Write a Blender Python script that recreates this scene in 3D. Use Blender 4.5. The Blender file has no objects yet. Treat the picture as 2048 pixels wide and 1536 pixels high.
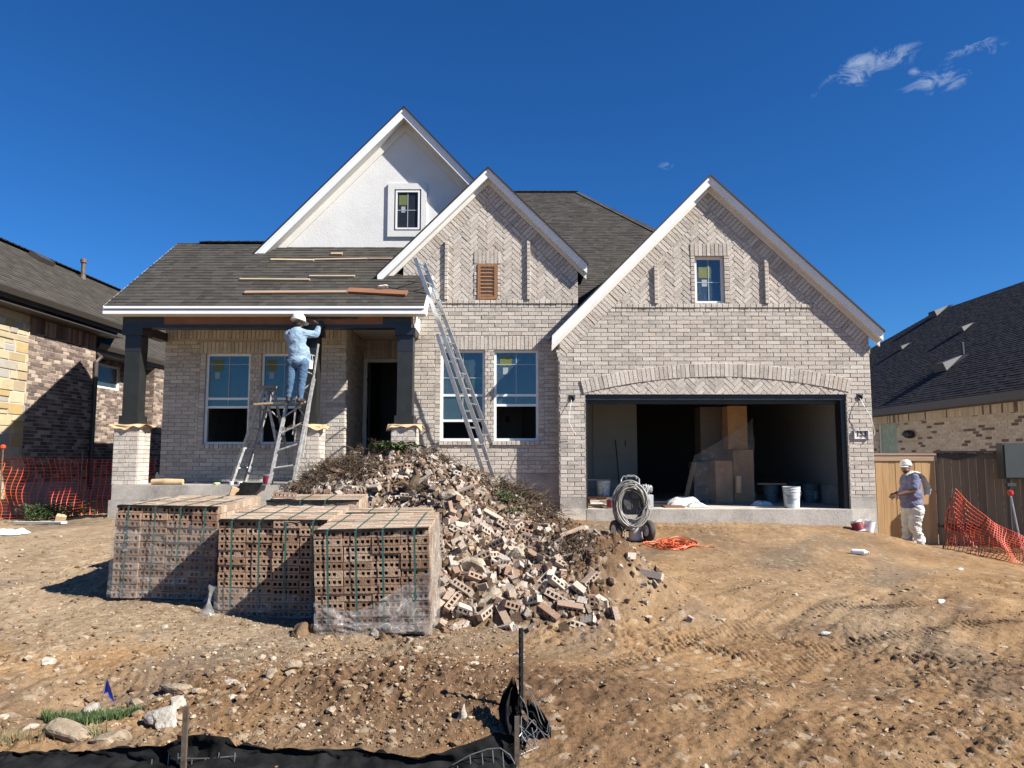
import bpy, bmesh, math, random
import numpy as np
from mathutils import Vector, Matrix, Euler
random.seed(7); RNG = np.random.default_rng(7)
SC = bpy.context.scene
COL = SC.collection
R = math.radians
PI = math.pi
# ---------------------------------------------------------------- camera model (eye height above garage slab)
CZ = 0.924; FPX = 1500.0; TH = R(5.6)
ST, CT = math.sin(TH), math.cos(TH)
def ray(px, py):
    u = (px-1024)/FPX; v = (768-py)/FPX
    return Vector((u, CT - v*ST, ST + v*CT))
def at(px, py, Y):                       # point of the plane y=Y seen at photo pixel
    d = ray(px, py); t = Y/d.y
    return Vector((d.x*t, Y, CZ + d.z*t))
def atx(px, py, X):
    d = ray(px, py); t = X/d.x
    return Vector((X, d.y*t, CZ + d.z*t))
def atz(px, py, Z):
    d = ray(px, py); t = (Z-CZ)/d.z
    return Vector((d.x*t, d.y*t, Z))
# ---------------------------------------------------------------- object helpers
ORG = {}
def props(o, label=None, cat=None, group=None, kind=None):
    if label: o['label'] = label
    if cat: o['category'] = cat
    if group: o['group'] = group
    if kind: o['kind'] = kind
    return o
def thing(name, loc, label, cat, group=None, rz=0.0):
    o = bpy.data.objects.new(name, None); COL.objects.link(o)
    o.empty_display_size = 0.2
    o.location = loc; o.rotation_euler = (0, 0, rz)
    ORG[o.name] = Vector(loc)
    return props(o, label, cat, group)
class MB:
    def __init__(s): s.v = []; s.f = []; s.m = []; s.a = []
    def add(s, vs, fs, mi=0, a=(.5, .5, .5)):
        n = len(s.v); s.v.extend([tuple(p) for p in vs]); s.a.extend([a]*len(vs))
        for f in fs: s.f.append([i+n for i in f]); s.m.append(mi)
    def poly(s, pts, mi=0, a=(.5, .5, .5)): s.add(pts, [range(len(pts))], mi, a)
    def box(s, c, d, rot=None, mi=0, a=(.5, .5, .5), taper=1.0):
        hx, hy, hz = d[0]/2, d[1]/2, d[2]/2
        vs = [Vector((x*hx*(taper if z > 0 else 1), y*hy*(taper if z > 0 else 1), z*hz)) for z in (-1, 1) for y in (-1, 1) for x in (-1, 1)]
        if rot is not None: vs = [rot @ p for p in vs]
        c = Vector(c)
        s.add([p+c for p in vs], [(0, 2, 3, 1), (4, 5, 7, 6), (0, 1, 5, 4), (2, 6, 7, 3), (0, 4, 6, 2), (1, 3, 7, 5)], mi, a)
    def bb(s, x0, x1, y0, y1, z0, z1, mi=0, a=(.5, .5, .5)):
        s.box(((x0+x1)/2, (y0+y1)/2, (z0+z1)/2), (abs(x1-x0), abs(y1-y0), abs(z1-z0)), None, mi, a)
    def bar(s, p, q, w, h, up=(0, 0, 1), mi=0, a=(.5, .5, .5)):   # box beam from p to q
        p = Vector(p); q = Vector(q); d = q-p; L = d.length; z = d/L; up = Vector(up)
        x = up.cross(z)
        if x.length < 1e-4: x = Vector((1, 0, 0)).cross(z)
        x.normalize(); y = z.cross(x)
        M = Matrix((x, y, z)).transposed()
        s.box((p+q)/2, (w, h, L), M, mi, a)
    def tube(s, pts, r, n=8, mi=0, a=(.5, .5, .5), closed=False, caps=True):
        pts = [Vector(p) for p in pts]; N = len(pts)
        rs = r if isinstance(r, (list, tuple)) else [r]*N
        vs = []; fs = []; up = None
        for i in range(N):
            if closed: t = pts[(i+1) % N]-pts[i-1]
            else: t = pts[min(i+1, N-1)]-pts[max(i-1, 0)]
            if t.length < 1e-9: t = Vector((0, 0, 1))
            t.normalize()
            if up is None:
                up = Vector((0, 0, 1)) if abs(t.z) < .9 else Vector((1, 0, 0))
            x = up.cross(t)
            if x.length < 1e-5: x = Vector((0, 1, 0)).cross(t)
            x.normalize(); up = t.cross(x)
            for k in range(n):
                an = 2*PI*k/n
                vs.append(pts[i]+(x*math.cos(an)+up*math.sin(an))*rs[i])
        M = N if closed else N-1
        for i in range(M):
            j = (i+1) % N
            for k in range(n):
                l = (k+1) % n
                fs.append((i*n+k, i*n+l, j*n+l, j*n+k))
        if caps and not closed:
            fs.append(tuple(reversed(range(n)))); fs.append(tuple(range((N-1)*n, N*n)))
        s.add(vs, fs, mi, a)
    def lathe(s, prof, c=(0, 0, 0), n=20, M=None, mi=0, a=(.5, .5, .5), cap0=True, cap1=True):  # prof: (r,z)
        c = Vector(c); vs = []; fs = []
        for (r, z) in prof:
            for k in range(n):
                p = Vector((r*math.cos(2*PI*k/n), r*math.sin(2*PI*k/n), z))
                if M is not None: p = M @ p
                vs.append(p+c)
        for i in range(len(prof)-1):
            for k in range(n):
                l = (k+1) % n
                fs.append((i*n+k, i*n+l, (i+1)*n+l, (i+1)*n+k))
        if cap0: fs.append(tuple(reversed(range(n))))
        if cap1: fs.append(tuple(range((len(prof)-1)*n, len(prof)*n)))
        s.add(vs, fs, mi, a)
    def prism(s, pts2, y0, y1, mi=0, a=(.5, .5, .5)):   # polygon in (x,z) extruded along y
        n = len(pts2)
        vs = [(p[0], y0, p[1]) for p in pts2]+[(p[0], y1, p[1]) for p in pts2]
        fs = [tuple(range(n)), tuple(reversed(range(n, 2*n)))]
        for i in range(n):
            j = (i+1) % n
            fs.append((j, i, i+n, j+n))
        s.add(vs, fs, mi, a)
    def slab(s, pts, d, mi=0, a=(.5, .5, .5)):          # 3-D polygon extruded by vector d
        n = len(pts); d = Vector(d)
        vs = [Vector(p) for p in pts]+[Vector(p)+d for p in pts]
        fs = [tuple(range(n)), tuple(reversed(range(n, 2*n)))]
        for i in range(n):
            j = (i+1) % n
            fs.append((j, i, i+n, j+n))
        s.add(vs, fs, mi, a)
    def rock(s, c, sz, seed=0, mi=0, a=(.5, .5, .5), rough=.25, sub=2, rot=None):
        vs, fs = ico(sub); rr = random.Random(seed)
        ph = [(rr.uniform(-1, 1), rr.uniform(-1, 1), rr.uniform(-1, 1), rr.uniform(0, 6.28), rr.uniform(1.5, 5)) for _ in range(9)]
        pl = [(Vector((rr.gauss(0, 1), rr.gauss(0, 1), rr.gauss(0, 1))).normalized(), rr.uniform(.55, .95)) for _ in range(9)]
        out = []
        for p in vs:
            q = Vector(p)
            for n_, d_ in pl:
                t = q.dot(n_)
                if t > d_: q -= n_*(t-d_)*.9
            k = 1+sum(math.sin((q.x*h[0]+q.y*h[1]+q.z*h[2])*h[4]+h[3]) for h in ph)*rough/9
            q = Vector((q.x*k*sz[0], q.y*k*sz[1], q.z*k*sz[2]))
            if rot is not None: q = rot @ q
            out.append(q+Vector(c))
        s.add(out, fs, mi, a)
    def build(s, name, mats, parent=None, loc=None, smooth=False):
        if parent is not None: o0 = ORG[parent.name]
        elif loc is not None: o0 = Vector(loc)
        else:
            A = np.array(s.v); o0 = Vector(((A[:, 0].min()+A[:, 0].max())/2, (A[:, 1].min()+A[:, 1].max())/2, A[:, 2].min()))
        me = bpy.data.meshes.new(name)
        V = np.array(s.v, dtype=np.float32)-np.array(o0, dtype=np.float32)
        lens = np.array([len(f) for f in s.f], dtype=np.int32)
        me.vertices.add(len(V)); me.vertices.foreach_set('co', V.ravel())
        me.loops.add(int(lens.sum())); me.loops.foreach_set('vertex_index', np.concatenate([np.array(f, dtype=np.int32) for f in s.f]))
        me.polygons.add(len(lens))
        me.polygons.foreach_set('loop_start', np.concatenate(([0], np.cumsum(lens)[:-1])).astype(np.int32))
        me.polygons.foreach_set('loop_total', lens)
        if not isinstance(mats, (list, tuple)): mats = [mats]
        for m in mats: me.materials.append(m)
        if len(mats) > 1: me.polygons.foreach_set('material_index', np.array(s.m, dtype=np.int32))
        at_ = me.attributes.new('rnd', 'FLOAT_COLOR', 'POINT')
        A = np.ones((len(V), 4), dtype=np.float32); A[:, :3] = np.array(s.a, dtype=np.float32)
        at_.data.foreach_set('color', A.ravel())
        me.polygons.foreach_set('use_smooth', np.full(len(lens), bool(smooth)))
        me.update(calc_edges=True); me.validate()
        o = bpy.data.objects.new(name, me); COL.objects.link(o)
        if parent is not None: o.parent = parent
        else: o.location = o0
        ORG[o.name] = Vector(o0)
        return o
_ico = {}
def ico(sub):
    if sub not in _ico:
        b = bmesh.new(); bmesh.ops.create_icosphere(b, subdivisions=sub, radius=1.0)
        b.verts.index_update()
        _ico[sub] = ([v.co.copy() for v in b.verts], [tuple(v.index for v in f.verts) for f in b.faces]); b.free()
    return _ico[sub]
def dup(root, loc=None, rot=None, label=None, group=None):
    r = root.copy(); COL.objects.link(r)
    if loc is not None: r.location = loc
    if rot is not None: r.rotation_euler = rot
    if label: r['label'] = label
    if group: r['group'] = group
    for ch in list(root.children):
        c = ch.copy(); COL.objects.link(c); c.parent = r
        for g in list(ch.children):
            d = g.copy(); COL.objects.link(d); d.parent = c
    return r
def dup_part(o, parent, loc, rot=None):
    c = o.copy(); COL.objects.link(c); c.parent = parent; c.location = loc
    if rot is not None: c.rotation_euler = rot
    return c
# ---------------------------------------------------------------- 2-D clipping
def clip(poly, conv):
    """clip polygon by convex ccw polygon"""
    out = poly
    n = len(conv)
    for i in range(n):
        ax, ay = conv[i]; bx, by = conv[(i+1) % n]
        ex, ey = bx-ax, by-ay
        inp = out; out = []
        m = len(inp)
        if m < 3: return []
        for j in range(m):
            p = inp[j]; q = inp[(j+1) % m]
            dp = ex*(p[1]-ay)-ey*(p[0]-ax); dq = ex*(q[1]-ay)-ey*(q[0]-ax)
            if dp >= 0: out.append(p)
            if (dp > 0 and dq < 0) or (dp < 0 and dq > 0):
                t = dp/(dp-dq); out.append((p[0]+(q[0]-p[0])*t, p[1]+(q[1]-p[1])*t))
    return out if len(out) >= 3 else []
def area(p): return .5*sum(p[i][0]*p[(i+1) % len(p)][1]-p[(i+1) % len(p)][0]*p[i][1] for i in range(len(p)))
def ccw(p): return p if area(p) > 0 else p[::-1]
BIG = 60.0
def cut_hole(regions, x0, x1, z0, z1):
    out = []
    for r in regions:
        for c in ([(-BIG, -BIG), (x0, -BIG), (x0, BIG), (-BIG, BIG)], [(x1, -BIG), (BIG, -BIG), (BIG, BIG), (x1, BIG)],
                  [(x0, -BIG), (x1, -BIG), (x1, z0), (x0, z0)], [(x0, z1), (x1, z1), (x1, BIG), (x0, BIG)]):
            q = clip(r, c)
            if q and area(q) > 1e-5: out.append(q)
    return out
def half(regions, p, q):                       # keep left of p->q
    d = (q[0]-p[0], q[1]-p[1]); L = math.hypot(*d); d = (d[0]/L, d[1]/L); n = (-d[1], d[0])
    c = [(p[0]-d[0]*BIG, p[1]-d[1]*BIG), (p[0]+d[0]*BIG, p[1]+d[1]*BIG), (p[0]+d[0]*BIG+n[0]*BIG*2, p[1]+d[1]*BIG+n[1]*BIG*2), (p[0]-d[0]*BIG+n[0]*BIG*2, p[1]-d[1]*BIG+n[1]*BIG*2)]
    return [k for k in (clip(r, c) for r in regions) if k and area(k) > 1e-5]
# ---------------------------------------------------------------- bonds: lists of (quad, key)
def bond_running(b, L=.254, H=.0762, j=.0095, x0=0., z0=0., off=.5, vary=0, seed=0):
    X0, X1, Z0, Z1 = b; out = []
    rr = random.Random(seed)
    for r in range(int(math.floor((Z0-z0)/H))-1, int(math.ceil((Z1-z0)/H))+1):
        s = x0+(r % 2)*L*off
        if vary: s += rr.uniform(-vary, vary)
        for c in range(int(math.floor((X0-s)/L))-1, int(math.ceil((X1-s)/L))+1):
            a = s+c*L; z = z0+r*H
            out.append([(a+j/2, z+j/2), (a+L-j/2, z+j/2), (a+L-j/2, z+H-j/2), (a+j/2, z+H-j/2)])
    return out
def rotq(quads, ang, o):
    c, s = math.cos(ang), math.sin(ang)
    return [[(o[0]+c*x-s*z, o[1]+s*x+c*z) for x, z in q] for q in quads]
def bond_herring(b, o, W=.0762, n=3, j=.0095):
    X0, X1, Z0, Z1 = b
    rad = max(abs(X0-o[0]), abs(X1-o[0]))+max(abs(Z0-o[1]), abs(Z1-o[1])); N = int(rad/W)+2*n
    out = []
    for y in range(-N, N):
        for x in range(-N, N):
            m = (x-y) % (2*n)
            if m == 0: out.append([(x*W+j/2, y*W+j/2), ((x+n)*W-j/2, y*W+j/2), ((x+n)*W-j/2, (y+1)*W-j/2), (x*W+j/2, (y+1)*W-j/2)])
            elif m == n: out.append([(x*W+j/2, (y-n+1)*W+j/2), ((x+1)*W-j/2, (y-n+1)*W+j/2), ((x+1)*W-j/2, (y+1)*W-j/2), (x*W+j/2, (y+1)*W-j/2)])
    return rotq(out, R(45), o)
def bond_ashlar(b, seed=3):
    X0, X1, Z0, Z1 = b; rr = random.Random(seed); out = []; z = Z0
    while z < Z1:
        h = rr.choice((.13, .18, .23, .28)); x = X0-rr.uniform(0, .3)
        while x < X1:
            w = rr.uniform(.22, .55) if h < .2 else rr.uniform(.3, .5)
            if h > .18 and rr.random() < .3:
                k = rr.uniform(.4, .6)*h
                out.append([(x+.01, z+.01), (x+w-.01, z+.01), (x+w-.01, z+k-.01), (x+.01, z+k-.01)])
                out.append([(x+.01, z+k+.01), (x+w-.01, z+k+.01), (x+w-.01, z+h-.01), (x+.01, z+h-.01)])
            else: out.append([(x+.01, z+.01), (x+w-.01, z+.01), (x+w-.01, z+h-.01), (x+.01, z+h-.01)])
            x += w
        z += h
    return out
def bounds(regs):
    xs = [p[0] for r in regs for p in r]; zs = [p[1] for r in regs for p in r]
    return min(xs), max(xs), min(zs), max(zs)
def lay(mb, quads, regs, W, t=.011, back=.004, mi=0, seed=0, jit=.004, holes=(), bev=.004):
    """clip every brick of a bond to the regions and set it as a thin relief block; W(u,v,d) -> world"""
    rr = random.Random(seed)
    regs = [ccw(r) for r in regs]
    bbs = [bounds([r]) for r in regs]
    for q in quads:
        a = (rr.random(), rr.random(), rr.random()); d = t+rr.uniform(-jit, jit)
        tl = [rr.uniform(-.0025, .0025) for _ in range(2)]
        x0 = min(p[0] for p in q); x1 = max(p[0] for p in q); z0 = min(p[1] for p in q); z1 = max(p[1] for p in q)
        for r, bb in zip(regs, bbs):
            if x1 < bb[0] or x0 > bb[1] or z1 < bb[2] or z0 > bb[3]: continue
            c0 = clip(q, r)
            if not c0 or area(c0) < 6e-5: continue
            pcs = [c0]
            for h in holes:
                if x1 > h[0] and x0 < h[1] and z1 > h[2] and z0 < h[3]: pcs = cut_hole(pcs, *h)
            for c in pcs:
              if area(c) < 6e-5: continue
              _blk(mb, c, d, tl, W, back, mi, a, bev)
def _blk(mb, c, d, tl, W, back, mi, a, bev):
            n = len(c)
            cx = sum(p[0] for p in c)/n; cz = sum(p[1] for p in c)/n
            def dd(p): return d+(p[0]-cx)*tl[0]*6+(p[1]-cz)*tl[1]*12
            inn = []
            for p in c:
                vx, vz = cx-p[0], cz-p[1]; L = math.hypot(vx, vz) or 1
                k = min(bev*1.4/L, .4); inn.append((p[0]+vx*k, p[1]+vz*k))
            vs = [W(p[0], p[1], dd(p)) for p in inn]+[W(p[0], p[1], dd(p)-bev) for p in c]+[W(p[0], p[1], -back) for p in c]
            fs = [tuple(range(n))]+[(i, (i+1) % n, n+(i+1) % n, n+i)[::-1] for i in range(n)]+[(n+i, n+(i+1) % n, 2*n+(i+1) % n, 2*n+i)[::-1] for i in range(n)]
            mb.add(vs, fs, mi, a)
def shingles(mb, pts, mi=0, seed=0, exp=.142, eave=None, wmin=.09, wmax=.22, lift=.011):
    """pts: planar 3-D convex polygon; first edge = eave, left to right as seen from outside"""
    pts = [Vector(p) for p in pts]
    U = (pts[1]-pts[0]).normalized(); N = None
    for k in range(2, len(pts)):
        N = U.cross(pts[k]-pts[0])
        if N.length > 1e-5: break
    N.normalize(); V = N.cross(U)
    loc = ccw([((p-pts[0]).dot(U), (p-pts[0]).dot(V)) for p in pts])
    X0, X1, Z0, Z1 = bounds([loc]); rr = random.Random(seed)
    Wf = lambda u, v, d: pts[0]+U*u+V*v+N*d
    mb.poly([Wf(p[0], p[1], -.004) for p in loc], mi, (.4, .5, .5))
    r = 0; z = Z0-.02
    while z < Z1:
        x = X0-rr.uniform(0, .3)
        while x < X1:
            w = rr.uniform(wmin, wmax); a = (rr.random(), rr.random(), rr.random())
            lf = lift*(1.0 if rr.random() < .55 else .55)
            c = clip([(x, z), (x+w, z), (x+w, z+exp+.01), (x, z+exp+.01)], loc)
            x += w
            if not c: continue
            n = len(c); h = [lf*(1-(p[1]-z)/(exp+.01))+.0015 for p in c]
            vs = [Wf(p[0], p[1], k) for p, k in zip(c, h)]+[Wf(p[0], p[1], -.003) for p in c]
            fs = [tuple(range(n))]+[(i, (i+1) % n, n+(i+1) % n, n+i)[::-1] for i in range(n)]
            mb.add(vs, fs, mi, a)
        z += exp; r += 1
# ---------------------------------------------------------------- materials
MATS = {}
def newmat(name):
    m = bpy.data.materials.new(name); m.use_nodes = True
    nt = m.node_tree; MATS[name] = m
    return m, nt, nt.nodes['Principled BSDF'], nt.nodes['Material Output']
def N_(nt, t, **kw):
    n = nt.nodes.new(t)
    for k, v in kw.items():
        if k in n.inputs: n.inputs[k].default_value = v
        else: setattr(n, k, v)
    return n
def ramp(nt, src, stops, interp='LINEAR'):
    r = nt.nodes.new('ShaderNodeValToRGB'); r.color_ramp.interpolation = interp
    el = r.color_ramp.elements
    while len(el) < len(stops): el.new(.5)
    for e, (p, c) in zip(el, stops):
        e.position = p; e.color = (c[0], c[1], c[2], 1) if not isinstance(c, (int, float)) else (c, c, c, 1)
    nt.links.new(src, r.inputs[0]); return r.outputs[0]
def noise(nt, sc, det=4, rough=.55, vec=None, dist=0):
    n = N_(nt, 'ShaderNodeTexNoise'); n.inputs['Scale'].default_value = sc; n.inputs['Detail'].default_value = det
    n.inputs['Roughness'].default_value = rough; n.inputs['Distortion'].default_value = dist
    if vec is not None: nt.links.new(vec, n.inputs['Vector'])
    return n.outputs[0]
def mixc(nt, f, a, b, mode='MIX'):
    m = nt.nodes.new('ShaderNodeMix'); m.data_type = 'RGBA'; m.blend_type = mode
    for sock, val in ((m.inputs[0], f), (m.inputs[6], a), (m.inputs[7], b)):
        if hasattr(val, 'links'): nt.links.new(val, sock)
        elif isinstance(val, (int, float)): sock.default_value = val
        else: sock.default_value = (*val, 1)
    return m.outputs[2]
def math_(nt, op, a, b=None, cl=False):
    m = nt.nodes.new('ShaderNodeMath'); m.operation = op; m.use_clamp = cl
    for s, v in ((m.inputs[0], a), (m.inputs[1], b)):
        if v is None: continue
        if hasattr(v, 'links'): nt.links.new(v, s)
        else: s.default_value = v
    return m.outputs[0]
def coord(nt, kind='Object'):
    return nt.nodes.new('ShaderNodeTexCoord').outputs[kind]
def mapping(nt, vec, sc=(1, 1, 1), rot=(0, 0, 0)):
    m = nt.nodes.new('ShaderNodeMapping'); nt.links.new(vec, m.inputs[0])
    m.inputs['Scale'].default_value = sc; m.inputs['Rotation'].default_value = rot
    return m.outputs[0]
def rnd(nt):
    a = N_(nt, 'ShaderNodeAttribute'); a.attribute_name = 'rnd'
    s = nt.nodes.new('ShaderNodeSeparateColor'); nt.links.new(a.outputs['Color'], s.inputs[0])
    return s.outputs
def bump(nt, p, h, st=.3, dist=.01):
    b = N_(nt, 'ShaderNodeBump'); b.inputs['Strength'].default_value = st; b.inputs['Distance'].default_value = dist
    nt.links.new(h, b.inputs['Height']); nt.links.new(b.outputs[0], p.inputs['Normal'])
def simple(name, col, rough=.7, metal=0, var=.15, sc=8, bm=0, bsc=60, dist=.004, spec=None, tint=None, vec='Object'):
    m, nt, p, o = newmat(name)
    c = coord(nt, vec)
    if var:
        f = noise(nt, sc, 5, .6, c)
        lo = tuple(k*(1-var*1.6) for k in (tint or col)); hi = tuple(min(1, k*(1+var*1.2)) for k in col)
        nt.links.new(ramp(nt, f, [(.3, lo), (.7, hi)]), p.inputs['Base Color'])
    else: p.inputs['Base Color'].default_value = (*col, 1)
    p.inputs['Roughness'].default_value = rough; p.inputs['Metallic'].default_value = metal
    if spec is not None: p.inputs['Specular IOR Level'].default_value = spec
    if bm: bump(nt, p, noise(nt, bsc, 5, .6, c), bm, dist)
    return m
def brickmat(name, stops, smudge, sm_amt=.55, obj=False, sc=14):
    """stops: ramp over the random tone of a brick"""
    m, nt, p, o = newmat(name); c = coord(nt)
    if obj:
        oi = nt.nodes.new('ShaderNodeObjectInfo').outputs['Random']; tone = oi
    else:
        s = rnd(nt); tone = s[0]
    base = ramp(nt, tone, stops)
    big = noise(nt, sc*.32, 3, .6, mapping(nt, c, (1, 1, 2.2)))
    n1 = noise(nt, sc, 5, .65, mapping(nt, c, (1, 1, 2.0)))
    mx = math_(nt, 'ADD', math_(nt, 'MULTIPLY', n1, .55), math_(nt, 'MULTIPLY', big, .55))
    if not obj: mx = math_(nt, 'ADD', mx, math_(nt, 'MULTIPLY', math_(nt, 'SUBTRACT', s[1], .5), .28))
    f = ramp(nt, mx, [(.52, 0.0), (.74, 1.0)])
    col = mixc(nt, math_(nt, 'MULTIPLY', f, sm_amt), base, smudge)
    fine = noise(nt, 95, 4, .7, c)
    col = mixc(nt, .30, col, ramp(nt, fine, [(.3, .25), (.7, .95)]), 'OVERLAY')
    nt.links.new(col, p.inputs['Base Color']); p.inputs['Roughness'].default_value = .92
    p.inputs['Specular IOR Level'].default_value = .2
    h = math_(nt, 'ADD', noise(nt, 42, 5, .65, mapping(nt, c, (1, 1, 1.6))), math_(nt, 'MULTIPLY', fine, .35))
    bump(nt, p, h, .8, .012)
    return m
M_brick = brickmat('whitewashed_brick', [(0, (.455, .392, .328)), (.3, (.535, .474, .405)), (.6, (.50, .448, .387)), (.85, (.57, .516, .447)), (1, (.41, .362, .31))], (.22, .205, .185), .52)
M_mortar = simple('mortar', (.40, .355, .295), .95, var=.15, sc=12, bm=.3, bsc=120)
M_lbrick = brickmat('brown_brick', [(0, (.10, .075, .064)), (.35, (.155, .115, .096)), (.6, (.22, .165, .135)), (.72, (.28, .205, .16)), (.85, (.36, .29, .225)), (1, (.44, .36, .28))], (.12, .09, .075), .35)
M_lmortar = simple('pale_mortar', (.52, .46, .39), .95, var=.1, sc=12, bm=.2, bsc=120)
M_stone = brickmat('cream_limestone', [(0, (0.400, 0.336, 0.216)), (.35, (0.496, 0.424, 0.288)), (.6, (0.464, 0.376, 0.216)), (.72, (0.416, 0.288, 0.112)), (.86, (0.304, 0.288, 0.264)), (1, (0.528, 0.464, 0.336))], (0.288, 0.232, 0.152), .5, sc=9)
M_rbrick = brickmat('cream_brick', [(0, (.50, .43, .33)), (.5, (.58, .50, .39)), (.86, (.63, .55, .44)), (.875, (.14, .095, .08)), (1, (.19, .13, .11))], (.34, .27, .22), .35)
def shinglemat(name, lo, hi):
    m, nt, p, o = newmat(name); c = coord(nt); s = rnd(nt)
    n = noise(nt, 160, 3, .7, c); n2 = noise(nt, 1.3, 4, .6, c)
    t = math_(nt, 'ADD', math_(nt, 'MULTIPLY', s[0], .45), math_(nt, 'MULTIPLY', n2, .5))
    col = ramp(nt, t, [(.1, lo), (.9, hi)])
    col = mixc(nt, .5, col, ramp(nt, n, [(.3, .15), (.7, .9)]), 'OVERLAY')
    nt.links.new(col, p.inputs['Base Color']); p.inputs['Roughness'].default_value = .95
    p.inputs['Specular IOR Level'].default_value = .15
    bump(nt, p, n, .6, .003)
    return m
M_shingle = shinglemat('weathered_grey_shingle', (0.036, 0.032, 0.028), (0.079, 0.072, 0.062))
M_shingle_l = shinglemat('brown_grey_shingle', (0.041, 0.035, 0.029), (0.089, 0.079, 0.067))
M_shingle_r = shinglemat('charcoal_shingle', (0.018, 0.018, 0.020), (0.050, 0.048, 0.050))
M_drip = simple('black_drip_edge_and_gap_dark', (.015, .014, .016), .6, var=0)  # also the black put behind the gaps of the brick cubes
M_white = simple('white_paint', (.78, .79, .78), .45, var=.03, sc=3, bm=.05, bsc=40)
M_white2 = simple('white_soffit_paint', (.66, .65, .61), .6, var=.03, sc=3)
M_vinyl = simple('white_vinyl', (.78, .78, .76), .35, var=0)
M_frieze = simple('gable_frieze_paint', (.68, .66, .61), .6, var=.04, sc=3)
def stucco():
    m, nt, p, o = newmat('white_stucco'); c = coord(nt)
    n1 = noise(nt, 1.6, 5, .65, c); n2 = noise(nt, 26, 5, .7, c)
    nt.links.new(ramp(nt, n1, [(.3, (.62, .61, .585)), (.7, (.70, .695, .67))]), p.inputs['Base Color'])
    p.inputs['Roughness'].default_value = .9; bump(nt, p, n2, .35, .012); return m
M_stucco = stucco()
def woodmat(name, lo, hi, rough=.75, sc=(1, 1, 1), gs=9, ax='X'):
    m, nt, p, o = newmat(name); c = coord(nt)
    st = {'X': (.5, 9, 9), 'Y': (9, .5, 9), 'Z': (9, 9, .5)}[ax]
    n = noise(nt, gs*.4, 5, .65, mapping(nt, c, st), .6); s = rnd(nt)
    t = math_(nt, 'ADD', math_(nt, 'MULTIPLY', n, .75), math_(nt, 'MULTIPLY', s[0], .3))
    nt.links.new(ramp(nt, t, [(.28, lo), (.8, hi)]), p.inputs['Base Color'])
    p.inputs['Roughness'].default_value = rough; bump(nt, p, n, .3, .004); return m
M_pine = woodmat('pale_pine', (.36, .24, .13), (.62, .47, .30))
M_oldwood = woodmat('weathered_board', (.20, .13, .085), (.40, .28, .19))
M_redwood = woodmat('reddish_board', (.16, .065, .03), (.32, .15, .08))
M_cedar = woodmat('cedar_picket', (.24, .135, .055), (.46, .29, .13), ax='Z', gs=7)
M_fence_d = woodmat('weathered_picket', (.10, .078, .055), (.20, .16, .115), ax='Z', gs=7)
M_primed = simple('brown_primed_beam', (.21, .085, .038), .6, var=.12, sc=4)
M_blackp = simple('dark_bronze_paint', (.017, .0185, .0165), .5, var=.2, sc=6, bm=.1, bsc=60)
M_wetblack = simple('fresh_black_paint_and_room_dark', (.018, .019, .022), .35, var=.1, sc=5)  # also the room darkness put behind two window panes
M_kraft = simple('kraft_paper', (.52, .36, .20), .75, var=.15, sc=9, bm=.4, bsc=18, dist=.01)
M_card = simple('cardboard', (.46, .25, .11), .8, var=.1, sc=4)
def concrete(name, col):
    m, nt, p, o = newmat(name); c = coord(nt)
    n = noise(nt, 2.2, 7, .65, c); n2 = noise(nt, 38, 5, .7, c)
    cc = ramp(nt, n, [(.28, tuple(k*.55 for k in col)), (.5, col), (.72, tuple(min(1, k*1.25) for k in col))])
    cc = mixc(nt, .35, cc, ramp(nt, n2, [(.3, .2), (.7, .9)]), 'OVERLAY')
    nt.links.new(cc, p.inputs['Base Color']); p.inputs['Roughness'].default_value = .9; bump(nt, p, n2, .5, .012); return m
M_conc = concrete('concrete', (.36, .33, .29))
M_slab = concrete('dusty_slab', (.50, .45, .38))
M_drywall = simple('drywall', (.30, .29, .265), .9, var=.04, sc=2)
M_ceil = simple('porch_ceiling_paint', (.56, .53, .46), .8, var=.04, sc=2)
M_cave = simple('shade_toned_back_wall', (.07, .07, .068), .9, var=.05, sc=1)  # albedo lowered so the colour itself carries the deep garage shade
M_int = simple('dim_interior_wall', (.24, .24, .23), .9, var=.05, sc=1)
def glassmat():
    m, nt, p, o = newmat('window_glass'); c = coord(nt)
    g = N_(nt, 'ShaderNodeBsdfGlossy'); g.inputs['Roughness'].default_value = .03; g.inputs['Color'].default_value = (.50, .58, .60, 1)
    d = N_(nt, 'ShaderNodeBsdfTransparent'); d.inputs['Color'].default_value = (.55, .6, .62, 1)
    mx = N_(nt, 'ShaderNodeMixShader'); fr = N_(nt, 'ShaderNodeFresnel'); fr.inputs['IOR'].default_value = 1.9
    # crinkled protective film: streaks
    b = N_(nt, 'ShaderNodeBump'); b.inputs['Strength'].default_value = .25; b.inputs['Distance'].default_value = .01
    nt.links.new(noise(nt, 7, 4, .6, mapping(nt, c, (3, 3, .7)), 1.2), b.inputs['Height'])
    nt.links.new(b.outputs[0], g.inputs['Normal'])
    f = math_(nt, 'ADD', fr.outputs[0], .10, True)
    nt.links.new(f, mx.inputs[0]); nt.links.new(d.outputs[0], mx.inputs[1]); nt.links.new(g.outputs[0], mx.inputs[2])
    wr = noise(nt, 5, 6, .75, mapping(nt, c, (5, 5, 1.0)), 2.5)
    ff = ramp(nt, wr, [(.30, .10), (.55, .16), (.66, .42)])
    df = N_(nt, 'ShaderNodeBsdfDiffuse'); df.inputs['Color'].default_value = (.20, .28, .31, 1)
    m2 = N_(nt, 'ShaderNodeMixShader'); nt.links.new(ff, m2.inputs[0]); nt.links.new(mx.outputs[0], m2.inputs[1]); nt.links.new(df.outputs[0], m2.inputs[2])
    nt.links.new(m2.outputs[0], o.inputs[0]); return m
M_glass = glassmat()
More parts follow.
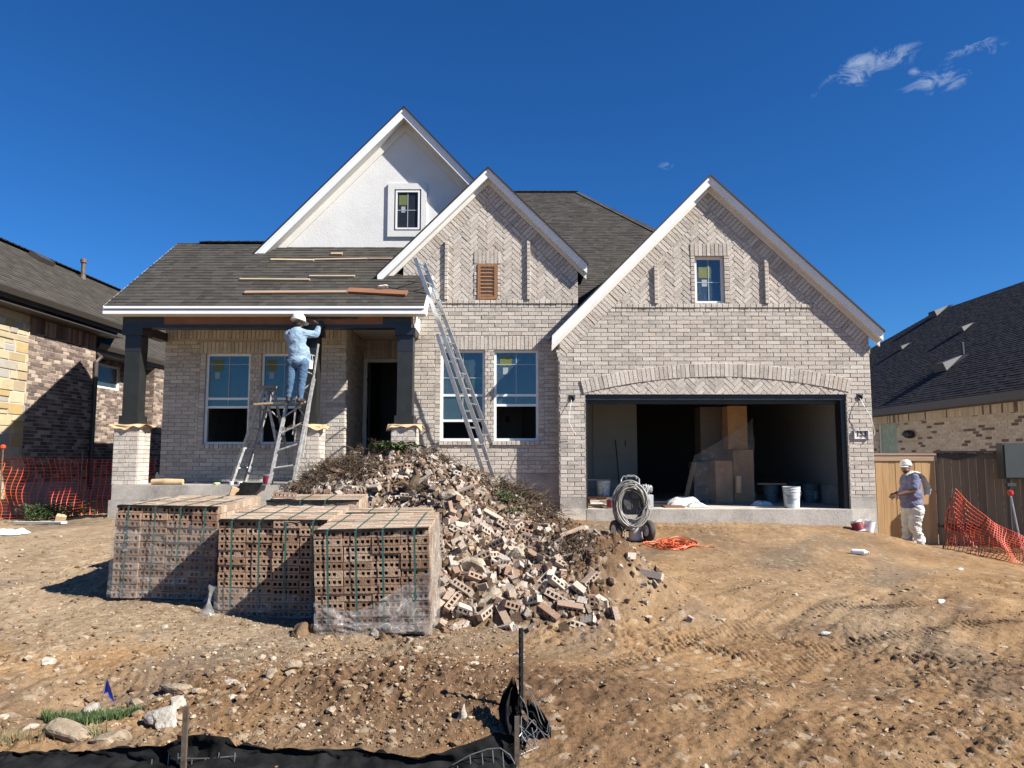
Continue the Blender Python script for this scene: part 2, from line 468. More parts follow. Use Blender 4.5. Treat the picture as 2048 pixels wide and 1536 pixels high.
M_yellow = simple('yellow_sticker', (.13, .15, .045), .6, var=.1, sc=30)
M_paper = simple('white_paper', (.30, .34, .36), .7, var=.08, sc=20)
def film(name, opac, col=(.66, .64, .61)):
    m, nt, p, o = newmat(name); c = coord(nt)
    n = noise(nt, 2.4, 3, .5, mapping(nt, c, (1, 1, 1.8), (0, R(25), 0)), 1.6)
    d = N_(nt, 'ShaderNodeBsdfPrincipled'); d.inputs['Base Color'].default_value = (*col, 1); d.inputs['Roughness'].default_value = .2
    d.inputs['Specular IOR Level'].default_value = .9
    b = N_(nt, 'ShaderNodeBump'); b.inputs['Strength'].default_value = .8; b.inputs['Distance'].default_value = .05
    nt.links.new(n, b.inputs['Height']); nt.links.new(b.outputs[0], d.inputs['Normal'])
    t = N_(nt, 'ShaderNodeBsdfTransparent'); t.inputs['Color'].default_value = (.84, .84, .84, 1); mx = N_(nt, 'ShaderNodeMixShader')
    rd1 = math_(nt, 'ABSOLUTE', math_(nt, 'SUBTRACT', n, .5))
    f = ramp(nt, rd1, [(.0, min(1, opac*3)), (.012, opac*1.1), (.2, opac*.8)])
    nt.links.new(f, mx.inputs[0]); nt.links.new(t.outputs[0], mx.inputs[1]); nt.links.new(d.outputs[0], mx.inputs[2])
    nt.links.new(mx.outputs[0], o.inputs[0]); return m
M_film = film('stretch_wrap', .11)
M_film2 = film('bunched_stretch_wrap', .17)
M_muntin = simple('grey_muntin', (.34, .39, .42), .5, var=0)
M_alu = simple('aluminium', (.62, .63, .64), .38, .85, var=.12, sc=14)
M_alu2 = simple('dull_paint_spattered_aluminium', (.42, .41, .385), .6, .25, var=.3, sc=18)
M_dark = simple('black_plastic', (.02, .02, .022), .5, var=0)
M_rubber = simple('dusty_rubber', (.045, .04, .035), .85, var=.3, sc=12)
M_steel = simple('galvanised_steel', (.45, .45, .45), .4, .8, var=.2, sc=20)
M_rust = simple('rusty_steel', (.16, .12, .09), .7, .5, var=.3, sc=25)
M_grn = simple('green_strap', (.03, .10, .085), .5, var=.05)
M_orange = simple('orange_mesh', (.66, .07, .015), .55, var=.08, sc=4)
M_cord = simple('orange_cord', (.62, .12, .04), .5, var=.15, sc=8)
M_hose = simple('grey_hose', (.30, .29, .255), .45, var=.2, sc=9)
M_bucket = simple('pale_bucket', (.52, .56, .57), .5, var=.12, sc=10)
M_label = simple('red_label', (.22, .02, .025), .5, var=.2, sc=20)
M_silt = simple('black_silt_fabric', (.011, .011, .011), .9, var=.5, sc=7, bm=.4, bsc=26, dist=.012, spec=.12)
M_blue = simple('blue_flag', (.02, .06, .55), .5, var=.1, sc=20)
M_white_pl = simple('white_plastic', (.72, .73, .73), .4, var=.08, sc=12)
M_util = simple('grey_green_steel', (.035, .042, .042), .5, var=.05)
M_fascia_l = simple('bronze_gutter', (.06, .052, .045), .4, var=.05)
M_fascia_r = simple('grey_brown_fascia', (.085, .08, .075), .6, var=.05)
# ================================================================= terrain
def _hash(ix, iy, s):
    h = (ix.astype(np.int64)*374761393+iy.astype(np.int64)*668265263+s*974634777) & 0xffffffff
    h = ((h ^ (h >> 13))*1274126177) & 0xffffffff
    h = ((h ^ (h >> 16))*2246822519) & 0xffffffff
    return ((h ^ (h >> 15)) & 0xffffff)/float(0x1000000)
def vnoise(x, y, s=0):
    ix = np.floor(x); iy = np.floor(y); fx = x-ix; fy = y-iy
    fx = fx*fx*fx*(fx*(fx*6-15)+10); fy = fy*fy*fy*(fy*(fy*6-15)+10)
    a = _hash(ix, iy, s); b = _hash(ix+1, iy, s); c = _hash(ix, iy+1, s); d = _hash(ix+1, iy+1, s)
    return (a+(b-a)*fx+(c-a)*fy+(a-b-c+d)*fx*fy)*2-1
def fbm(x, y, s=0, o=4, g=.5):
    t = 0; am = 1
    for k in range(o): t = t+am*vnoise(x*2**k+17.3*k, y*2**k-9.1*k, s+k); am *= g
    return t
def worley(x, y, s=0):
    ix = np.floor(x); iy = np.floor(y); best = np.full(x.shape, 9.); idr = np.zeros(x.shape)
    for dx in (-1, 0, 1):
        for dy in (-1, 0, 1):
            cx = ix+dx; cy = iy+dy
            px = cx+_hash(cx, cy, s); py = cy+_hash(cx, cy, s+31); r = _hash(cx, cy, s+57)
            d = np.hypot(px-x, py-y)/(.55+.6*r)
            m = d < best; best = np.where(m, d, best); idr = np.where(m, r, idr)
    return best, idr
CP = np.array([(-9, 1, -1.5), (-3, 1, -1.6), (3, 1, -1.66), (9, 1, -1.75), (-6, 3.5, -1.5), (-3, 3.5, -1.6), (0, 3.5, -1.62), (3, 3.5, -1.66), (6, 3.5, -1.74),
    (-5.5, 6.7, -1.40), (-3, 6.7, -1.43), (-1.5, 6.65, -1.54), (0, 6.7, -1.55), (2, 6.7, -1.57), (5, 6.7, -1.70), (9, 6.7, -1.8),
    (-8, 9, -1.22), (-4.3, 8.5, -1.3), (2, 9, -1.48), (5, 9, -1.60), (9, 9, -1.8), (-8, 12.4, -1.12), (-5, 12.4, -1.03), (-2, 12, -1.1), (1.5, 12.4, -1.35), (4, 12.4, -1.33), (6.3, 12.4, -1.5), (9, 12.4, -1.8),
    (-8, 13.5, -1.13), (-5.5, 13.3, -.98), (-3, 13, -1.0), (0, 13.5, -1.12), (1.5, 13.5, -1.165), (4, 13.5, -1.15), (6.2, 13.5, -1.22), (7.7, 14.2, -1.62), (9, 13.5, -1.8),
    (-9.5, 16, -1.1), (-7, 16, -1.0), (7.5, 16, -1.7), (9, 16, -1.76), (13, 16, -1.8), (-9, 20, -1.0), (0, 18, -1.2), (8, 20, -1.75), (14, 20, -1.85), (-13, 10, -1.2), (-13, 18, -1.1), (13, 8, -1.85), (13, 3, -1.8)])
def _tps():
    P = CP[:, :2]; n = len(P)
    d = np.hypot(P[:, None, 0]-P[None, :, 0], P[:, None, 1]-P[None, :, 1])
    K = d**2*np.log(d+1e-9)+np.eye(n)*.6
    A = np.zeros((n+3, n+3)); A[:n, :n] = K; A[:n, n] = 1; A[:n, n+1:] = P; A[n, :n] = 1; A[n+1:, :n] = P.T
    return np.linalg.solve(A, np.concatenate((CP[:, 2], np.zeros(3))))
_w = _tps()
def gbase(x, y):
    x = np.clip(x, -13, 13); y = np.clip(y, 1, 20)
    z = _w[-3]+_w[-2]*x+_w[-1]*y
    for k in range(len(CP)):
        d = np.hypot(x-CP[k, 0], y-CP[k, 1]); z = z+_w[k]*d*d*np.log(d+1e-9)
    return z+CZ
def sstep(t): t = np.clip(t, 0, 1); return t*t*(3-2*t)
mx_ = [-3.75, -3.1, -2.56, -2.0, -1.54, -1.1, -.49, -.09, .37, .7, 1.1, 1.75]
mz_ = [-1.15, -.56, -.18, .0, .08, -.02, -.20, -.46, -.63, -.88, -1.14, -1.45]
def mound(x, y, g):
    zc = np.interp(x, mx_, mz_)+CZ
    yc = np.interp(x, [-3.5, -1.5, .4, 1.6], [10.2, 10.2, 10.0, 9.4]); yf = np.interp(x, [-3.6, -1.3, -.85, 0, .8, 1.3, 1.7], [8.7, 8.3, 7.15, 6.95, 7.05, 7.9, 8.9]); yb = 12.3
    s = np.where(y < yc, (y-yf)/(yc-yf), (yb-y)/(yb-yc)); s = np.clip(s, 0, 1)
    f = np.where(y < yc, s**.82, s**1.1)
    m = np.clip(zc-g, 0, None)*f*((x > -3.75) & (x < 1.75))
    e = np.exp(-((x-1.12)/.62)**2-((y-8.1)/.6)**2)*.44          # small loam heap beside it
    return m, e
xs = np.concatenate((-np.geomspace(600, 13.5, 14), np.arange(-13, -5.2, .05), np.arange(-5.2, 5.6, .0125), np.arange(5.6, 13, .045), np.geomspace(13.5, 600, 14)))
ys = [3.3]
while ys[-1] < 19: ys.append(ys[-1]+max(.0095, (ys[-1]-1.0)*.0030))
ys = np.concatenate((np.array([-60, -30, -12, -5, -2, 0, 1, 1.8, 2.4, 2.9]), np.array(ys), np.linspace(19.3, 27, 18), np.geomspace(29, 900, 14)))
GX, GY = np.meshgrid(xs, ys)
G0 = gbase(GX, GY)
MM, EE = mound(GX, GY, G0)
berm = np.exp(-((GX+.35)/1.5)**2-((GY-5.05)/.62)**2)
bermR = np.exp(-((GX-2.2)/2.2)**2-((GY-4.2)/.5)**2)
dip = np.exp(-((GX+2.75)/.55)**2-((GY-4.9)/.35)**2)
nearm = sstep((19-GY)/3)*sstep((13-np.abs(GX))/2)
big = fbm(GX*.45, GY*.45, 3, 3)
mid = fbm(GX*1.7, GY*1.7, 11, 4)
rough = np.clip(.42+.9*berm+.3*bermR+.35*fbm(GX*.6+5, GY*.6, 21, 3)+1.0*(MM > .05)+.8*EE, .32, 1.6)
smooth_lane = np.exp(-((GX-3.2-.25*(GY-8))/1.5)**2)*sstep((GY-6)/2)*.5
rough = np.clip(rough-smooth_lane*.7, .26, 1.6)+.35*sstep((-GX-.6)/1.5)*sstep((11-GY)/3)
fine = sstep((12-GY)/5)*.7+.3
w1, id1 = worley(GX/.115, GY/.115, 5)
w2, id2 = worley(GX/.052, GY/.052, 9)
w3, id3 = worley(GX/.030, GY/.030, 15)
cl1 = np.clip(1-w1*1.25, 0, 1)**.6*(id1 > .52); cl2 = np.clip(1-w2*1.2, 0, 1)**.6*(id2 > .40); cl3 = np.clip(1-w3*1.15, 0, 1)**.6
patch = np.clip(.35+.9*fbm(GX*.9+31, GY*.9, 61, 3), .12, 1.25)
patch = np.where(GY < 5.6, np.maximum(patch, .45), patch)
sd, td = GX*.62+GY*.78, -GX*.78+GY*.62
streak = fbm(sd*.8, td*5.5, 81, 4)*.015*sstep((GX+.2)/1.5)*sstep((11-GY)/3)
rough = rough*(patch*(1-np.clip(MM*8, 0, 1))+np.clip(MM*8, 0, 1))
micro = streak+rough*(.024*cl1*id1+.022*cl2+.015*cl3*fine+.016*fbm(GX*14, GY*14, 33, 3))+.0045*fbm(GX*36, GY*36, 44, 2)*fine+rough*.020*np.abs(fbm(GX*9, GY*9, 47, 4))**1.0
# wheel and bucket-tooth tracks left by the loader
def track(x0, y0, x1, y1, wd, pitch, curve=0.0):
    dx, dy = x1-x0, y1-y0; L = math.hypot(dx, dy); ux, uy = dx/L, dy/L
    s = (GX-x0)*ux+(GY-y0)*uy; t = -(GX-x0)*uy+(GY-y0)*ux - curve*np.sin(np.clip(s/L, 0, 1)*PI)
    m = np.exp(-(t/wd)**4)*sstep(s/.4)*sstep((L-s)/.4)
    return m*(-.014+.013*np.tanh(2.5*np.sin(2*PI*(s+np.abs(t)*.7)/pitch))*(.6+.5*mid))
trk = .8*(track(.2, 5.2, 4.6, 8.6, .22, .07, .55)+track(.9, 4.6, 5.4, 8.0, .22, .07, .55)+track(1.6, 7.3, 6.2, 5.6, .2, .075, -.5)+track(1.3, 6.6, 6.0, 4.9, .2, .075, -.5)+track(-4.6, 5.6, -1.9, 4.9, .2, .08, .2))
ridge = np.zeros_like(GX)
for (a_, b_, c_, d_) in ((2.3, 4.6, 4.6, 8.2), (2.75, 4.3, 5.4, 8.0), (1.6, 7.0, 2.6, 6.2), (.6, 5.9, 2.2, 5.3)):
    L = math.hypot(c_-a_, d_-b_); ux, uy = (c_-a_)/L, (d_-b_)/L
    s = (GX-a_)*ux+(GY-b_)*uy; t = -(GX-a_)*uy+(GY-b_)*ux
    ridge += np.exp(-((t-.07*np.sin(s*2.1))/.07)**2)*sstep(s/.5)*sstep((L-s)/.5)*.012*(.6+1.2*mid)
Z = G0+MM+EE+nearm*(berm*.17+bermR*.07-dip*.13+big*.045+mid*.016+trk+ridge)+micro*nearm
Z = np.where((MM > .02), Z+.045*fbm(GX*3.1, GY*3.1, 71, 4)*np.clip(MM*3, 0, 1), Z)
def gz(x, y):
    j = min(max(np.searchsorted(xs, x)-1, 0), len(xs)-2); i = min(max(np.searchsorted(ys, y)-1, 0), len(ys)-2)
    a = (x-xs[j])/(xs[j+1]-xs[j]); b = (y-ys[i])/(ys[i+1]-ys[i])
    return float((Z[i, j]*(1-a)+Z[i, j+1]*a)*(1-b)+(Z[i+1, j]*(1-a)+Z[i+1, j+1]*a)*b)
def gn(x, y, e=.12):
    return Vector((gz(x-e, y)-gz(x+e, y), gz(x, y-e)-gz(x, y+e), 2*e)).normalized()
def hit(px, py, y0=3.2, y1=30):          # where a photo pixel's ray meets the terrain
    d = ray(px, py); y = y0
    while y < y1:
        t = y/d.y
        if CZ+d.z*t < gz(d.x*t, y): return Vector((d.x*t, y, gz(d.x*t, y)))
        y += .015
    return Vector((d.x*y1/d.y, y1, gz(d.x*y1/d.y, y1)))
def terrain():
    ny, nx = GX.shape
    me = bpy.data.meshes.new('ground')
    V = np.stack((GX, GY, Z), -1).reshape(-1, 3).astype(np.float32)
    me.vertices.add(len(V)); me.vertices.foreach_set('co', V.ravel())
    idx = np.arange(ny*nx).reshape(ny, nx)
    F = np.stack((idx[:-1, :-1], idx[:-1, 1:], idx[1:, 1:], idx[1:, :-1]), -1).reshape(-1, 4).astype(np.int32)
    me.loops.add(F.size); me.loops.foreach_set('vertex_index', F.ravel())
    me.polygons.add(len(F)); me.polygons.foreach_set('loop_start', (np.arange(len(F))*4).astype(np.int32)); me.polygons.foreach_set('loop_total', np.full(len(F), 4, np.int32))
    me.polygons.foreach_set('use_smooth', np.ones(len(F), bool))
    pale = sstep((-GX-.9+.5*big)/1.5)*sstep((GY-5.2+.5*mid)/1.2)*.9+.55*smooth_lane*1.4
    grey = np.clip(fbm(sd*.45+9, td*1.3, 91, 4)*1.3-.12, 0, 1)
    brown = np.clip(berm*1.15+bermR*.35+.30*sstep((GX+2.2)/1.6)*sstep((6.6-GY)/1.2)+.22*np.clip(mid,0,1)+np.clip(MM*14, 0, 1)*(1.0+.3*mid)+EE*.5+.22*fbm(GX*.8, GY*.8, 95, 3), 0, 1)
    stone = np.where((cl2 > .4) & (id2 > .965), .6, 0)+np.where((cl3 > .4) & (id3 > .9), .7*np.clip(pale+.1, 0, 1), 0)
    at_ = me.attributes.new('soil', 'FLOAT_COLOR', 'POINT')
    A = np.stack((brown, np.clip(pale, 0, 1), np.clip(stone, 0, 1)*nearm, grey), -1).astype(np.float32)
    at_.data.foreach_set('color', A.ravel())
    a2 = me.attributes.new('clod', 'FLOAT', 'POINT'); a2.data.foreach_set('value', (np.where(cl1 > .05, id1, id2)).ravel().astype(np.float32))
    me.update(calc_edges=True)
    o = bpy.data.objects.new('ground', me); COL.objects.link(o); o['kind'] = 'structure'
    m, nt, p, out = newmat('construction_soil'); c = coord(nt)
    a = N_(nt, 'ShaderNodeAttribute'); a.attribute_name = 'soil'
    s = nt.nodes.new('ShaderNodeSeparateColor'); nt.links.new(a.outputs['Color'], s.inputs[0])
    cd = N_(nt, 'ShaderNodeAttribute'); cd.attribute_name = 'clod'
    nb = noise(nt, 1.1, 6, .65, c); nm = noise(nt, 9, 6, .68, c); nf = noise(nt, 70, 4, .7, c)
    tan = ramp(nt, nb, [(.3, (0.172, 0.099, 0.048)), (.5, (0.238, 0.145, 0.071)), (.7, (0.290, 0.191, 0.099))])
    brn = ramp(nt, nm, [(.3, (0.056, 0.032, 0.017)), (.5, (0.099, 0.058, 0.032)), (.72, (0.165, 0.102, 0.059))])
    pal = ramp(nt, nm, [(.3, (0.198, 0.135, 0.079)), (.55, (0.277, 0.208, 0.132)), (.75, (0.370, 0.297, 0.205))])
    col = mixc(nt, s.outputs[1], tan, pal)
    col = mixc(nt, math_(nt, 'MULTIPLY', a.outputs['Alpha'], .75), col, (0.145, 0.112, 0.079))
    col = mixc(nt, s.outputs[0], col, brn)
    col = mixc(nt, .55, col, ramp(nt, cd.outputs['Fac'], [(0, .38), (.5, .5), (1, .68)]), 'OVERLAY')
    col = mixc(nt, math_(nt, 'MULTIPLY', s.outputs[2], .8), col, (0.343, 0.284, 0.205))
    col = mixc(nt, .5, col, ramp(nt, nf, [(.3, .22), (.7, .85)]), 'OVERLAY')
    nt.links.new(col, p.inputs['Base Color']); p.inputs['Roughness'].default_value = .97; p.inputs['Specular IOR Level'].default_value = .1
    bump(nt, p, math_(nt, 'ADD', nf, math_(nt, 'MULTIPLY', nm, .8)), .7, .012)
    me.materials.append(m)
    return o
GROUND = terrain()
# ================================================================= the house under construction
YG, YM, YP, YS = 13.7, 14.08, 14.5, 15.4
HOUSE = thing('brick_house', (0, 17, 0), 'whitewashed brick house under construction with three gables, open garage and columned porch', 'house')
def Wy(Y): return lambda u, v, d: Vector((u, Y-d, v))
def HZ(px, py, Y): return at(px, py, Y).z
def HX(px, py, Y): return at(px, py, Y).x
def line_z(p, q, x): return p[1]+(q[1]-p[1])*(x-p[0])/(q[0]-p[0])
def gable_trim(A, L, Rr, Yf, Yw, Yb, cut='plumb', parent=HOUSE, frieze=.085, zl=None, fh=.115):
    """roof edge, rake boards, soffits of a front gable; A apex, L / Rr ends (x,z) of the top roof line"""
    rf = MB(); fa = MB(); so = MB(); fr = MB()
    for E, sgn in ((L, -1), (Rr, 1)):
        E = Vector((E[0], E[1])); A2 = Vector((A[0], A[1]))
        def strip(o0, o1):
            if cut == 'plumb': return [(A2.x, A2.y-o0), (A2.x, A2.y-o1), (E.x, E.y-o1), (E.x, E.y-o0)]
            k = (E.x-A2.x)/(E.y-A2.y)        # horizontal cut at height E.y
            return [(A2.x, A2.y-o0), (A2.x, A2.y-o1), (E.x-k*o1*-1, E.y), (E.x-k*o0*-1, E.y)]
        def s2(o0, o1, ex=0):
            pts = strip(o0, o1)
            if ex:
                d = (E-A2).normalized()*ex
                pts = [pts[0], pts[1], (pts[2][0]+d.x, pts[2][1]+d.y), (pts[3][0]+d.x, pts[3][1]+d.y)]
            return pts
        rf.prism(ccw(s2(0, .035, .03)), Yf-.045, Yb)
        fa.prism(ccw(s2(.035, .035+.055)), Yf-.022, Yf+.02)
        fa.prism(ccw(s2(.09, .09+fh)), Yf, Yf+.02)
        so.prism(ccw(s2(.10, .09+fh-.012)), Yf+.02, Yw-.002)
        if frieze: fr.prism(ccw(s2(.09+fh-.012, .09+fh+frieze)), Yw-.03, Yw+.01)
    rf.build('roof', M_drip, parent); fa.build('rake_board', M_white, parent); so.build('soffit', M_white2, parent)
    if frieze: fr.build('frieze_board', M_frieze, parent)
    return .09+fh+frieze
def window(parent, x0, x1, z0, z1, Y, rails=(), hz=None, vm=True, sticker=None, fw=.045, lower_open=True, name='window', col=None):
    f = MB(); d0, d1 = Y, Y+.07
    f.bb(x0, x0+fw, d0, d1, z0, z1); f.bb(x1-fw, x1, d0, d1, z0, z1)
    f.bb(x0+fw, x1-fw, d0, d1, z1-fw, z1); f.bb(x0+fw, x1-fw, d0, d1, z0, z0+fw)
    fo = f.build(name, col or M_vinyl, parent)
    a, b = x0+fw, x1-fw
    if rails:
        s = MB()
        for z in rails: s.bb(a, b, Y+.012, Y+.055, z-.022, z+.022)
        s.build('sash_rail', col or M_vinyl, fo)
    low = (rails[-1] if rails else z0+fw)
    g = MB(); g.bb(a, b, Y+.035, Y+.041, low, z1-fw); g.build('pane', M_glass, fo)
    m = MB(); xm = (a+b)/2
    if vm: m.bb(xm-.007, xm+.007, Y+.024, Y+.034, low+.02, z1-fw)
    if hz: m.bb(a, b, Y+.026, Y+.033, hz-.007, hz+.007)
    if vm or hz: m.build('muntin', M_muntin, fo)
    if sticker:
        sx, sz, w, h = sticker
        s = MB(); s.bb(sx, sx+w, Y+.0305, Y+.0345, sz-h, sz); s.build('sticker', M_yellow, fo)
        s = MB(); s.bb(sx+w*.25, sx+w*.7, Y+.0305, Y+.0345, sz-h-.16, sz-h-.03); s.build('paper_tag', M_paper, fo)
    return fo
# ---------------------------------------------------------------- garage front
Yf = YG-.17
gA, gL, gR = (lambda a, b, c: ((a.x, a.z), (b.x, b.z), (c.x, c.z)))(at(1420, 349, Yf), at(1104, 668, Yf), at(1766, 659, Yf))
off = gable_trim(gA, gL, gR, Yf, YG, YG+5.5)
gl, gr = HX(1120, 860, YG), HX(1745, 860, YG)
zb = HZ(1145, 994, YG)
uL = lambda p: (p[0], p[1]-off)
LA, LL, LR = uL(gA), uL(gL), uL(gR)
ox0, ox1, oz1 = HX(1170, 880, YG), HX(1697, 880, YG), HZ(1430, 789, YG)
GW = MB(); W = Wy(YG)
zr = HZ(1420, 608, YG)                     # top of the upper header course
z_in = zr-.152
bw = .235
dL = Vector((LA[0]-LL[0], LA[1]-LL[1])).normalized(); nL = Vector((dL.y, -dL.x))
dR = Vector((LR[0]-LA[0], LR[1]-LA[1])).normalized(); nR = Vector((dR.y, -dR.x))
iL = lambda p: (p[0]+nL.x*bw, p[1]+nL.y*bw)
iR = lambda p: (p[0]+nR.x*bw, p[1]+nR.y*bw)
whole = [[(gl, zb), (gr, zb), (gr, 9), (gl, 9)]]
whole = half(half(whole, (LA[0], LA[1]), LL), LR, LA)
inner = half(half(whole, iL(LA), iL(LL)), iR(LR), iR(LA))
wx0, wx1, wz0, wz1 = HX(1390, 560, YG), HX(1448, 560, YG), HZ(1420, 606, YG), HZ(1420, 513, YG)
hx0, hx1, hz1 = HX(1381, 560, YG), HX(1458.5, 560, YG), HZ(1420, 487.5, YG)
gar_hole = (ox0, ox1, -1, oz1)
low = half(inner, (0, z_in), (-1, z_in))[0:]
low = half(inner, (1, z_in), (0, z_in))
up = half(inner, (0, zr), (1, zr))
bnd = half(half(whole, (0, z_in), (1, z_in)), (1, zr), (0, zr))
bnd = half(half(inner, (0, z_in), (1, z_in)), (1, zr), (0, zr))
lay(GW, bond_running(bounds(low), z0=z_in-.0762*60, x0=gl), low, W, holes=[gar_hole], seed=1)
lay(GW, bond_running(bounds(bnd), L=.104, z0=z_in, x0=gl, off=.03), half(bnd, (1, z_in+.0762), (0, z_in+.0762)), W, t=.012, seed=2)
lay(GW, bond_running(bounds(bnd), L=.104, z0=z_in, x0=gl, off=.03), half(bnd, (0, z_in+.0762), (1, z_in+.0762)), W, t=.03, seed=3)
hole_w = (hx0, hx1, wz0-.0, hz1)
lay(GW, bond_herring(bounds(up), ((wx0+wx1)/2, zr+.1)), up, W, holes=[hole_w], seed=4)
lay(GW, bond_running((hx0, hx1, wz1, hz1), L=.0762, H=hz1-wz1, z0=wz1, x0=hx0, off=0), [[(hx0, wz1), (hx1, wz1), (hx1, hz1), (hx0, hz1)]], W, t=.022, seed=5)
for a_, b_ in ((hx0, wx0), (wx1, hx1)):
    lay(GW, bond_running((a_, b_, wz0, wz1), L=b_-a_, x0=a_, z0=wz0, off=0), [[(a_, wz0), (b_, wz0), (b_, wz1), (a_, wz1)]], W, t=.018, seed=6)
# soldier courses that follow the rakes
def rake_band(mb, P, Q, n, reg, W, seed):
    d = Vector((Q[0]-P[0], Q[1]-P[1])); L = d.length; d.normalize(); qs = []
    k = int(L/.0762)+2
    for i in range(-2, k):
        s0, s1 = i*.0762+.005, (i+1)*.0762-.005
        qs.append(ccw([(P[0]+d.x*s0+n.x*a_, P[1]+d.y*s0+n.y*a_) for a_ in (.004,)]+[(P[0]+d.x*s1+n.x*.004, P[1]+d.y*s1+n.y*.004), (P[0]+d.x*s1+n.x*(bw-.006), P[1]+d.y*s1+n.y*(bw-.006)), (P[0]+d.x*s0+n.x*(bw-.006), P[1]+d.y*s0+n.y*(bw-.006))]))
    lay(mb, qs, reg, W, t=.016, seed=seed)
lft = half(whole, (LA[0], 9), (LA[0], 0)); lft = half(whole, (LA[0], 0), (LA[0], 9)); rgt = half(whole, (LA[0], 9), (LA[0], 0))
bandL = half(lft, iL(LL), iL(LA)); bandR = half(rgt, iR(LA), iR(LR))
rake_band(GW, LL, LA, nL, bandL, W, 7); rake_band(GW, LA, LR, nR, bandR, W, 8)
# thin brick pilasters in the gable
for px_, y0, y1 in ((1311.5, 533, 607), (1532, 521, 607)):
    x = HX(px_, 570, YG); z1 = HZ(px_, y0, YG)
    lay(GW, bond_running((x-.04, x+.04, zr, z1), L=.08, x0=x-.04, z0=zr, off=0), [[(x-.04, zr), (x+.04, zr), (x+.04, z1), (x-.04, z1)]], W, t=.06, seed=9, jit=.002)
# corbels under the rake ends
for sx, xe, pxz in ((-1, gL[0]+.05, 722), (1, gR[0]-.12, 708)):
    x0 = gl if sx < 0 else gr; zc = HZ(1120, pxz, YG); n = 5; top = (LL if sx < 0 else LR)[1]
    for i in range(n):
        xx = x0+(xe-x0)*(i+1)/n; za = zc+i*.0762; zz = min(za+.0762, top+.02)
        if zz-za < .02: continue
        q = ccw([(x0, za+.004), (xx, za+.004), (xx, zz-.004), (x0, zz-.004)])
        GW.prism(q, YG-.014-.002*i, YG+.12, 0, (random.random(), random.random(), .5))
# arch ring and herringbone tympanum over the garage opening
def circ(p, q, r):
    ax, ay = p; bx, by = q; cx, cy = r
    d = 2*(ax*(by-cy)+bx*(cy-ay)+cx*(ay-by))
    ux = ((ax*ax+ay*ay)*(by-cy)+(bx*bx+by*by)*(cy-ay)+(cx*cx+cy*cy)*(ay-by))/d
    uy = ((ax*ax+ay*ay)*(cx-bx)+(bx*bx+by*by)*(ax-cx)+(cx*cx+cy*cy)*(bx-ax))/d
    return ux, uy, math.hypot(ax-ux, ay-uy)
X2 = lambda px, py: (at(px, py, YG).x, at(px, py, YG).z)
ci = circ(X2(1167, 787), X2(1428, 754), X2(1697, 785))
a0 = math.atan2(X2(1167, 787)[1]-ci[1], X2(1167, 787)[0]-ci[0]); a1 = math.atan2(X2(1697, 785)[1]-ci[1], X2(1697, 785)[0]-ci[0])
r0, r1 = ci[2], ci[2]+.245
nb = int((a0-a1)*r0/.078)
qs = []
for i in range(nb):
    ga = .0045/r0
    t0 = a0+(a1-a0)*i/nb-ga; t1 = a0+(a1-a0)*(i+1)/nb+ga
    qs.append(ccw([(ci[0]+r*math.cos(t), ci[1]+r*math.sin(t)) for t, r in ((t0, r0), (t1, r0), (t1, r1), (t0, r1))]))
big = [[(-50, -50), (50, -50), (50, 50), (-50, 50)]]
lay(GW, qs, big, W, t=.038, seed=10, jit=.003)
ring = [(ci[0]+r*math.cos(a0+(a1-a0)*i/30), ci[1]+r*math.sin(a0+(a1-a0)*i/30)) for r in (r0,) for i in range(31)]
for i in range(30):                        # mortar backing of the ring
    t0 = a0+(a1-a0)*i/30; t1 = a0+(a1-a0)*(i+1)/30
    q = [(ci[0]+r*math.cos(t), ci[1]+r*math.sin(t)) for t, r in ((t0, r0-.004), (t0, r1), (t1, r1), (t1, r0-.004))]
    GW.prism(ccw(q), YG-.027, YG+.005, 1)
tym = ccw(ring+[(ox1+.02, oz1), (ox0-.02, oz1)])
GW.prism(tym, YG-.017, YG+.005, 1)
lay(GW, bond_herring(bounds([tym]), ((ox0+ox1)/2, oz1+.02), W=.083), [tym], Wy(YG-.017), t=.008, seed=11, jit=.003)
# mortar backing of the wall
back = [list(whole[0])]
for h in ((ox0, ox1, -1, oz1), (wx0, wx1, wz0, wz1)): back = cut_hole(back, *h)
for r in back: GW.prism(ccw(r), YG, YG+.12, 1)
GW.build('garage_front_wall', [M_brick, M_mortar], HOUSE)
# brick returns of the opening, foundation, header trim
J = MB()
for x0, x1, s in ((ox0-.001, ox0+.012, 1), (ox1-.012, ox1+.001, -1)):
    zz = zb
    while zz < oz1-.02:
        J.bb(x0, x1, YG-.012, YG+.10, zz+.005, min(zz+.071, oz1), 0, (random.random(), random.random(), .5)); zz += .0762
J.build('opening_return', M_brick, HOUSE)
Fm = MB()
Fm.bb(gl-.005, ox0+.012, YG-.02, YG+.2, -.9, zb-.004); Fm.bb(ox1-.012, gr+.005, YG-.02, YG+.2, -.9, zb-.004)
Fm.bb(ox0+.012, ox1-.012, YG-.05, YG+.25, -.9, -.006)
Fm.bb(gl, gl+.12, YG+.2, YM+.1, -.9, zb-.004)
Fm.build('garage_foundation', M_conc, HOUSE)
Fr = MB()
Fr.bb(ox0+.012, ox1-.012, YG+.02, YG+.16, oz1-.10, oz1+.02); Fr.bb(ox0+.012, ox0+.05, YG+.05, YG+.17, 0, oz1-.10); Fr.bb(ox1-.10, ox1-.012, YG+.05, YG+.30, 0, oz1-.10)
Fr.bb(ox0+.05, ox1-.10, YG+.16, YG+.30, oz1-.16, oz1-.02)
Fr.build('garage_door_frame', M_wetblack, HOUSE)
window(HOUSE, wx0, wx1, wz0, wz1, YG+.05, hz=HZ(1420, 563, YG), sticker=(wx0+.09, HZ(1410, 531, YG), .22, .22))
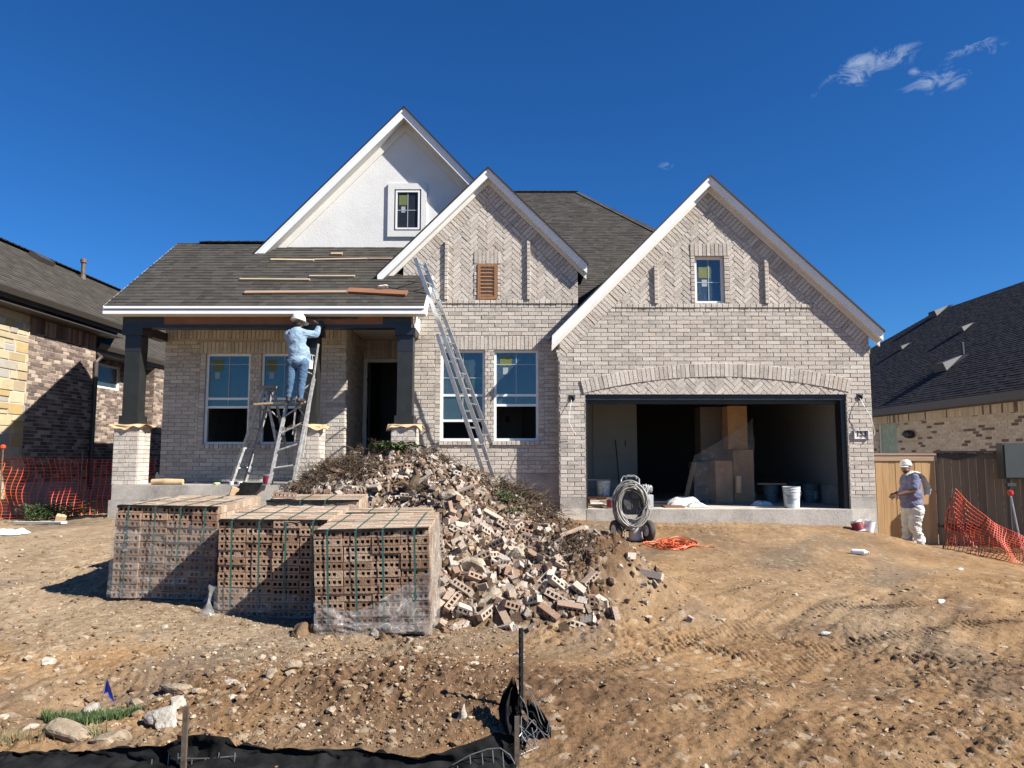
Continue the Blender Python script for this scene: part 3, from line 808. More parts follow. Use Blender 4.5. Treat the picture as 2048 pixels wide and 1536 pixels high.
# ---------------------------------------------------------------- garage interior
GI = MB(); gi0, gi1, gy1 = gl+.12, gr-.14, 20.2
xp = HX(1274, 880, 17.2)
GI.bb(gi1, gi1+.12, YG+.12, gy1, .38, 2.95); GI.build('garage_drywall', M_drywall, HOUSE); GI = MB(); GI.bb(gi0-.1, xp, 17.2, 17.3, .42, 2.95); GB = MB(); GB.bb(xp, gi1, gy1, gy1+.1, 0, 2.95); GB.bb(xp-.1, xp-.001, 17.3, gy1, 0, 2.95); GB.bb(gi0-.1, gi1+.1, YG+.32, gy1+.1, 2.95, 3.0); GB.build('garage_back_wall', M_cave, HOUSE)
GI.bb(gi0-.1, gi0, YG+.12, 17.2, 0, 2.95)
GI.build('garage_drywall', M_drywall, HOUSE)
GK = MB(); GK.bb(gi1-.03, gi1+.12, YG+.12, gy1, -.02, .375); GK.build('garage_curb', M_conc, HOUSE); GK = MB(); GK.bb(gi0, xp, 17.17, 17.3, -.02, .415); GK.build('garage_curb', M_conc, HOUSE)
GS = MB(); GS.bb(gi0-.1, gi1+.1, YG-.045, gy1, -.3, 0); GS.build('garage_slab', M_slab, HOUSE)
OB = MB()
for px_, py_ in ((1229, 829), (1231, 846), (1205, 870), (1247, 887)):
    p = at(px_, py_, 17.19); OB.bb(p.x-.05, p.x+.05, 17.185, 17.2, p.z-.07, p.z+.07)
p = atx(1676, 893, gi1); OB.bb(gi1-.008, gi1, p.y-.05, p.y+.05, p.z-.08, p.z+.08)
OB.build('outlet_box', M_dark, HOUSE)
dp = MB(); p0 = HX(1186, 880, 17.19); dp.bb(p0, p0+.72, 17.17, 17.198, .47, 2.5); dp.build('passage_door', M_drywall, HOUSE)
# ---------------------------------------------------------------- middle gable
Ym = YM-.17
mA, mL, mR = (lambda a, b, c: ((a.x, a.z), (b.x, b.z), (c.x, c.z)))(at(976, 334, Ym), at(755, 547, Ym), at(1174, 525, Ym))
offm = gable_trim(mA, mL, (mR[0], mR[1]), Ym, YM, YM+5, cut='plumb')
ml, mr = -2.08, HX(1156, 640, YM)
zmb = HZ(1060, 947, YM)
MA, ML_, MR_ = (mA[0], mA[1]-offm), (mL[0], mL[1]-offm), (mR[0], mR[1]-offm)
Wm = Wy(YM); MW = MB()
dL = Vector((MA[0]-ML_[0], MA[1]-ML_[1])).normalized(); nLm = Vector((dL.y, -dL.x))
dR = Vector((MR_[0]-MA[0], MR_[1]-MA[1])).normalized(); nRm = Vector((dR.y, -dR.x))
wholem = half(half([[(ml, zmb), (mr, zmb), (mr, 9), (ml, 9)]], MA, ML_), MR_, MA)
io = lambda p, n: (p[0]+n.x*bw, p[1]+n.y*bw)
innm = half(half(wholem, io(MA, nLm), io(ML_, nLm)), io(MR_, nRm), io(MA, nRm))
zrm = HZ(1020, 600, YM); zim = zrm-.152
lowm = half(wholem, (1, zim), (0, zim)); upm = half(innm, (0, zrm), (1, zrm))
bdm = half(half(wholem, (0, zim), (1, zim)), (1, zrm), (0, zrm))
mw = [(HX(881, 790, YM), HX(969.5, 790, YM)), (HX(988, 790, YM), HX(1077, 790, YM))]
mz0, mz1 = HZ(980, 881.5, YM), HZ(980, 700, YM)
sold = (HX(880, 690, YM), HX(1077, 690, YM), mz1, HZ(980, 672, YM))
holes = [(a_, b_, mz0, mz1) for a_, b_ in mw]+[sold]
# header columns beside the windows
hc = [(mw[0][0]-.11, mw[0][0], mz0-.0762, mz1), (mw[0][1], mw[1][0], mz0-.0762, mz1), (mw[1][1], mw[1][1]+.11, mz0-.0762, mz1)]
sl = [(a_-.03, b_+.03, mz0-.085, mz0) for a_, b_ in mw]
lay(MW, bond_running(bounds(lowm), z0=zim-.0762*60, x0=ml+.1), lowm, Wm, holes=holes+hc+sl, seed=21)
for i, h in enumerate(hc):
    reg = [[(h[0], h[2]), (h[1], h[2]), (h[1], h[3]), (h[0], h[3])]]
    lay(MW, bond_running(h, L=(.11 if i != 1 else .104), x0=h[0], z0=h[2], off=(0 if i != 1 else .5)), reg, Wm, holes=sl, seed=22+i)
for h in sl:
    lay(MW, bond_running(h, L=.088, H=.085, x0=h[0], z0=h[2], off=0), [[(h[0], h[2]), (h[1], h[2]), (h[1], h[3]), (h[0], h[3])]], Wm, t=.045, seed=26)
lay(MW, bond_running(sold, L=.0762, H=sold[3]-sold[2], x0=sold[0], z0=sold[2], off=0), [[(sold[0], sold[2]), (sold[1], sold[2]), (sold[1], sold[3]), (sold[0], sold[3])]], Wm, t=.013, seed=27)
lay(MW, bond_running(bounds(bdm), L=.104, z0=zim, x0=ml, off=.03), half(bdm, (1, zim+.0762), (0, zim+.0762)), Wm, t=.012, seed=28)
lay(MW, bond_running(bounds(bdm), L=.104, z0=zim, x0=ml, off=.03), half(bdm, (0, zim+.0762), (1, zim+.0762)), Wm, t=.03, seed=29)
vx0, vx1, vz0, vz1 = HX(955.5, 560, YM), HX(994.5, 560, YM), HZ(975, 599, YM), HZ(975, 528.5, YM)
vh = (HX(948, 540, YM), HX(1001, 540, YM), vz0, HZ(975, 503, YM))
rc = (mr-.09, mr, zrm, 9)
lay(MW, bond_herring(bounds(upm), ((vx0+vx1)/2, zrm+.1)), upm, Wm, holes=[vh], seed=30)
lay(MW, bond_running((vh[0], vh[1], vz1, vh[3]), L=.0762, H=vh[3]-vz1, z0=vz1, x0=vh[0], off=0), [[(vh[0], vz1), (vh[1], vz1), (vh[1], vh[3]), (vh[0], vh[3])]], Wm, t=.02, seed=31)
for a_, b_ in ((vh[0], vx0), (vx1, vh[1])):
    lay(MW, bond_running((a_, b_, vz0, vz1), L=b_-a_, x0=a_, z0=vz0, off=0), [[(a_, vz0), (b_, vz0), (b_, vz1), (a_, vz1)]], Wm, t=.018, seed=32)
bL = half(half(half(wholem, (MA[0], 0), (MA[0], 9)), io(ML_, nLm), io(MA, nLm)), (0, zrm), (1, zrm)); bR = half(half(half(wholem, (MA[0], 9), (MA[0], 0)), io(MA, nRm), io(MR_, nRm)), (0, zrm), (1, zrm))
rake_band(MW, ML_, MA, nLm, bL, Wm, 33); rake_band(MW, MA, MR_, nRm, bR, Wm, 34)
for px_, y0 in ((893, 484), (1057, 482)):
    x = HX(px_, 540, YM); z1 = HZ(px_, y0, YM)
    lay(MW, bond_running((x-.035, x+.035, zrm, z1), L=.07, x0=x-.035, z0=zrm, off=0), [[(x-.035, zrm), (x+.035, zrm), (x+.035, z1), (x-.035, z1)]], Wm, t=.06, seed=35, jit=.002)
bk = [list(wholem[0])]
for h in holes[:2]: bk = cut_hole(bk, *h)
for r in bk: MW.prism(ccw(r), YM, YM+.12, 1)
MW.build('middle_front_wall', [M_brick, M_mortar], HOUSE)
SW = MB(); zz = zb                                    # side of the garage wing
while zz < HZ(1120, 690, YG):
    yy = YG-.005; k = int(round((zz-zb)/.0762))
    SW.bb(gl-.012, gl+.02, YG-.004, YG+(.1 if k % 2 else .2)-.005, zz+.005, zz+.071, 0, (random.random(), random.random(), .5))
    SW.bb(gl-.012, gl+.02, YG+(.1 if k % 2 else .2)+.005, YM+.05, zz+.005, zz+.071, 0, (random.random(), random.random(), .5)); zz += .0762
SW.bb(gl, gl+.1, YG+.12, YM+.05, zb-.01, 2.9, 1)
SW.build('garage_side_wall', [M_brick, M_mortar], HOUSE)
f = MB(); f.bb(ml-.01, gl+.02, YM-.012, YM+.2, -.9, zmb-.004); f.build('middle_foundation', M_conc, HOUSE)
for i, (a_, b_) in enumerate(mw):
    r2 = HZ(980, 841 if i == 0 else 810, YM)
    window(HOUSE, a_, b_, mz0, mz1, YM+.05, rails=(HZ(980, 790, YM), r2), hz=HZ(980, 728 if i else 755, YM), sticker=None if i == 0 else (HX(1000, 720, YM), HZ(1000, 711, YM), .22, .19))
# louvred vent
v = MB(); fw = .055
v.bb(vx0, vx0+fw, YM-.035, YM+.05, vz0, vz1); v.bb(vx1-fw, vx1, YM-.035, YM+.05, vz0, vz1); v.bb(vx0+fw, vx1-fw, YM-.033, YM+.05, vz1-fw, vz1); v.bb(vx0+fw, vx1-fw, YM-.033, YM+.05, vz0, vz0+fw)
M_vent = woodmat('vent_cedar', (.20, .085, .03), (.38, .19, .085), ax='Z')
vo = v.build('gable_vent', M_vent, HOUSE)
s = MB(); n = 8
for i in range(n):
    z = vz0+fw+(vz1-vz0-2*fw)*(i+.5)/n
    s.box(((vx0+vx1)/2, YM-.002, z), (vx1-vx0-2*fw, .075, .012), Matrix.Rotation(R(42), 3, 'X'))
s.bb(vx0+fw, vx1-fw, YM+.03, YM+.045, vz0+fw, vz1-fw)
s.build('louvre', M_vent, vo)
# ---------------------------------------------------------------- stucco gable
Ysf = 15.1
sA, sL = (lambda a, b: ((a.x, a.z), (b.x, b.z)))(at(808, 213, Ysf), at(506, 508, Ysf))
sR = (sA[0]+(sA[0]-sL[0])*.97, sL[1])
gable_trim(sA, sL, sR, Ysf, YS, 21.5, cut='level', frieze=.17, fh=.15)
T = MB(); so_ = .35
T.prism(ccw([(sL[0]+.25, sL[1]-.4), (sR[0]-.25, sR[1]-.4), (sR[0]-.25, sR[1]-.05), (sA[0], sA[1]-.2), (sL[0]+.25, sL[1]-.05)]), YS, YS+.15)
T.build('stucco_gable_wall', M_stucco, HOUSE)
px0, px1, pz0, pz1 = HX(775.5, 420, YS-.045), HX(853, 420, YS-.045), HZ(815, 473, YS-.045), HZ(815, 366.5, YS-.045)
qx0, qx1, qz0, qz1 = HX(788, 420, YS-.05), HX(842, 420, YS-.05), HZ(815, 461, YS-.05), HZ(815, 378, YS-.05)
Pm = MB()
for x0, x1, z0, z1 in ((px0, qx0, pz0, pz1), (qx1, px1, pz0, pz1), (qx0, qx1, pz0, qz0), (qx0, qx1, qz1, pz1)): Pm.bb(x0, x1, YS-.045, YS+.02, z0, z1)
po = Pm.build('window_surround', M_stucco, HOUSE)
Pn = MB(); Pn.bb(qx0, qx1, YS-.012, YS+.01, qz0, qz1); Pn.build('dark_window_backing', M_wetblack, HOUSE)  # black panel stands in for the dark interior behind the pane
window(HOUSE, qx0+.03, qx1-.03, qz0+.03, qz1-.03, YS-.044, hz=HZ(815, 421, YS), sticker=(qx0+.10, HZ(800, 390.5, YS), .19, .22), fw=.035)
# ---------------------------------------------------------------- porch roof
Ye = 12.9; ze = at(500, 611, Ye).z; sl_p = .70
xL, xR = -7.12, HX(848, 615, Ye)
zpr = lambda Y: ze+sl_p*(Y-Ye)
Yr = 15.62
PR = MB()
shingles(PR, [(xL, Ye, ze), (xR, Ye, ze), (xR, YM, zpr(YM)), (xL, YM, zpr(YM))], seed=41)
shingles(PR, [(xL, YM, zpr(YM)), (ml+.02, YM, zpr(YM)), (ml+.02, Yr, zpr(Yr)), (xL, Yr, zpr(Yr))], seed=42)
PR.slab([(xL, Ye, ze-.012), (xR, Ye, ze-.012), (xR, YM, zpr(YM)-.012), (xL, YM, zpr(YM)-.012)], (0, 0, -.06), 1)
PR.slab([(xL, YM, zpr(YM)-.012), (ml, YM, zpr(YM)-.012), (ml, Yr, zpr(Yr)-.012), (xL, Yr, zpr(Yr)-.012)], (0, 0, -.06), 1)
PR.slab([(xL, Yr, zpr(Yr)-.012), (ml, Yr, zpr(Yr)-.012), (ml, Yr+3, zpr(Yr)-2.1), (xL, Yr+3, zpr(Yr)-2.1)], (0, 0, -.06), 1)
PR.build('porch_roof', [M_shingle, M_drip], HOUSE)
cap = MB(); x = HX(402, 490, Yr)
while x < HX(530, 490, Yr): cap.box((x+.13, Yr, zpr(Yr)+.012), (.27, .2, .018), Matrix.Rotation(R(-3), 3, 'Y'), 0, (random.random(), .5, .5)); x += .2
cap.build('ridge_cap', M_shingle_r, HOUSE)
f = MB(); zfb = HZ(500, 627.5, Ye)
f.bb(xL, xR, Ye+.0, Ye+.025, zfb, ze-.055); f.bb(xL, xR, Ye-.022, Ye+.02, ze-.055, ze-.012)
f.slab([(xR+.001, Ye, zfb), (xR+.001, Ye, ze-.01), (xR+.001, YM, zpr(YM)-.01), (xR+.001, YM, zpr(YM)-.16), (xR+.001, Ye+.25, zfb)], (.022, 0, 0))
f.slab([(xL-.022, Ye, zfb), (xL-.022, Ye, ze-.01), (xL-.022, Yr, zpr(Yr)-.01), (xL-.022, Yr, zpr(Yr)-.18), (xL-.022, Ye+.2, zfb)], (.022, 0, 0))
f.build('fascia', M_white, HOUSE)
Yb = 13.18
s = MB(); s.bb(xL+.02, xR-.02, Ye+.025, Yb, zfb, zfb+.015); s.build('eave_soffit', M_white2, HOUSE)
zbb = HZ(500, 649, Yb); xcl, xcr = HX(247, 640, Yb), HX(823, 640, Yb)
bm = MB()
xk = [xcl, HX(328, 640, Yb), HX(660, 640, Yb), HX(700, 640, Yb), HX(766, 640, Yb), xcr]
bm.bb(xcl, xcr, Yb, Yb+.24, zbb, zfb+.10)
bmo = bm.build('porch_beam', M_primed, HOUSE)
bp = MB()
def pad(x0, x1, z0, z1, wob=.03):
    n = 12; up_ = []; dn = []
    for i in range(n+1):
        t = i/n; up_.append((x0+(x1-x0)*t, z1)); dn.append((x0+(x1-x0)*t+random.uniform(-.01, .01), z0+random.uniform(0, wob)))
    for i in range(n): bp.poly([(dn[i][0], Yb-.003, dn[i][1]), (dn[i+1][0], Yb-.003, dn[i+1][1]), (up_[i+1][0], Yb-.003, up_[i+1][1]), (up_[i][0], Yb-.003, up_[i][1])])
zt_ = zfb+.02
pad(xcl, xk[1], zbb, zt_, .0); pad(xk[4], xcr, zbb, zt_, 0); pad(HX(612, 640, Yb), HX(716, 640, Yb), zbb+.09, zt_, .03)
bp.bb(xcl, xcr, Yb-.006, Yb+.246, zbb-.06, zbb-.002)
bp.slab([(xcl-.004, Yb-.004, zbb-.05), (xcl-.004, Yb-.004, zt_), (xcl-.004, Yb+.3, zt_), (xcl-.004, Yb+.3, zbb-.05)], (-.004, 0, 0))
bp.bar((xcl+.12, Yb+.2, zbb-.03), (xcl+.12, YP-.02, zbb-.03), .16, .16)
bp.build('fresh_paint', M_wetblack, bmo)
r = MB(); xw = HX(830, 645, YM); zz0 = HZ(835, 663, YM); r.bb(xcr+.02, HX(839.5, 645, YM-.01), YM-.02, YM-.004, zz0, zfb+.1); r.bb(xcr+.02, xcr+.04, Yb+.25, YM-.02, zbb-.02, zfb+.1); r.build('beam_return_trim', M_white, HOUSE)
r = MB(); r.bb(xcr-.1, xcr+.02, Yb+.24, YM-.02, zbb-.12, zbb-.01); r.build('beam_return', M_blackp, HOUSE)
# ---------------------------------------------------------------- porch columns
zs = HZ(300, 970, 13.1)
def column(xc, kraft_seed):
    yc = 13.34
    pi_ = MB(); zp = zs+1.0; w = .42
    q = []
    for k in range(13):
        z0 = zs+.003+k*.0762
        for face in range(4):
            o = 0 if (k+face) % 2 else .1
            segs = [-.21, -.21+.1+o, .21-.2+o*.6, .21]
            for a_, b_ in zip(segs[:-1], segs[1:]):
                rn = (random.random(), random.random(), .5)
                a2, b2 = a_+.004, b_-.004
                dz = (z0+.004, z0+.072); e = .011
                if face == 0: pi_.bb(xc+a2, xc+b2, yc-.21-e, yc-.2, *dz, 0, rn)
                elif face == 1: pi_.bb(xc+.2, xc+.21+e, yc+a2, yc+b2, *dz, 0, rn)
                elif face == 2: pi_.bb(xc-.21-e, xc-.2, yc+a2, yc+b2, *dz, 0, rn)
    pi_.bb(xc-.21, xc+.21, yc-.21, yc+.21, zs, zp, 1)
    pco = pi_.build('brick_pier', [M_brick, M_mortar], HOUSE)
    c = MB(); ht = .13; zc0 = zp+.05; zct = zbb-.06
    c.box((xc, yc, (zc0+.16+zct)/2), (.27, .27, zct-zc0-.16))
    c.bb(xc-.17, xc+.17, yc-.17, yc+.17, zc0, zc0+.16)
    c.build('porch_column', M_blackp, HOUSE)
    c = MB(); c.bb(xc-.138, xc+.138, yc-.138, yc+.138, zct-.42, zct-.13); c.bb(xc-.18, xc+.18, yc-.18, yc+.18, zct-.13, zct); c.build('column_capital', M_wetblack, HOUSE)
    # kraft paper wrapped over the pier cap
    k = MB(); n = 30; m = 14
    vs = []
    for j in range(m+1):
        for i in range(n+1):
            u = -1+2*i/n; v_ = -1+2*j/m
            z = zp+.055+.008*math.sin(u*5+kraft_seed*2)*math.sin(v_*4+kraft_seed)
            ax = max(abs(u)-.70, 0)/.30; ay = max(abs(v_)-.70, 0)/.30
            dr = .045+.05*max(0, math.sin(u*2.6+kraft_seed*1.9))+.015*math.sin(u*9+kraft_seed)
            z -= ay**1.3*dr*(1 if v_ < 0 else .7)+ax**1.6*(.02+.03*math.sin(v_*3+kraft_seed))
            vs.append((xc+u*(.31+.035*math.sin(v_*2+kraft_seed)+.04*(u > 0)*(v_ < 0)), yc+v_*(.27+.012*math.sin(u*6)), z))
    fs = [(j*(n+1)+i, j*(n+1)+i+1, (j+1)*(n+1)+i+1, (j+1)*(n+1)+i) for j in range(m) for i in range(n)]
    k.add(vs, fs)
    k.bb(xc-.24, xc+.24, yc-.24, yc+.24, zp, zp+.045)
    ko = k.build('kraft_paper_cover', M_kraft, HOUSE, smooth=True)
xc1, xc2, xc3 = HX(250, 920, 13.13), HX(612, 920, 13.13), HX(806, 920, 13.13)
for i, xc in enumerate((xc1, xc2, xc3)): column(xc, 1+i*2.3)
sb = MB(); xs0 = HX(222, 1000, 13.0)
sb.bb(xs0, ml-.02, 13.0, YP, zs-.25, zs); sb.bb(xs0-.03, ml-.02, 12.97, YP, -.9, zs-.255); sb.bb(-3.6, ml-.02, YP, 16.4, -.9, zs)
sb.build('porch_slab', M_conc, HOUSE)
# ---------------------------------------------------------------- porch back wall, alcove, door
pl, pr_ = HX(326, 800, YP), HX(690, 800, YP)
zct = HZ(500, 653, YP); PW = MB(); Wp = Wy(YP)
pw = [(HX(409, 800, YP), HX(498.5, 800, YP)), (HX(520.5, 800, YP), HX(610, 800, YP))]
qz0_, qz1_ = HZ(450, 888.5, YP), HZ(450, 707, YP)
s1 = (HX(400, 695, YP), HX(620, 695, YP), qz1_, HZ(450, 683, YP)); s2 = (pl, pr_, HZ(450, 678.5, YP), zct)
reg = [[(pl, zs-.3), (pr_, zs-.3), (pr_, zct), (pl, zct)]]
hcp = [(pw[0][0]-.11, pw[0][0], qz0_-.0762, qz1_), (pw[0][1], pw[1][0], qz0_-.0762, qz1_), (pw[1][1], pw[1][1]+.11, qz0_-.0762, qz1_)]
hp = [(a_, b_, qz0_, qz1_) for a_, b_ in pw]+[s1, s2]
slp = [(a_-.03, b_+.03, qz0_-.085, qz0_) for a_, b_ in pw]
lay(PW, bond_running(reg and bounds(reg), z0=zs, x0=pl), reg, Wp, holes=hp+hcp+slp, seed=51)
for i, h in enumerate(hcp): lay(PW, bond_running(h, L=(.11 if i != 1 else .104), x0=h[0], z0=h[2], off=(0 if i != 1 else .5)), [[(h[0], h[2]), (h[1], h[2]), (h[1], h[3]), (h[0], h[3])]], Wp, holes=slp, seed=52+i)
for h in slp: lay(PW, bond_running(h, L=.088, H=.085, x0=h[0], z0=h[2], off=0), [[(h[0], h[2]), (h[1], h[2]), (h[1], h[3]), (h[0], h[3])]], Wp, t=.045, seed=56)
for h in (s1, s2): lay(PW, bond_running(h, L=.0762, H=h[3]-h[2], x0=h[0], z0=h[2], off=0), [[(h[0], h[2]), (h[1], h[2]), (h[1], h[3]), (h[0], h[3])]], Wp, t=.013, seed=57)
bk = [list(reg[0])]
for h in hp[:2]: bk = cut_hole(bk, *h)
for r in bk: PW.prism(ccw(r), YP, YP+.12, 1)
YD = 16.2
Wl = lambda u, v, d: Vector((pr_+d, u, v))             # left side wall of the alcove (faces +X)
regl = [[(YP, zs), (YD, zs), (YD, zct), (YP, zct)]]
lay(PW, bond_running(bounds(regl), z0=zs, x0=YP), [[(YP, zs), (YD, zs), (YD, zct-.24), (YP, zct-.24)]], Wl, seed=61)
lay(PW, bond_running((YP, YD, zct-.24, zct), L=.0762, H=.24, x0=YP, z0=zct-.24, off=0), regl, Wl, seed=62)
PW.bb(pr_-.12, pr_, YP+.12, YD+.1, zs, zct, 1)
Wd = Wy(YD); dx0, dx1, dz1 = HX(727, 800, YD), HX(727, 800, YD)+1.0, HZ(760, 718, YD)
regd = [[(pr_, zs), (ml+.15, zs), (ml+.15, zct), (pr_, zct)]]
dh = (dx0, dx1, 0, dz1)
lay(PW, bond_running(bounds(regd), z0=zs, x0=pr_), [[(pr_, zs), (ml+.15, zs), (ml+.15, dz1), (pr_, dz1)]], Wd, holes=[dh], seed=63)
zmid = (dz1+zct)/2
for z0, z1 in ((dz1, zmid), (zmid, zct)): lay(PW, bond_running((pr_, ml+.15, z0, z1), L=.0762, H=z1-z0, x0=pr_, z0=z0, off=0), [[(pr_, z0), (ml+.15, z0), (ml+.15, z1), (pr_, z1)]], Wd, seed=64)
for r in cut_hole([regd[0]], *dh): PW.prism(ccw(r), YD, YD+.12, 1)
PW.bb(ml+.02, ml+.14, YM+.12, YD+.1, zs, zct, 1)
PW.build('porch_wall', [M_brick, M_mortar], HOUSE)
d = MB(); d.bb(dx0, dx0+.07, YD-.015, YD+.1, zs, dz1); d.bb(dx1-.07, dx1, YD-.015, YD+.1, zs, dz1); d.bb(dx0+.07, dx1-.07, YD-.013, YD+.1, dz1-.07, dz1)
do = d.build('door_frame', M_white2, HOUSE)
d = MB()
for z in (.3, 1.2, 2.1): d.bb(dx0+.068, dx0+.078, YD+.01, YD+.09, zs+z, zs+z+.1)
d.build('hinge', M_dark, do)
d = MB(); d.bb(dx0+.085, dx0+.125, YD+.12, YD+.98, zs+.02, dz1-.08); d.build('open_door', M_blackp, HOUSE)
for i, (a_, b_) in enumerate(pw):
    window(HOUSE, a_, b_, qz0_, qz1_, YP+.05, rails=(HZ(450, 797, YP), HZ(450, 814, YP)), hz=HZ(450, 728, YP), sticker=(HX(423 if i == 0 else 532, 720, YP), HZ(450, 718, YP), .20, .22))
c = MB(); c.bb(xcl+.2, ml+.05, Yb+.2, YP-.012, zct-.0, zct+.03); c.bb(pr_+.012, ml+.05, YP-.012, YD-.012, zct, zct+.03); c.build('porch_ceiling', M_ceil, HOUSE)
# ---------------------------------------------------------------- shell and interior
S = MB()
S.bb(pl, pl+.12, YP+.12, 26, -.9, zct+1.2); S.bb(gr-.12, gr, YG+.12, 26, -.9, HZ(1745, 700, YG)); S.bb(pl, gr, 26, 26.12, -.9, 3.4)
S.build('outer_wall', M_brick, HOUSE)
I = MB()
zf = zs+.02
I.bb(-3.52, -3.42, 18.2, 19.6, zf, zct); I.bb(-3.4, .6, YD+.2, 19.6, zct, zct+.06); I.bb(pl+.12, -3.5, 18.2, 18.3, zf, zct); I.bb(-3.55, -3.42, YP+.13, 18.2, zf, zct); I.bb(-3.6, .7, 19.5, 19.6, zf, zct+.06)
I.bb(ml+.2, gl-.2, 17.4, 17.5, zf, zct); I.bb(ml+.14, ml+.24, YD+.2, 17.4, zf, zct); I.bb(gl-.12, gl, YM+.12, 17.4, zf, zct)
I.bb(pl+.12, gl+.1, YP+.13, 22, zct+.03, zct+.08); I.bb(ml+.1, gl, YM+.13, 18, zct+.03, zct+.08); I.bb(pl+.12, gl, YM+.14, 22, zf-.2, zf-.001)
I.build('interior_partition', M_int, HOUSE)
I = MB(); I.bb(HX(1044, 850, 17.2)-1.2, HX(1044, 850, 17.2)-.0, 17.2, 17.38, zf, zct); I.build('interior_drywall', M_drywall, HOUSE)
I = MB(); p = at(1015, 838, 17.19); I.bb(p.x-.05, p.x+.05, 17.185, 17.2, p.z-.07, p.z+.07); I.build('outlet_box', M_dark, HOUSE)
# ---------------------------------------------------------------- main hip roof
mz = lambda Y: CZ+3.0+.646*(Y-14.5)
MRf = MB()
shingles(MRf, [(-1.2, 14.45, mz(14.45)), (6.0, 14.45, mz(14.45)), (2.02, 22.46, mz(22.46)), (-3.2, 22.46, mz(22.46)), (-3.2, 16.2, mz(16.2))], seed=71)
MRf.poly([(6.0, 14.4, mz(14.4)), (6.4, 26.5, mz(14.4)), (2.02, 22.46, mz(22.46))], 1)
MRf.poly([(6.4, 26.5, mz(14.4)), (-6.8, 26.5, mz(14.4)), (-3.2, 22.46, mz(22.46)), (2.02, 22.46, mz(22.46))], 1)
MRf.poly([(-6.8, 26.5, mz(14.4)), (-6.8, 17.6, mz(14.4)), (-3.2, 16.4, mz(16.2)), (-3.2, 22.46, mz(22.46))], 1)
MRf.build('main_roof', [M_shingle, M_drip], HOUSE)
cap = MB(); p0 = Vector((2.02, 22.46, mz(22.46))); p1 = Vector((5.4, 15.0, mz(15.0))); L = (p1-p0).length; n = int(L/.2)
dd = (p1-p0).normalized()
for i in range(n): cap.bar(p0+dd*(i*.2), p0+dd*(i*.2+.24), .22, .016, (0, 0, 1), 0, (random.random(), .5, .5))
n = int(5.2/.2)
for i in range(n): cap.bb(2.02-i*.2-.22, 2.02-i*.2, 22.36, 22.56, p0.z+.004, p0.z+.022+.004*(i % 2), 1 if i > 14 else 0, (random.random(), .5, .5))
cap.build('hip_cap', [M_shingle, M_drip], HOUSE)
# ---------------------------------------------------------------- light boxes, wires, house number
def hang(pts, r=.006, sub=8):
    P = [Vector(p) for p in pts]; out = []
    for i in range(len(P)-1):
        p0, p1, p2, p3 = P[max(i-1, 0)], P[i], P[i+1], P[min(i+2, len(P)-1)]
        for k in range(sub):
            t = k/sub
            out.append(.5*((2*p1)+(-p0+p2)*t+(2*p0-5*p1+4*p2-p3)*t*t+(-p0+3*p1-3*p2+p3)*t**3))
    out.append(P[-1]); return out
for px_, py_, wp in ((1144, 797, ((1143, 800, .03), (1140, 818, .10), (1138, 842, .13), (1145, 858, .12), (1151, 869, .07))), (1719, 794, ((1720, 797, .03), (1726, 808, .1), (1733, 820, .12), (1741, 833, .12), (1749, 862, .05), (1747, 872, .04)))):
    p = at(px_, py_, YG-.01)
    b = MB(); b.lathe([(.05, 0), (.055, .012), (.055, .02), (.042, .024), (.038, .006)], p, 16, Matrix.Rotation(R(90), 3, 'X')); b.bb(p.x-.062, p.x+.062, YG-.014, YG-.002, p.z+.02, p.z+.065)
    bo = b.build('light_box', M_dark, HOUSE)
    w = MB(); w.tube(hang([at(a_, b_, YG-.01-c_) for a_, b_, c_ in wp]), .0055, 6); w.build('cable', M_white_pl, bo)
pc = [at(1707, 860, YG-.02), at(1737, 878, YG-.02)]
n_ = MB(); n_.bb(pc[0].x, pc[1].x, YG-.034, YG-.0, pc[1].z, pc[0].z); n_.bb(pc[0].x, pc[0].x+.012, YG-.05, YG-.034, pc[1].z, pc[0].z); n_.bb(pc[1].x-.02, pc[1].x, YG-.062, YG-.034, pc[1].z, pc[0].z); n_.bb(pc[0].x+.012, pc[1].x-.02, YG-.058, YG-.034, pc[0].z-.014, pc[0].z); n_.bb(pc[0].x+.012, pc[1].x-.02, YG-.045, YG-.034, pc[1].z, pc[1].z+.01)
no = n_.build('house_number_plaque', simple('cast_stone', (.62, .60, .56), .8, var=.05), HOUSE)
def text_obj(txt, size, loc, mat, parent, name, depth=.003, sx=1):
    cu = bpy.data.curves.new(name, 'FONT'); cu.body = txt; cu.size = size; cu.align_x = 'CENTER'; cu.align_y = 'CENTER'; cu.extrude = depth
    cu.offset = size*.028
    to = bpy.data.objects.new(name+'_c', cu); COL.objects.link(to)
    me = bpy.data.meshes.new_from_object(to.evaluated_get(bpy.context.evaluated_depsgraph_get()))
    bpy.data.objects.remove(to); bpy.data.curves.remove(cu)
    o0 = ORG[parent.name]
    for v in me.vertices:
        x, y, z = v.co; v.co = Vector((loc[0]+x*sx, loc[1]-z, loc[2]+y))-o0
    me.materials.clear(); me.materials.append(mat)
    o = bpy.data.objects.new(name, me); COL.objects.link(o); o.parent = parent; ORG[o.name] = Vector(o0); return o
text_obj('153', .165, ((pc[0].x+pc[1].x)/2, YG-.036, (pc[0].z*.6+pc[1].z*.4)), M_dark, no, 'house_number', sx=.78)
st_ = MB(); p = at(1722, 874, YG-.036); st_.tube([(p.x-.025*math.cos(t), YG-.037, p.z+.016*math.sin(t)) for t in np.linspace(.2, 5.4, 12)], .004, 5); st_.build('star_emblem', M_steel, no)
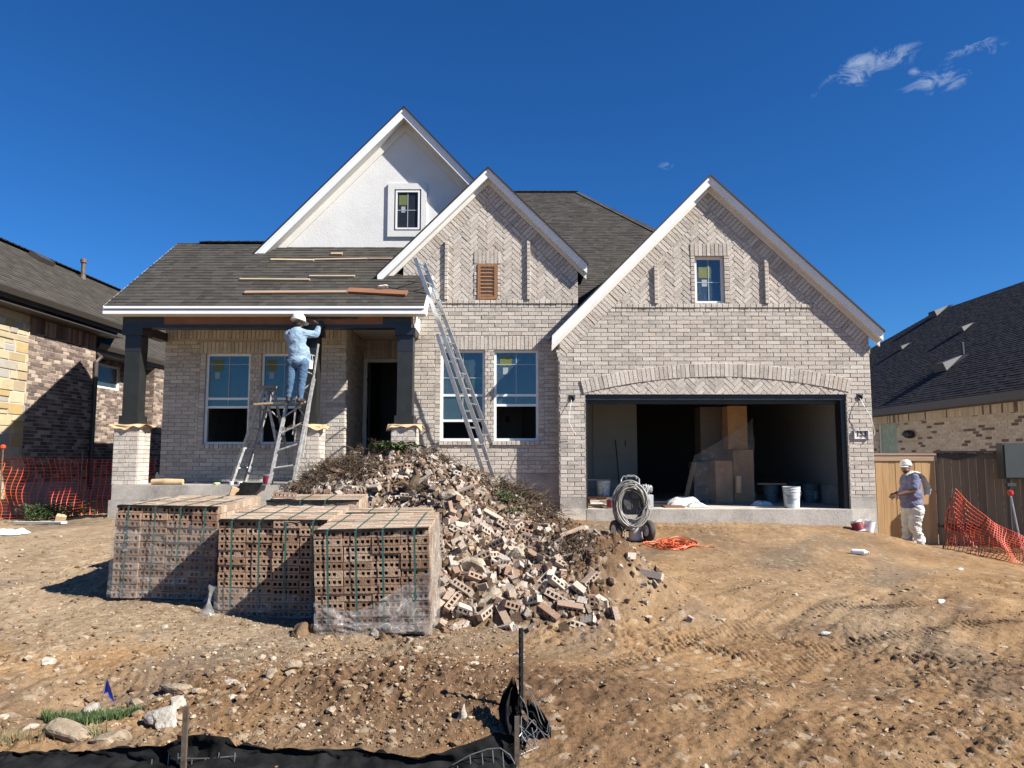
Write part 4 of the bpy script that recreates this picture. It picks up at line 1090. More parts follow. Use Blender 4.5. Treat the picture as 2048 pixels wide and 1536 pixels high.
# ================================================================= neighbouring houses and fences
LX = -9.8
LH = thing('neighbour_house', (LX-3, 17, gz(-10, 17)), 'brown brick and cream stone house with grey shingle roof at the left edge', 'house')
c_y = atx(186, 800, LX).y; s_y = atx(50, 760, LX).y
zfl = atx(120, 962, LX).z; zso = CZ+2.86
Wl_ = lambda X: (lambda u, v, d: Vector((X+d, u, v)))
m = MB()
reg = [[(s_y, zfl), (c_y, zfl), (c_y, zso-.32), (s_y, zso-.32)]]
lay(m, bond_running(bounds(reg), L=.205, z0=zfl, x0=s_y, off=.5, vary=.02, seed=4), reg, Wl_(LX), t=.008, seed=101)
reg = [[(s_y, zso-.32), (c_y, zso-.32), (c_y, zso), (s_y, zso)]]
lay(m, bond_running(bounds(reg), L=.0762, H=.32, z0=zso-.32, x0=s_y, off=0), reg, Wl_(LX), t=.014, seed=102)
m.bb(LX-.2, LX, s_y, c_y, zfl-.02, zso, 1)
X2_ = -10.6; y2 = atx(268, 800, X2_).y
e2z = CZ+2.73
wq = (atx(191, 745, X2_).y, atx(240, 750, X2_).y, atx(216, 778, X2_).z, atx(216, 730, X2_).z)
reg = [[(c_y, zfl), (y2, zfl), (y2, e2z-.2), (c_y, e2z-.2)]]
lay(m, bond_running(bounds(reg), L=.205, z0=zfl, x0=c_y, vary=.02), reg, Wl_(X2_), t=.008, seed=103, holes=[wq])
for r in cut_hole([reg[0]], *wq): m.slab([Wl_(X2_)(p[0], p[1], 0) for p in r], (-.2, 0, 0), 1)
X3_ = -10.05
reg = [[(y2, zfl), (32, zfl), (32, e2z-.2), (y2, e2z-.2)]]
lay(m, bond_running(bounds(reg), L=.205, z0=zfl, x0=y2, vary=.02), reg, Wl_(X3_), t=.008, seed=104)
m.bb(X3_-.6, X3_, y2, 32, zfl, e2z-.2, 1)
lay(m, bond_running((X2_, X3_, zfl, e2z-.2), L=.205, z0=zfl, x0=X2_, vary=.02), [[(X2_, zfl), (X3_, zfl), (X3_, e2z-.2), (X2_, e2z-.2)]], Wy(y2), t=.008, seed=105)
lay(m, bond_running((X2_-.1, LX, zfl, zso), L=.205, z0=zfl, x0=X2_), [[(X2_, zfl), (LX, zfl), (LX, zso), (X2_, zso)]], lambda u, v, d: Vector((u, c_y+d, v)), t=.004, seed=106)
m.build('brick_wall', [M_lbrick, M_lmortar], LH)
m = MB(); reg = [[(12.2, zfl-.3), (s_y-.01, zfl-.3), (s_y-.01, zso), (12.2, zso)]]
lay(m, bond_ashlar(bounds(reg)), reg, Wl_(LX+.03), t=.022, jit=.012, seed=107, bev=.012)
m.bb(LX-.2, LX+.03, 12.2, s_y-.01, zfl-.3, zso, 1); m.bb(LX-7, LX-.2, 12.2, 12.4, zfl-.3, zso, 1)
m.build('stone_wall', [M_stone, M_lmortar], LH)
m = MB(); m.bb(LX-.2, LX+.012, s_y-.3, c_y, gz(-10, 16)-.4, zfl-.024); m.bb(X2_-.2, X2_+.01, c_y, y2, gz(-10, 16)-.4, zfl-.01); m.bb(X3_-.2, X3_+.01, y2, 32, gz(-10, 16)-.4, zfl-.01); m.build('foundation', M_conc, LH)
window(LH, 0, 1, 0, 1, 0, name='window') if False else None
w_ = MB(); y0, y1, z0, z1 = wq
for a_, b_, c_, d_ in ((y0, y1, z0, z0+.05), (y0, y1, z1-.05, z1), (y0, y0+.05, z0+.05, z1-.05), (y1-.05, y1, z0+.05, z1-.05)): w_.bb(X2_-.09, X2_-.03, a_, b_, c_, d_)
wo = w_.build('window', M_vinyl, LH); w_ = MB(); w_.bb(X2_-.07, X2_-.064, y0+.05, y1-.05, z0+.05, z1-.05); w_.build('pane', M_glass, wo)
w_ = MB(); w_.bb(X2_-.5, X2_-.48, y0-.5, y1+.5, z0-.5, z1+.5); w_.build('dark_room_panel', M_wetblack, LH)  # black panel stands in for the unlit room behind the pane
# roofs
ex, ez = -9.35, CZ+3.136; rx = -12.6; rz_ = ez+.67*(-rx+ex); ye = atx(250, 655, ex).y
m = MB()
shingles(m, [(ex, 11.6, ez), (ex, ye, ez), (rx, 25, rz_), (rx, 11.6, rz_)], seed=111)
m.slab([(ex, 11.6, ez-.01), (ex, ye, ez-.01), (rx, 25, rz_-.01), (rx, 11.6, rz_-.01)], (0, 0, -.05), 1)
m.slab([(rx, 11.6, rz_-.005), (rx, 25, rz_-.005), (rx-6, 30, rz_-4), (rx-6, 11.6, rz_-4)], (0, 0, -.05), 1)
m.build('roof', [M_shingle_l, M_drip], LH)
e2 = -10.0; m = MB()
p = lambda X, Y: (X, Y, e2z+.67*(-X+e2))
shingles(m, [p(e2, ye-.25), p(e2, 33), p(-14.6, 33), p(-14.6, ye-.25)], seed=112)
m.slab([Vector(p(e2, ye-.25))-Vector((0, 0, .012)), Vector(p(e2, 33))-Vector((0, 0, .012)), Vector(p(-14.6, 33))-Vector((0, 0, .012)), Vector(p(-14.6, ye-.25))-Vector((0, 0, .012))], (0, 0, -.05), 1)
m.build('lower_roof', [M_shingle_l, M_drip], LH)
m = MB(); y = 11.7
while y < 24.6: m.bb(rx-.14, rx+.14, y, y+.26, rz_+.004, rz_+.03, 0); y += .22
m.build('ridge_cap', M_shingle_r, LH)
def gutter(mb, X, y0, y1, z):
    mb.slab([(X-.10, y0, z-.13), (X-.02, y0, z-.13), (X+.03, y0, z-.03), (X+.03, y0, z), (X+.018, y0, z), (X+.018, y0, z-.03), (X-.03, y0, z-.115), (X-.10, y0, z-.115)], (0, y1-y0, 0))
    mb.bb(X-.125, X-.10, y0, y1, z-.2, z-.02)
m = MB(); gutter(m, ex+.10, 11.6, ye, ez+.01); m.build('gutter', M_fascia_l, LH)
m = MB(); gutter(m, e2+.10, ye-.1, 33, e2z+.01); m.build('gutter', M_fascia_l, LH)
m = MB(); m.bb(LX-.1, ex-.02, 11.6, ye, zso, zso+.02); m.bb(X2_-.1, e2-.02, ye, 33, e2z-.2, e2z-.18); m.bb(LX-1.2, ex-.02, c_y, ye, zso-.3, ez-.2) if False else None
m.build('soffit', M_fascia_l, LH)
d0 = atx(185, 760, LX+.06)
m = MB(); yd = d0.y+.1
m.tube([(e2+.06, yd+.25, e2z-.12), (e2+.06, yd+.25, e2z-.22), (LX+.12, yd+.1, e2z-.38), (LX+.07, yd, e2z-.5), (LX+.07, yd, zfl-.1), (LX+.14, yd-.02, zfl-.2)], .05, 8); m.build('downspout', M_fascia_l, LH)
pv = atx(166, 546, rx+.35)
m = MB(); m.lathe([(.09, -.1), (.075, .1), (.055, .12), (.055, .46), (.085, .47), (.085, .56), (.03, .6)], (pv.x, pv.y, rz_-.24), 12); m.build('flue_pipe', M_rust, LH)
pv = atx(84, 520, rx+.35); m = MB(); m.box((pv.x, pv.y, rz_-.15), (.35, .6, .12), Matrix.Rotation(R(34), 3, 'Y')); m.build('box_vent', M_fascia_l, LH)

RX = 12.0
M_ventd = simple('dark_vent_metal', (.04, .04, .042), .6, var=.05)
RH = thing('neighbour_house', (RX+5, 26, gz(12, 20)), 'cream brick house with scattered dark bricks and charcoal roof at the right edge', 'house')
rex, rez = 11.55, CZ+1.545; rrx = 18.9; rrz = rez+.67*(rrx-rex)
zrf = CZ-1.3
Wr = lambda u, v, d: Vector((RX-d, -u, v))
m = MB(); wr = (atx(1757, 860, RX).y, atx(1794, 860, RX).y, atx(1775, 906, RX).z-.6, atx(1775, 822, RX).z)
hol = (-max(wr[:2]), -min(wr[:2]), wr[2], wr[3])
reg = [[(-40, zrf), (-17, zrf), (-17, rez-.46), (-40, rez-.46)]]
lay(m, bond_running(bounds(reg), L=.254, z0=zrf, x0=-40), reg, Wr, t=.008, seed=121, holes=[hol])
reg2 = [[(-40, rez-.46), (-17, rez-.46), (-17, rez-.22), (-40, rez-.22)]]
lay(m, bond_running(bounds(reg2), L=.0762, H=.24, z0=rez-.46, x0=-40, off=0), reg2, Wr, t=.008, seed=122)
for r in cut_hole([reg[0]], *hol): m.slab([Wr(p_[0], p_[1], 0) for p_ in ccw(r)], (.2, 0, 0), 1)
m.bb(RX, RX+.2, 17, 40, rez-.46, rez-.2, 1); m.bb(RX+.2, RX+8, 17, 17.2, zrf, rez-.2, 1)
m.build('brick_wall', [M_rbrick, M_lmortar], RH)
m = MB(); m.bb(RX-.01, RX+.2, 17, 40, -1.6, zrf-.005); m.build('foundation', M_conc, RH)
m = MB()
shingles(m, [(rex, 39.8, rez), (rex, 16.4, rez), (rrx, 23.2, rrz), (rrx, 33.0, rrz)], seed=123)
m.slab([(rex, 39.8, rez-.012), (rex, 16.4, rez-.012), (rrx, 23.2, rrz-.012), (rrx, 33.0, rrz-.012)], (0, 0, -.05), 1)
m.slab([(rex, 16.4, rez-.012), (26, 16.4, rez-.012), (rrx, 23.2, rrz-.012)], (0, 0, -.05), 1)
m.slab([(26, 16.4, rez-.012), (26, 39.8, rez-.012), (rrx, 33.0, rrz-.012), (rrx, 23.2, rrz-.012)], (0, 0, -.05), 1)
m.slab([(26, 39.8, rez-.012), (rex, 39.8, rez-.012), (rrx, 33, rrz-.012)], (0, 0, -.05), 1)
m.build('roof', [M_shingle_r, M_drip], RH)
m = MB(); m.bb(rex-.02, rex+.0, 16.4, 39.8, rez-.22, rez-.012); m.bb(rex, RX+.1, 16.4, 39.8, rez-.22, rez-.2); m.build('fascia', M_fascia_r, RH)
w_ = MB(); y0, y1 = sorted(wr[:2]); z0, z1 = wr[2:]
for a_, b_, c_, d_ in ((y0, y1, z0, z0+.06), (y0, y1, z1-.06, z1), (y0, y0+.06, z0+.06, z1-.06), (y1-.06, y1, z0+.06, z1-.06)): w_.bb(RX+.03, RX+.1, a_, b_, c_, d_)
wo = w_.build('window', M_vinyl, RH); w_ = MB(); w_.bb(RX+.06, RX+.066, y0+.06, y1-.06, z0+.06, z1-.06); w_.build('pane', simple('pale_green_blind', (.33, .40, .28), .5, var=.15, sc=6), wo)
roofz = lambda X: rez+.67*(X-rex)
for i, (px_, py_, sc_) in enumerate(((1884, 623, 1.5), (1936, 655, 1.0), (1812, 693, .9), (1907, 727, 1.5))):
    t = None
    dr = ray(px_, py_)
    k = (rez-CZ-.67*rex)/(dr.z-.67*dr.x)
    P = Vector((dr.x*k, dr.y*k, CZ+dr.z*k))
    m = MB(); Rm = Matrix.Rotation(-math.atan(.67), 3, 'Y')
    m.add([P+Rm @ Vector(q) for q in ((-.32*sc_, -.22*sc_, .02), (.3*sc_, -.18*sc_, .02), (.3*sc_, .18*sc_, .02), (-.32*sc_, .22*sc_, .02), (-.26*sc_, -.16*sc_, .17*sc_), (.2*sc_, -.1*sc_, .06*sc_), (.2*sc_, .1*sc_, .06*sc_), (-.26*sc_, .16*sc_, .17*sc_))], [(0, 3, 2, 1), (4, 5, 6, 7), (0, 1, 5, 4), (1, 2, 6, 5), (2, 3, 7, 6), (3, 0, 4, 7)])
    if i == 3: m.lathe([(.06, -.1), (.05, .38), (.03, .4)], P+Vector((.45, .25, .3)), 10)
    m.build('roof_vent', M_ventd, RH)
p_ = atx(1816, 869, RX-.12); m = MB(); m.rock(p_, (.14, .26, .14), 3, rough=.05); m.bar(p_, p_+Vector((.14, 0, .05)), .06, .06); m.build('wall_lamp', M_dark, RH)

# ---------------------------------------------------------------- fences on the right
def pickets(mb, p, q, z_of, top, w=.14, th=.018, seed=0, n_=None):
    p = Vector(p); q = Vector(q); L = (q-p).length; d = (q-p)/L; rr = random.Random(seed); s = 0
    nn = Vector((-d.y, d.x, 0))
    while s < L-.02:
        ww = min(w*rr.uniform(.94, 1.04), L-s); c = p+d*(s+ww/2); zb_ = z_of(c.x, c.y)-.08; zt = top+rr.uniform(-.006, .006)
        o = nn*rr.uniform(-.004, .004)
        mb.box((c.x+o.x, c.y+o.y, (zb_+zt)/2), (ww-.006, th, zt-zb_), Matrix.Rotation(math.atan2(d.y, d.x)+R(rr.uniform(-.5, .5)), 3, 'Z'), 0, (rr.random(), .5, .5)); s += ww
ftop = CZ+.06
F = thing('wood_fence', (7.8, 16, gz(7.8, 16)), 'honey coloured cedar picket fence panel beside the garage wall', 'fence')
m = MB(); pickets(m, (gr+.03, 16, 0), (8.97, 16, 0), gz, ftop, seed=1); m.build('picket_panel', M_cedar, F)
m = MB(); m.bb(gr+.03, 9.0, 15.95, 16.07, ftop-.01, ftop+.03); m.bb(gr+.03, 9.0, 15.965, 15.99, ftop-.13, ftop-.012); m.build('cap_rail', M_oldwood, F)
FD = Vector((2.0, -1.06, 0)).normalized(); FN = Vector((FD.y, -FD.x, 0)); FQ = lambda s, o=0, z=0: Vector((9.0, 16.06, z))+FD*s+FN*o
F2 = thing('wood_fence', (9.0, 16.06, gz(9, 16)), 'grey weathered picket fence and gate in shade behind the right orange netting', 'fence')
m = MB(); pickets(m, FQ(0), FQ(4.6), gz, ftop+.04, seed=2, w=.15); m.build('picket_panel', M_fence_d, F2)
m = MB(); m.bar(FQ(-.02, .03, ftop+.06), FQ(4.6, .03, ftop+.06), .15, .04, (0, 0, 1)) if False else m.bar(FQ(-.02, .03, ftop+.06), FQ(4.6, .03, ftop+.06), .04, .15, FN); m.bar(FQ(0, .022, ftop-.03), FQ(4.6, .022, ftop-.03), .11, .02, FN); m.build('cap_rail', M_fascia_r, F2)
sh = .40
for z_ in (ftop-.02, gz(9.3, 15.8)+.38):
    m = MB(); m.slab([FQ(sh+a, .036, z_+b) for a, b in ((-.42, 0), (-.2, -.05), (-.06, -.09), (.06, -.09), (.2, -.05), (.42, 0), (.2, .05), (-.2, .05))], FN*.008)
    m.slab([FQ(sh+a, .044, z_+b) for a, b in ((-.06, -.07), (.06, -.07), (.06, .06), (-.06, .06))], FN*.02); m.build('strap_hinge', M_dark, F2)
ux = at(2004, 886, 15.1); ul = at(2004, 958, 15.1)
UB = thing('utility_box', (ux.x+.3, 15.1, gz(ux.x+.3, 15.1)), 'dark grey electrical cabinet beside the weathered fence at the right edge', 'cabinet')
m = MB(); m.bb(ux.x, ux.x+.6, 15.1, 15.3, ul.z, ux.z); m.build('cabinet', M_util, UB)
m = MB(); m.bb(ux.x+.03, ux.x+.57, 15.075, 15.1, ul.z+.03, ux.z-.03); m.build('door', M_util, UB)
m = MB(); m.tube([(ux.x+.12, 15.18, ul.z+.01), (ux.x+.12, 15.18, gz(ux.x, 15.18)-.1)], .035, 8); m.bb(ux.x+.03, ux.x+.2, 15.05, 15.14, ul.z-.14, ul.z-.08); m.build('conduit', M_util, UB)

# ---------------------------------------------------------------- orange safety netting
def net(name, label, fn, nu, nv, ru, rv, posts, grp=None, hidden=()):
    """fn(u,v)->point; nu vertical strands, nv horizontal"""
    b = fn(.5, 0)
    T = thing(name, (b.x, b.y, b.z), label, 'safety netting', grp)
    m = MB(); K = 22
    for i in range(nu+1): m.tube([fn(i/nu, k/K) for k in range(K+1)], ru, 4)
    for j in range(nv+1): m.tube([fn(k/(2*K), j/nv) for k in range(2*K+1)], rv, 4)
    m.build('net', M_orange, T)
    return T
def fnL(u, v):
    x = -9.75+2.65*u; y = 14.2+.9*u+.06*math.sin(u*23)+(1-v)**2*.1*math.sin(u*9)
    zb_ = gz(x, y)-.02; zt = at(0, 914, 14.2).z-.02*math.sin(u*PI)-.05*u
    sl_ = .06*(1-v)*math.sin(u*6+1)-.35*(1-v)*(.6-u)*.5
    return Vector((x+sl_+.03*math.sin(v*9+u*4), y+.05*math.sin(v*7+u*11), zb_+(zt-zb_)*v))
T = net('safety_net', 'orange plastic safety netting strung across the gap left of the porch', fnL, 25, 20, .006, .0026, None)
for k, (px_, Y_) in enumerate(((5, 14.15), (165, 14.9))):
    x = HX(px_, 950, Y_); z0 = gz(x, Y_); zt = at(px_, 893 if k == 0 else 905, Y_).z
    m = MB(); m.tube([(x, Y_-.03, z0-.2), (x, Y_-.03, zt)], .014, 8); o = m.build('stake', M_rust, T)
    if k == 0: m = MB(); m.lathe([(.03, 0), (.045, .02), (.045, .06), (.02, .075)], (x, Y_-.03, zt-.04), 12); m.build('safety_cap', M_orange, o)
pk = at(1904, 977, 13.2); p2 = at(1884, 1072, 13.3); p3 = at(2060, 1118, 12.4); p4 = at(2060, 1080, 12.6)
def fnR(u, v):
    top = pk.lerp(p4, u); bot = p2.lerp(p3, u)
    bot.z = gz(bot.x, bot.y)+.01
    sag = -.10*math.sin(PI*u)
    q = bot.lerp(top, v); q.z = max(q.z+sag*v*1.2, gz(q.x, q.y)+.012)
    q.y += .18*math.sin(v*PI)*math.sin(u*7)*.5+.05*math.sin(u*15+v*5); q.x += .03*math.sin(v*8)
    q.z += .03*math.sin(u*11)*v*(1-u)
    return q
T = net('safety_net', 'orange plastic safety netting slumped on the ground by the weathered gate', fnR, 26, 15, .0065, .005, None)
m = MB(); m.tube([(p2.x, p2.y, gz(p2.x, p2.y)-.05), (pk.x, pk.y, pk.z+.02)], .012, 8); m.build('stake', M_rust, T)
q0 = at(2021, 988, 12.9); q1 = at(2049, 1088, 12.7); q1.z = gz(q1.x, q1.y)
SP = thing('steel_stake', (q1.x, q1.y, q1.z), 'thin leaning steel stake with red cap in front of the dark gate', 'stake')
m = MB(); m.tube([q1-Vector((0, 0, .1)), q0], .013, 8); m.build('rod', M_steel, SP)
m = MB(); m.lathe([(.025, -.03), (.045, .0), (.045, .05), (.02, .06)], q0, 12); m.build('safety_cap', simple('red_cap', (.5, .03, .02), .5, var=0), SP)
# ================================================================= brick cubes on the ground
M_pb = brickmat('tan_cored_brick', [(0, (.21, .125, .08)), (.35, (.31, .20, .13)), (.7, (.38, .26, .175)), (.9, (.46, .34, .245)), (1, (.26, .16, .105))], (.18, .115, .08), .45, obj=True)
M_pbs = brickmat('tan_stacked_brick', [(0, (0.304, 0.208, 0.136)), (.5, (0.416, 0.312, 0.224)), (1, (0.496, 0.392, 0.296))], (0.272, 0.192, 0.136), .4)
M_lb = brickmat('pinkish_loose_brick', [(0, (0.182, 0.108, 0.070)), (.2, (0.294, 0.203, 0.147)), (.5, (0.392, 0.315, 0.245)), (.8, (0.462, 0.406, 0.336)), (1, (0.280, 0.210, 0.161))], (0.210, 0.154, 0.105), .5, obj=True)
BL, BH, BD = .243, .066, .068
def brick_mesh(mb, n=5, L=BL, H=BH, D=BD, cen=None):
    hw, hh = .0148, .0148; xs_ = [-L/2]
    cs = cen if cen else [(i-(n-1)/2)*.0455 for i in range(n)]; n = len(cs)
    for c in cs:
        xs_ += [c-hw, c+hw]
    xs_.append(L/2); zs_ = [-H/2, -hh, hh, H/2]
    for s in (-1, 1):
        y = s*D/2
        for i in range(len(xs_)-1):
            for j in range(3):
                if j == 1 and i % 2 == 1: continue
                q = [(xs_[i], y, zs_[j]), (xs_[i+1], y, zs_[j]), (xs_[i+1], y, zs_[j+1]), (xs_[i], y, zs_[j+1])]
                mb.poly(q if s < 0 else q[::-1])
    for i in range(n):
        a, b = xs_[1+2*i], xs_[2+2*i]; D2 = D/2
        mb.poly([(a, -D2, -hh), (a, -D2, hh), (a, D2, hh), (a, D2, -hh)]); mb.poly([(b, -D2, -hh), (b, D2, -hh), (b, D2, hh), (b, -D2, hh)])
        mb.poly([(a, -D2, -hh), (a, D2, -hh), (b, D2, -hh), (b, -D2, -hh)]); mb.poly([(a, -D2, hh), (b, -D2, hh), (b, D2, hh), (a, D2, hh)])
    L2, H2, D2 = L/2, H/2, D/2
    mb.poly([(-L2, -D2, -H2), (-L2, D2, -H2), (L2, D2, -H2), (L2, -D2, -H2)]); mb.poly([(-L2, -D2, H2), (L2, -D2, H2), (L2, D2, H2), (-L2, D2, H2)])
    mb.poly([(-L2, -D2, -H2), (-L2, -D2, H2), (-L2, D2, H2), (-L2, D2, -H2)]); mb.poly([(L2, -D2, -H2), (L2, D2, -H2), (L2, D2, H2), (L2, -D2, H2)])
PBM = []
for cen in (None, [-.092, -.046, 0, .05, .095], [-.09, -.045, .045, .09], [-.094, -.05, .0, .088], [-.088, -.042, .004, .05]):
    _pb = MB(); brick_mesh(_pb, 5, BL, .0635, BD, cen); _proto = _pb.build('brick', M_pb, None, (0, 0, 0)); PBM.append(_proto.data); bpy.data.objects.remove(_proto)
PX, PZ = .2475, .0682
def new_part(name, me, parent, loc, rot=(0, 0, 0)):
    o = bpy.data.objects.new(name, me); COL.objects.link(o); o.parent = parent; o.location = loc; o.rotation_euler = rot; return o
def wob(u, v, s=0, f=6.0):
    a = np.array([u*f]); b = np.array([v*f]); return float(fbm(a, b, s, 3)[0])
def sheet(parent, name, fn, nu, nv, mat):
    m = MB(); vs = [fn(i/nu, j/nv) for j in range(nv+1) for i in range(nu+1)]
    m.add(vs, [(j*(nu+1)+i, j*(nu+1)+i+1, (j+1)*(nu+1)+i+1, (j+1)*(nu+1)+i) for j in range(nv) for i in range(nu)])
    return m.build(name, mat, parent, smooth=True)
def cube(p, rz, tilt, label, rows=13, layers=14, front=True, seed=0, shear=0.0, dep=None):
    """p = front left bottom corner"""
    T = thing('brick_pallet', p, label, 'brick pallet', 'strapped brick cubes', rz)
    T.rotation_euler = (tilt[0], tilt[1], rz)
    ORG[T.name] = Vector((0, 0, 0))
    rr = random.Random(seed); W_ = 4*PX; H_ = rows*PZ; Dp = layers*.0702
    colo = [rr.uniform(-.012, .012) for _ in range(4)]
    if front:
        for r in range(rows):
            for c in range(4):
                new_part('brick', rr.choice(PBM), T, (PX*(c+.5)+shear*(r+.5)*PZ+rr.uniform(-.006, .006), .035+colo[c]+rr.uniform(-.009, .009), PZ*(r+.5)), (rr.uniform(-.015, .015), rr.uniform(-.008, .008), rr.uniform(-.02, .02)))
    m = MB(); top = H_
    for l in range(1 if front else 0, layers):
        for c in range(4):
            x = PX*(c+.5)+shear*H_; y = .035+l*.0702; a = (rr.random(), rr.random(), rr.random())
            m.box((x, y, top-PZ/2+rr.uniform(-.003, .003)), (PX-.004, .067, PZ-.002), None, 0, a)
    for r in range(rows-1):                        # right, left and back faces
        for l in range(1 if front else 0, layers):
            for x in ((PX*.5, PX*1.5, PX*2.5, PX*3.5) if l == 0 else ()) or (PX*3.5+shear*(r+.5)*PZ, PX*.5+shear*(r+.5)*PZ):
                m.box((x+rr.uniform(-.004, .004), .035+l*.0702, PZ*(r+.5)), (PX-.004, .067, PZ-.002), None, 0, (rr.random(), rr.random(), rr.random()))
    m.add([(0.02, .08, 0), (W_-.02, .08, 0), (W_-.02+shear*H_, .08, H_-.03), (.02+shear*H_, .08, H_-.03), (0.02, Dp-.02, 0), (W_-.02, Dp-.02, 0), (W_-.02+shear*H_, Dp-.02, H_-.03), (.02+shear*H_, Dp-.02, H_-.03)], [(0, 1, 2, 3), (5, 4, 7, 6)], 1)  # black backing sheets stand in for shade in the gaps between bricks
    st = m.build('brick_stack', [M_pbs, M_drip], T); st['kind'] = 'stuff'
    for c in range(4):
        x = PX*(c+.48)+rr.uniform(-.02, .02); s_ = shear*H_; m = MB(); hw = .009
        path = [(x, -.022, 0), (x+s_*.5, -.024, H_*.5), (x+s_, -.02, H_-.01), (x+s_, 0, H_+.006), (x+s_, Dp*.5, H_+.007), (x+s_, Dp, H_+.004), (x, Dp+.01, 0)]
        for i in range(len(path)-1):
            a_, b_ = Vector(path[i]), Vector(path[i+1]); m.add([a_-Vector((hw, 0, 0)), a_+Vector((hw, 0, 0)), b_+Vector((hw, 0, 0)), b_-Vector((hw, 0, 0))], [(0, 1, 2, 3)])
        if front: m.build('strap', M_grn, T)
        elif c in (1, 2): m.build('strap', M_grn, T)
    m = MB(); y = Dp*.45; m.bb(shear*H_-.004, W_+shear*H_+.004, y-.009, y+.009, H_+.008, H_+.011); m.build('cross_strap', M_grn, T)
    m = MB(); n = 24                               # dark edge protector along the top front edge
    for i in range(n):
        x0, x1 = W_*i/n+shear*H_, W_*(i+1)/n+shear*H_; z0 = H_+.004; d0, d1 = [.014+.007*math.sin(k*1.1+seed)+.005*math.sin(k*2.7) for k in (i, i+1)]
        m.add([(x0, -.016, H_-d0), (x1, -.016, H_-d1), (x1, -.01, z0), (x0, -.01, z0), (x1, .05, z0+.001), (x0, .05, z0+.001)], [(0, 1, 2, 3), (3, 2, 4, 5)])
    m.build('edge_protector', M_silt, T)
    return T, W_, H_, Dp
zA, zB, zC = (CZ-1.35, CZ-1.455, CZ-1.515)
pA = at(221, 1195, 7.42); pB = at(434, 1230, 7.02); pC = at(631, 1266, 6.63)
TA, W_, H_, Dp = cube((pA.x, 7.42, zA), R(-1), (R(2), R(1.0), 0), 'wrapped brick cube furthest left, its whole front veiled by stretch film', seed=1, shear=.03)
TB, *_ = cube((pB.x, 7.02, zB), R(1), (R(4), R(.5), 0), 'brick cube in the middle of the front row, bare above a low film band', seed=2)
TC, *_ = cube((pC.x, 6.63, zC), R(0), (R(4.2), R(-1.2), 0), 'nearest brick cube with torn film over its lower right corner', seed=3)
def fA(u, v):
    z = H_*(.01+.84*v); x = -.02+(W_+.05)*u
    return Vector((x+.03*z, -.034-.008*wob(u, v*3, 5)-.004*math.sin(v*34+2*u), z-.05*u*v))
sheet(TA, 'stretch_wrap', fA, 40, 60, M_film)
sheet(TA, 'stretch_wrap', lambda u, v: Vector((W_+.012+.03*H_*v+.006*math.sin(v*30), -.02+Dp*u, H_*(.01+.84*v))), 10, 40, M_film)
sheet(TB, 'stretch_wrap', lambda u, v: Vector((-.02+(W_+.03)*u, -.036-.010*wob(u, v, 7), H_*(-.02+(.35-.12*u)*v))), 40, 16, M_film)
def ftail(u, v):                                   # twisted tail hanging at the left corner
    wd = .025+.11*abs(.85-v)**1.0+.05*(v < .12); a = u*2*PI
    return Vector((-.02-.05*(1-v)+wd*math.cos(a)*(.55+.3*math.sin(v*8)), -.07+.5*wd*math.sin(a)-.05*(1-v), H_*(.36*v)-.015+.01*math.sin(a*3)))
sheet(TB, 'film_tail', ftail, 18, 16, M_film2)
def fC(u, v):
    zt = .08+.55*max(0, (u-.02))**1.25*1.0
    if u < .35: zt = .16+.10*(.35-u)/.35+.06
    z = H_*zt*v-.01*(1-v)
    fl = .06*(1-v)*math.sin(PI*min(1, u*1.2))
    return Vector((-.0+(W_+.02)*u, -.045-.03*wob(u*1.2, v+u*.6, 9, 5)-fl*1.2, max(z, .0)))
sheet(TC, 'stretch_wrap', fC, 60, 30, M_film2)
sheet(TC, 'stretch_wrap', lambda u, v: Vector((W_+.022+.018*wob(u, v, 11, 5), -.04+(Dp+.05)*u, H_*(.0+.99*v))), 24, 40, M_film2)
rear = ((at(300, 1004, 8.55), 'brick cube behind the left wrapped cube'), (at(535, 1001, 8.2), 'brick cube behind the middle cube at the foot of the rubble pile'), (at(668, 1026, 7.85), 'half buried brick cube between the nearest cube and the rubble'))
for i, (p, lb) in enumerate(rear):
    g = gz(p.x+.4, p.y)-.03; rws = int(round((p.z-g)/PZ)); z0 = p.z-rws*PZ
    cube((p.x, p.y, z0), R((-2, 3, 1)[i]), (R(3), 0, 0), lb, rows=rws, layers=(11, 10, 7)[i], front=False, seed=10+i)
# ================================================================= rubble pile
proto = []
for i, n in enumerate((5, 5, 3, 2, 4)):
    mb = MB(); L = (BL, BL, .15, .105, .2)[i]; brick_mesh(mb, n, L)
    if i >= 2:                                     # broken end
        rr = random.Random(i)
        mb.v = [(v[0]-(rr.uniform(0, .028) if v[0] > L/2-.001 else 0), v[1], v[2]) for v in mb.v]
        mb.v = [(v[0] if abs(v[0]) < L/2 else v[0], v[1], v[2]) for v in mb.v]
    o = mb.build('loose_brick', M_lb, None, (0, 0, 0)); proto.append(o.data); bpy.data.objects.remove(o)
def put_brick(x, y, z, rot, k, label='pale cored brick lying loose in the rubble pile', mat=None, group='loose bricks of the rubble pile', name='loose_brick'):
    o = bpy.data.objects.new(name, proto[k]); COL.objects.link(o); o.location = (x, y, z); o.rotation_euler = rot
    if mat: o.material_slots[0].link = 'OBJECT'; o.material_slots[0].material = mat
    return props(o, label, 'brick', group)
rb = random.Random(42); placed = []
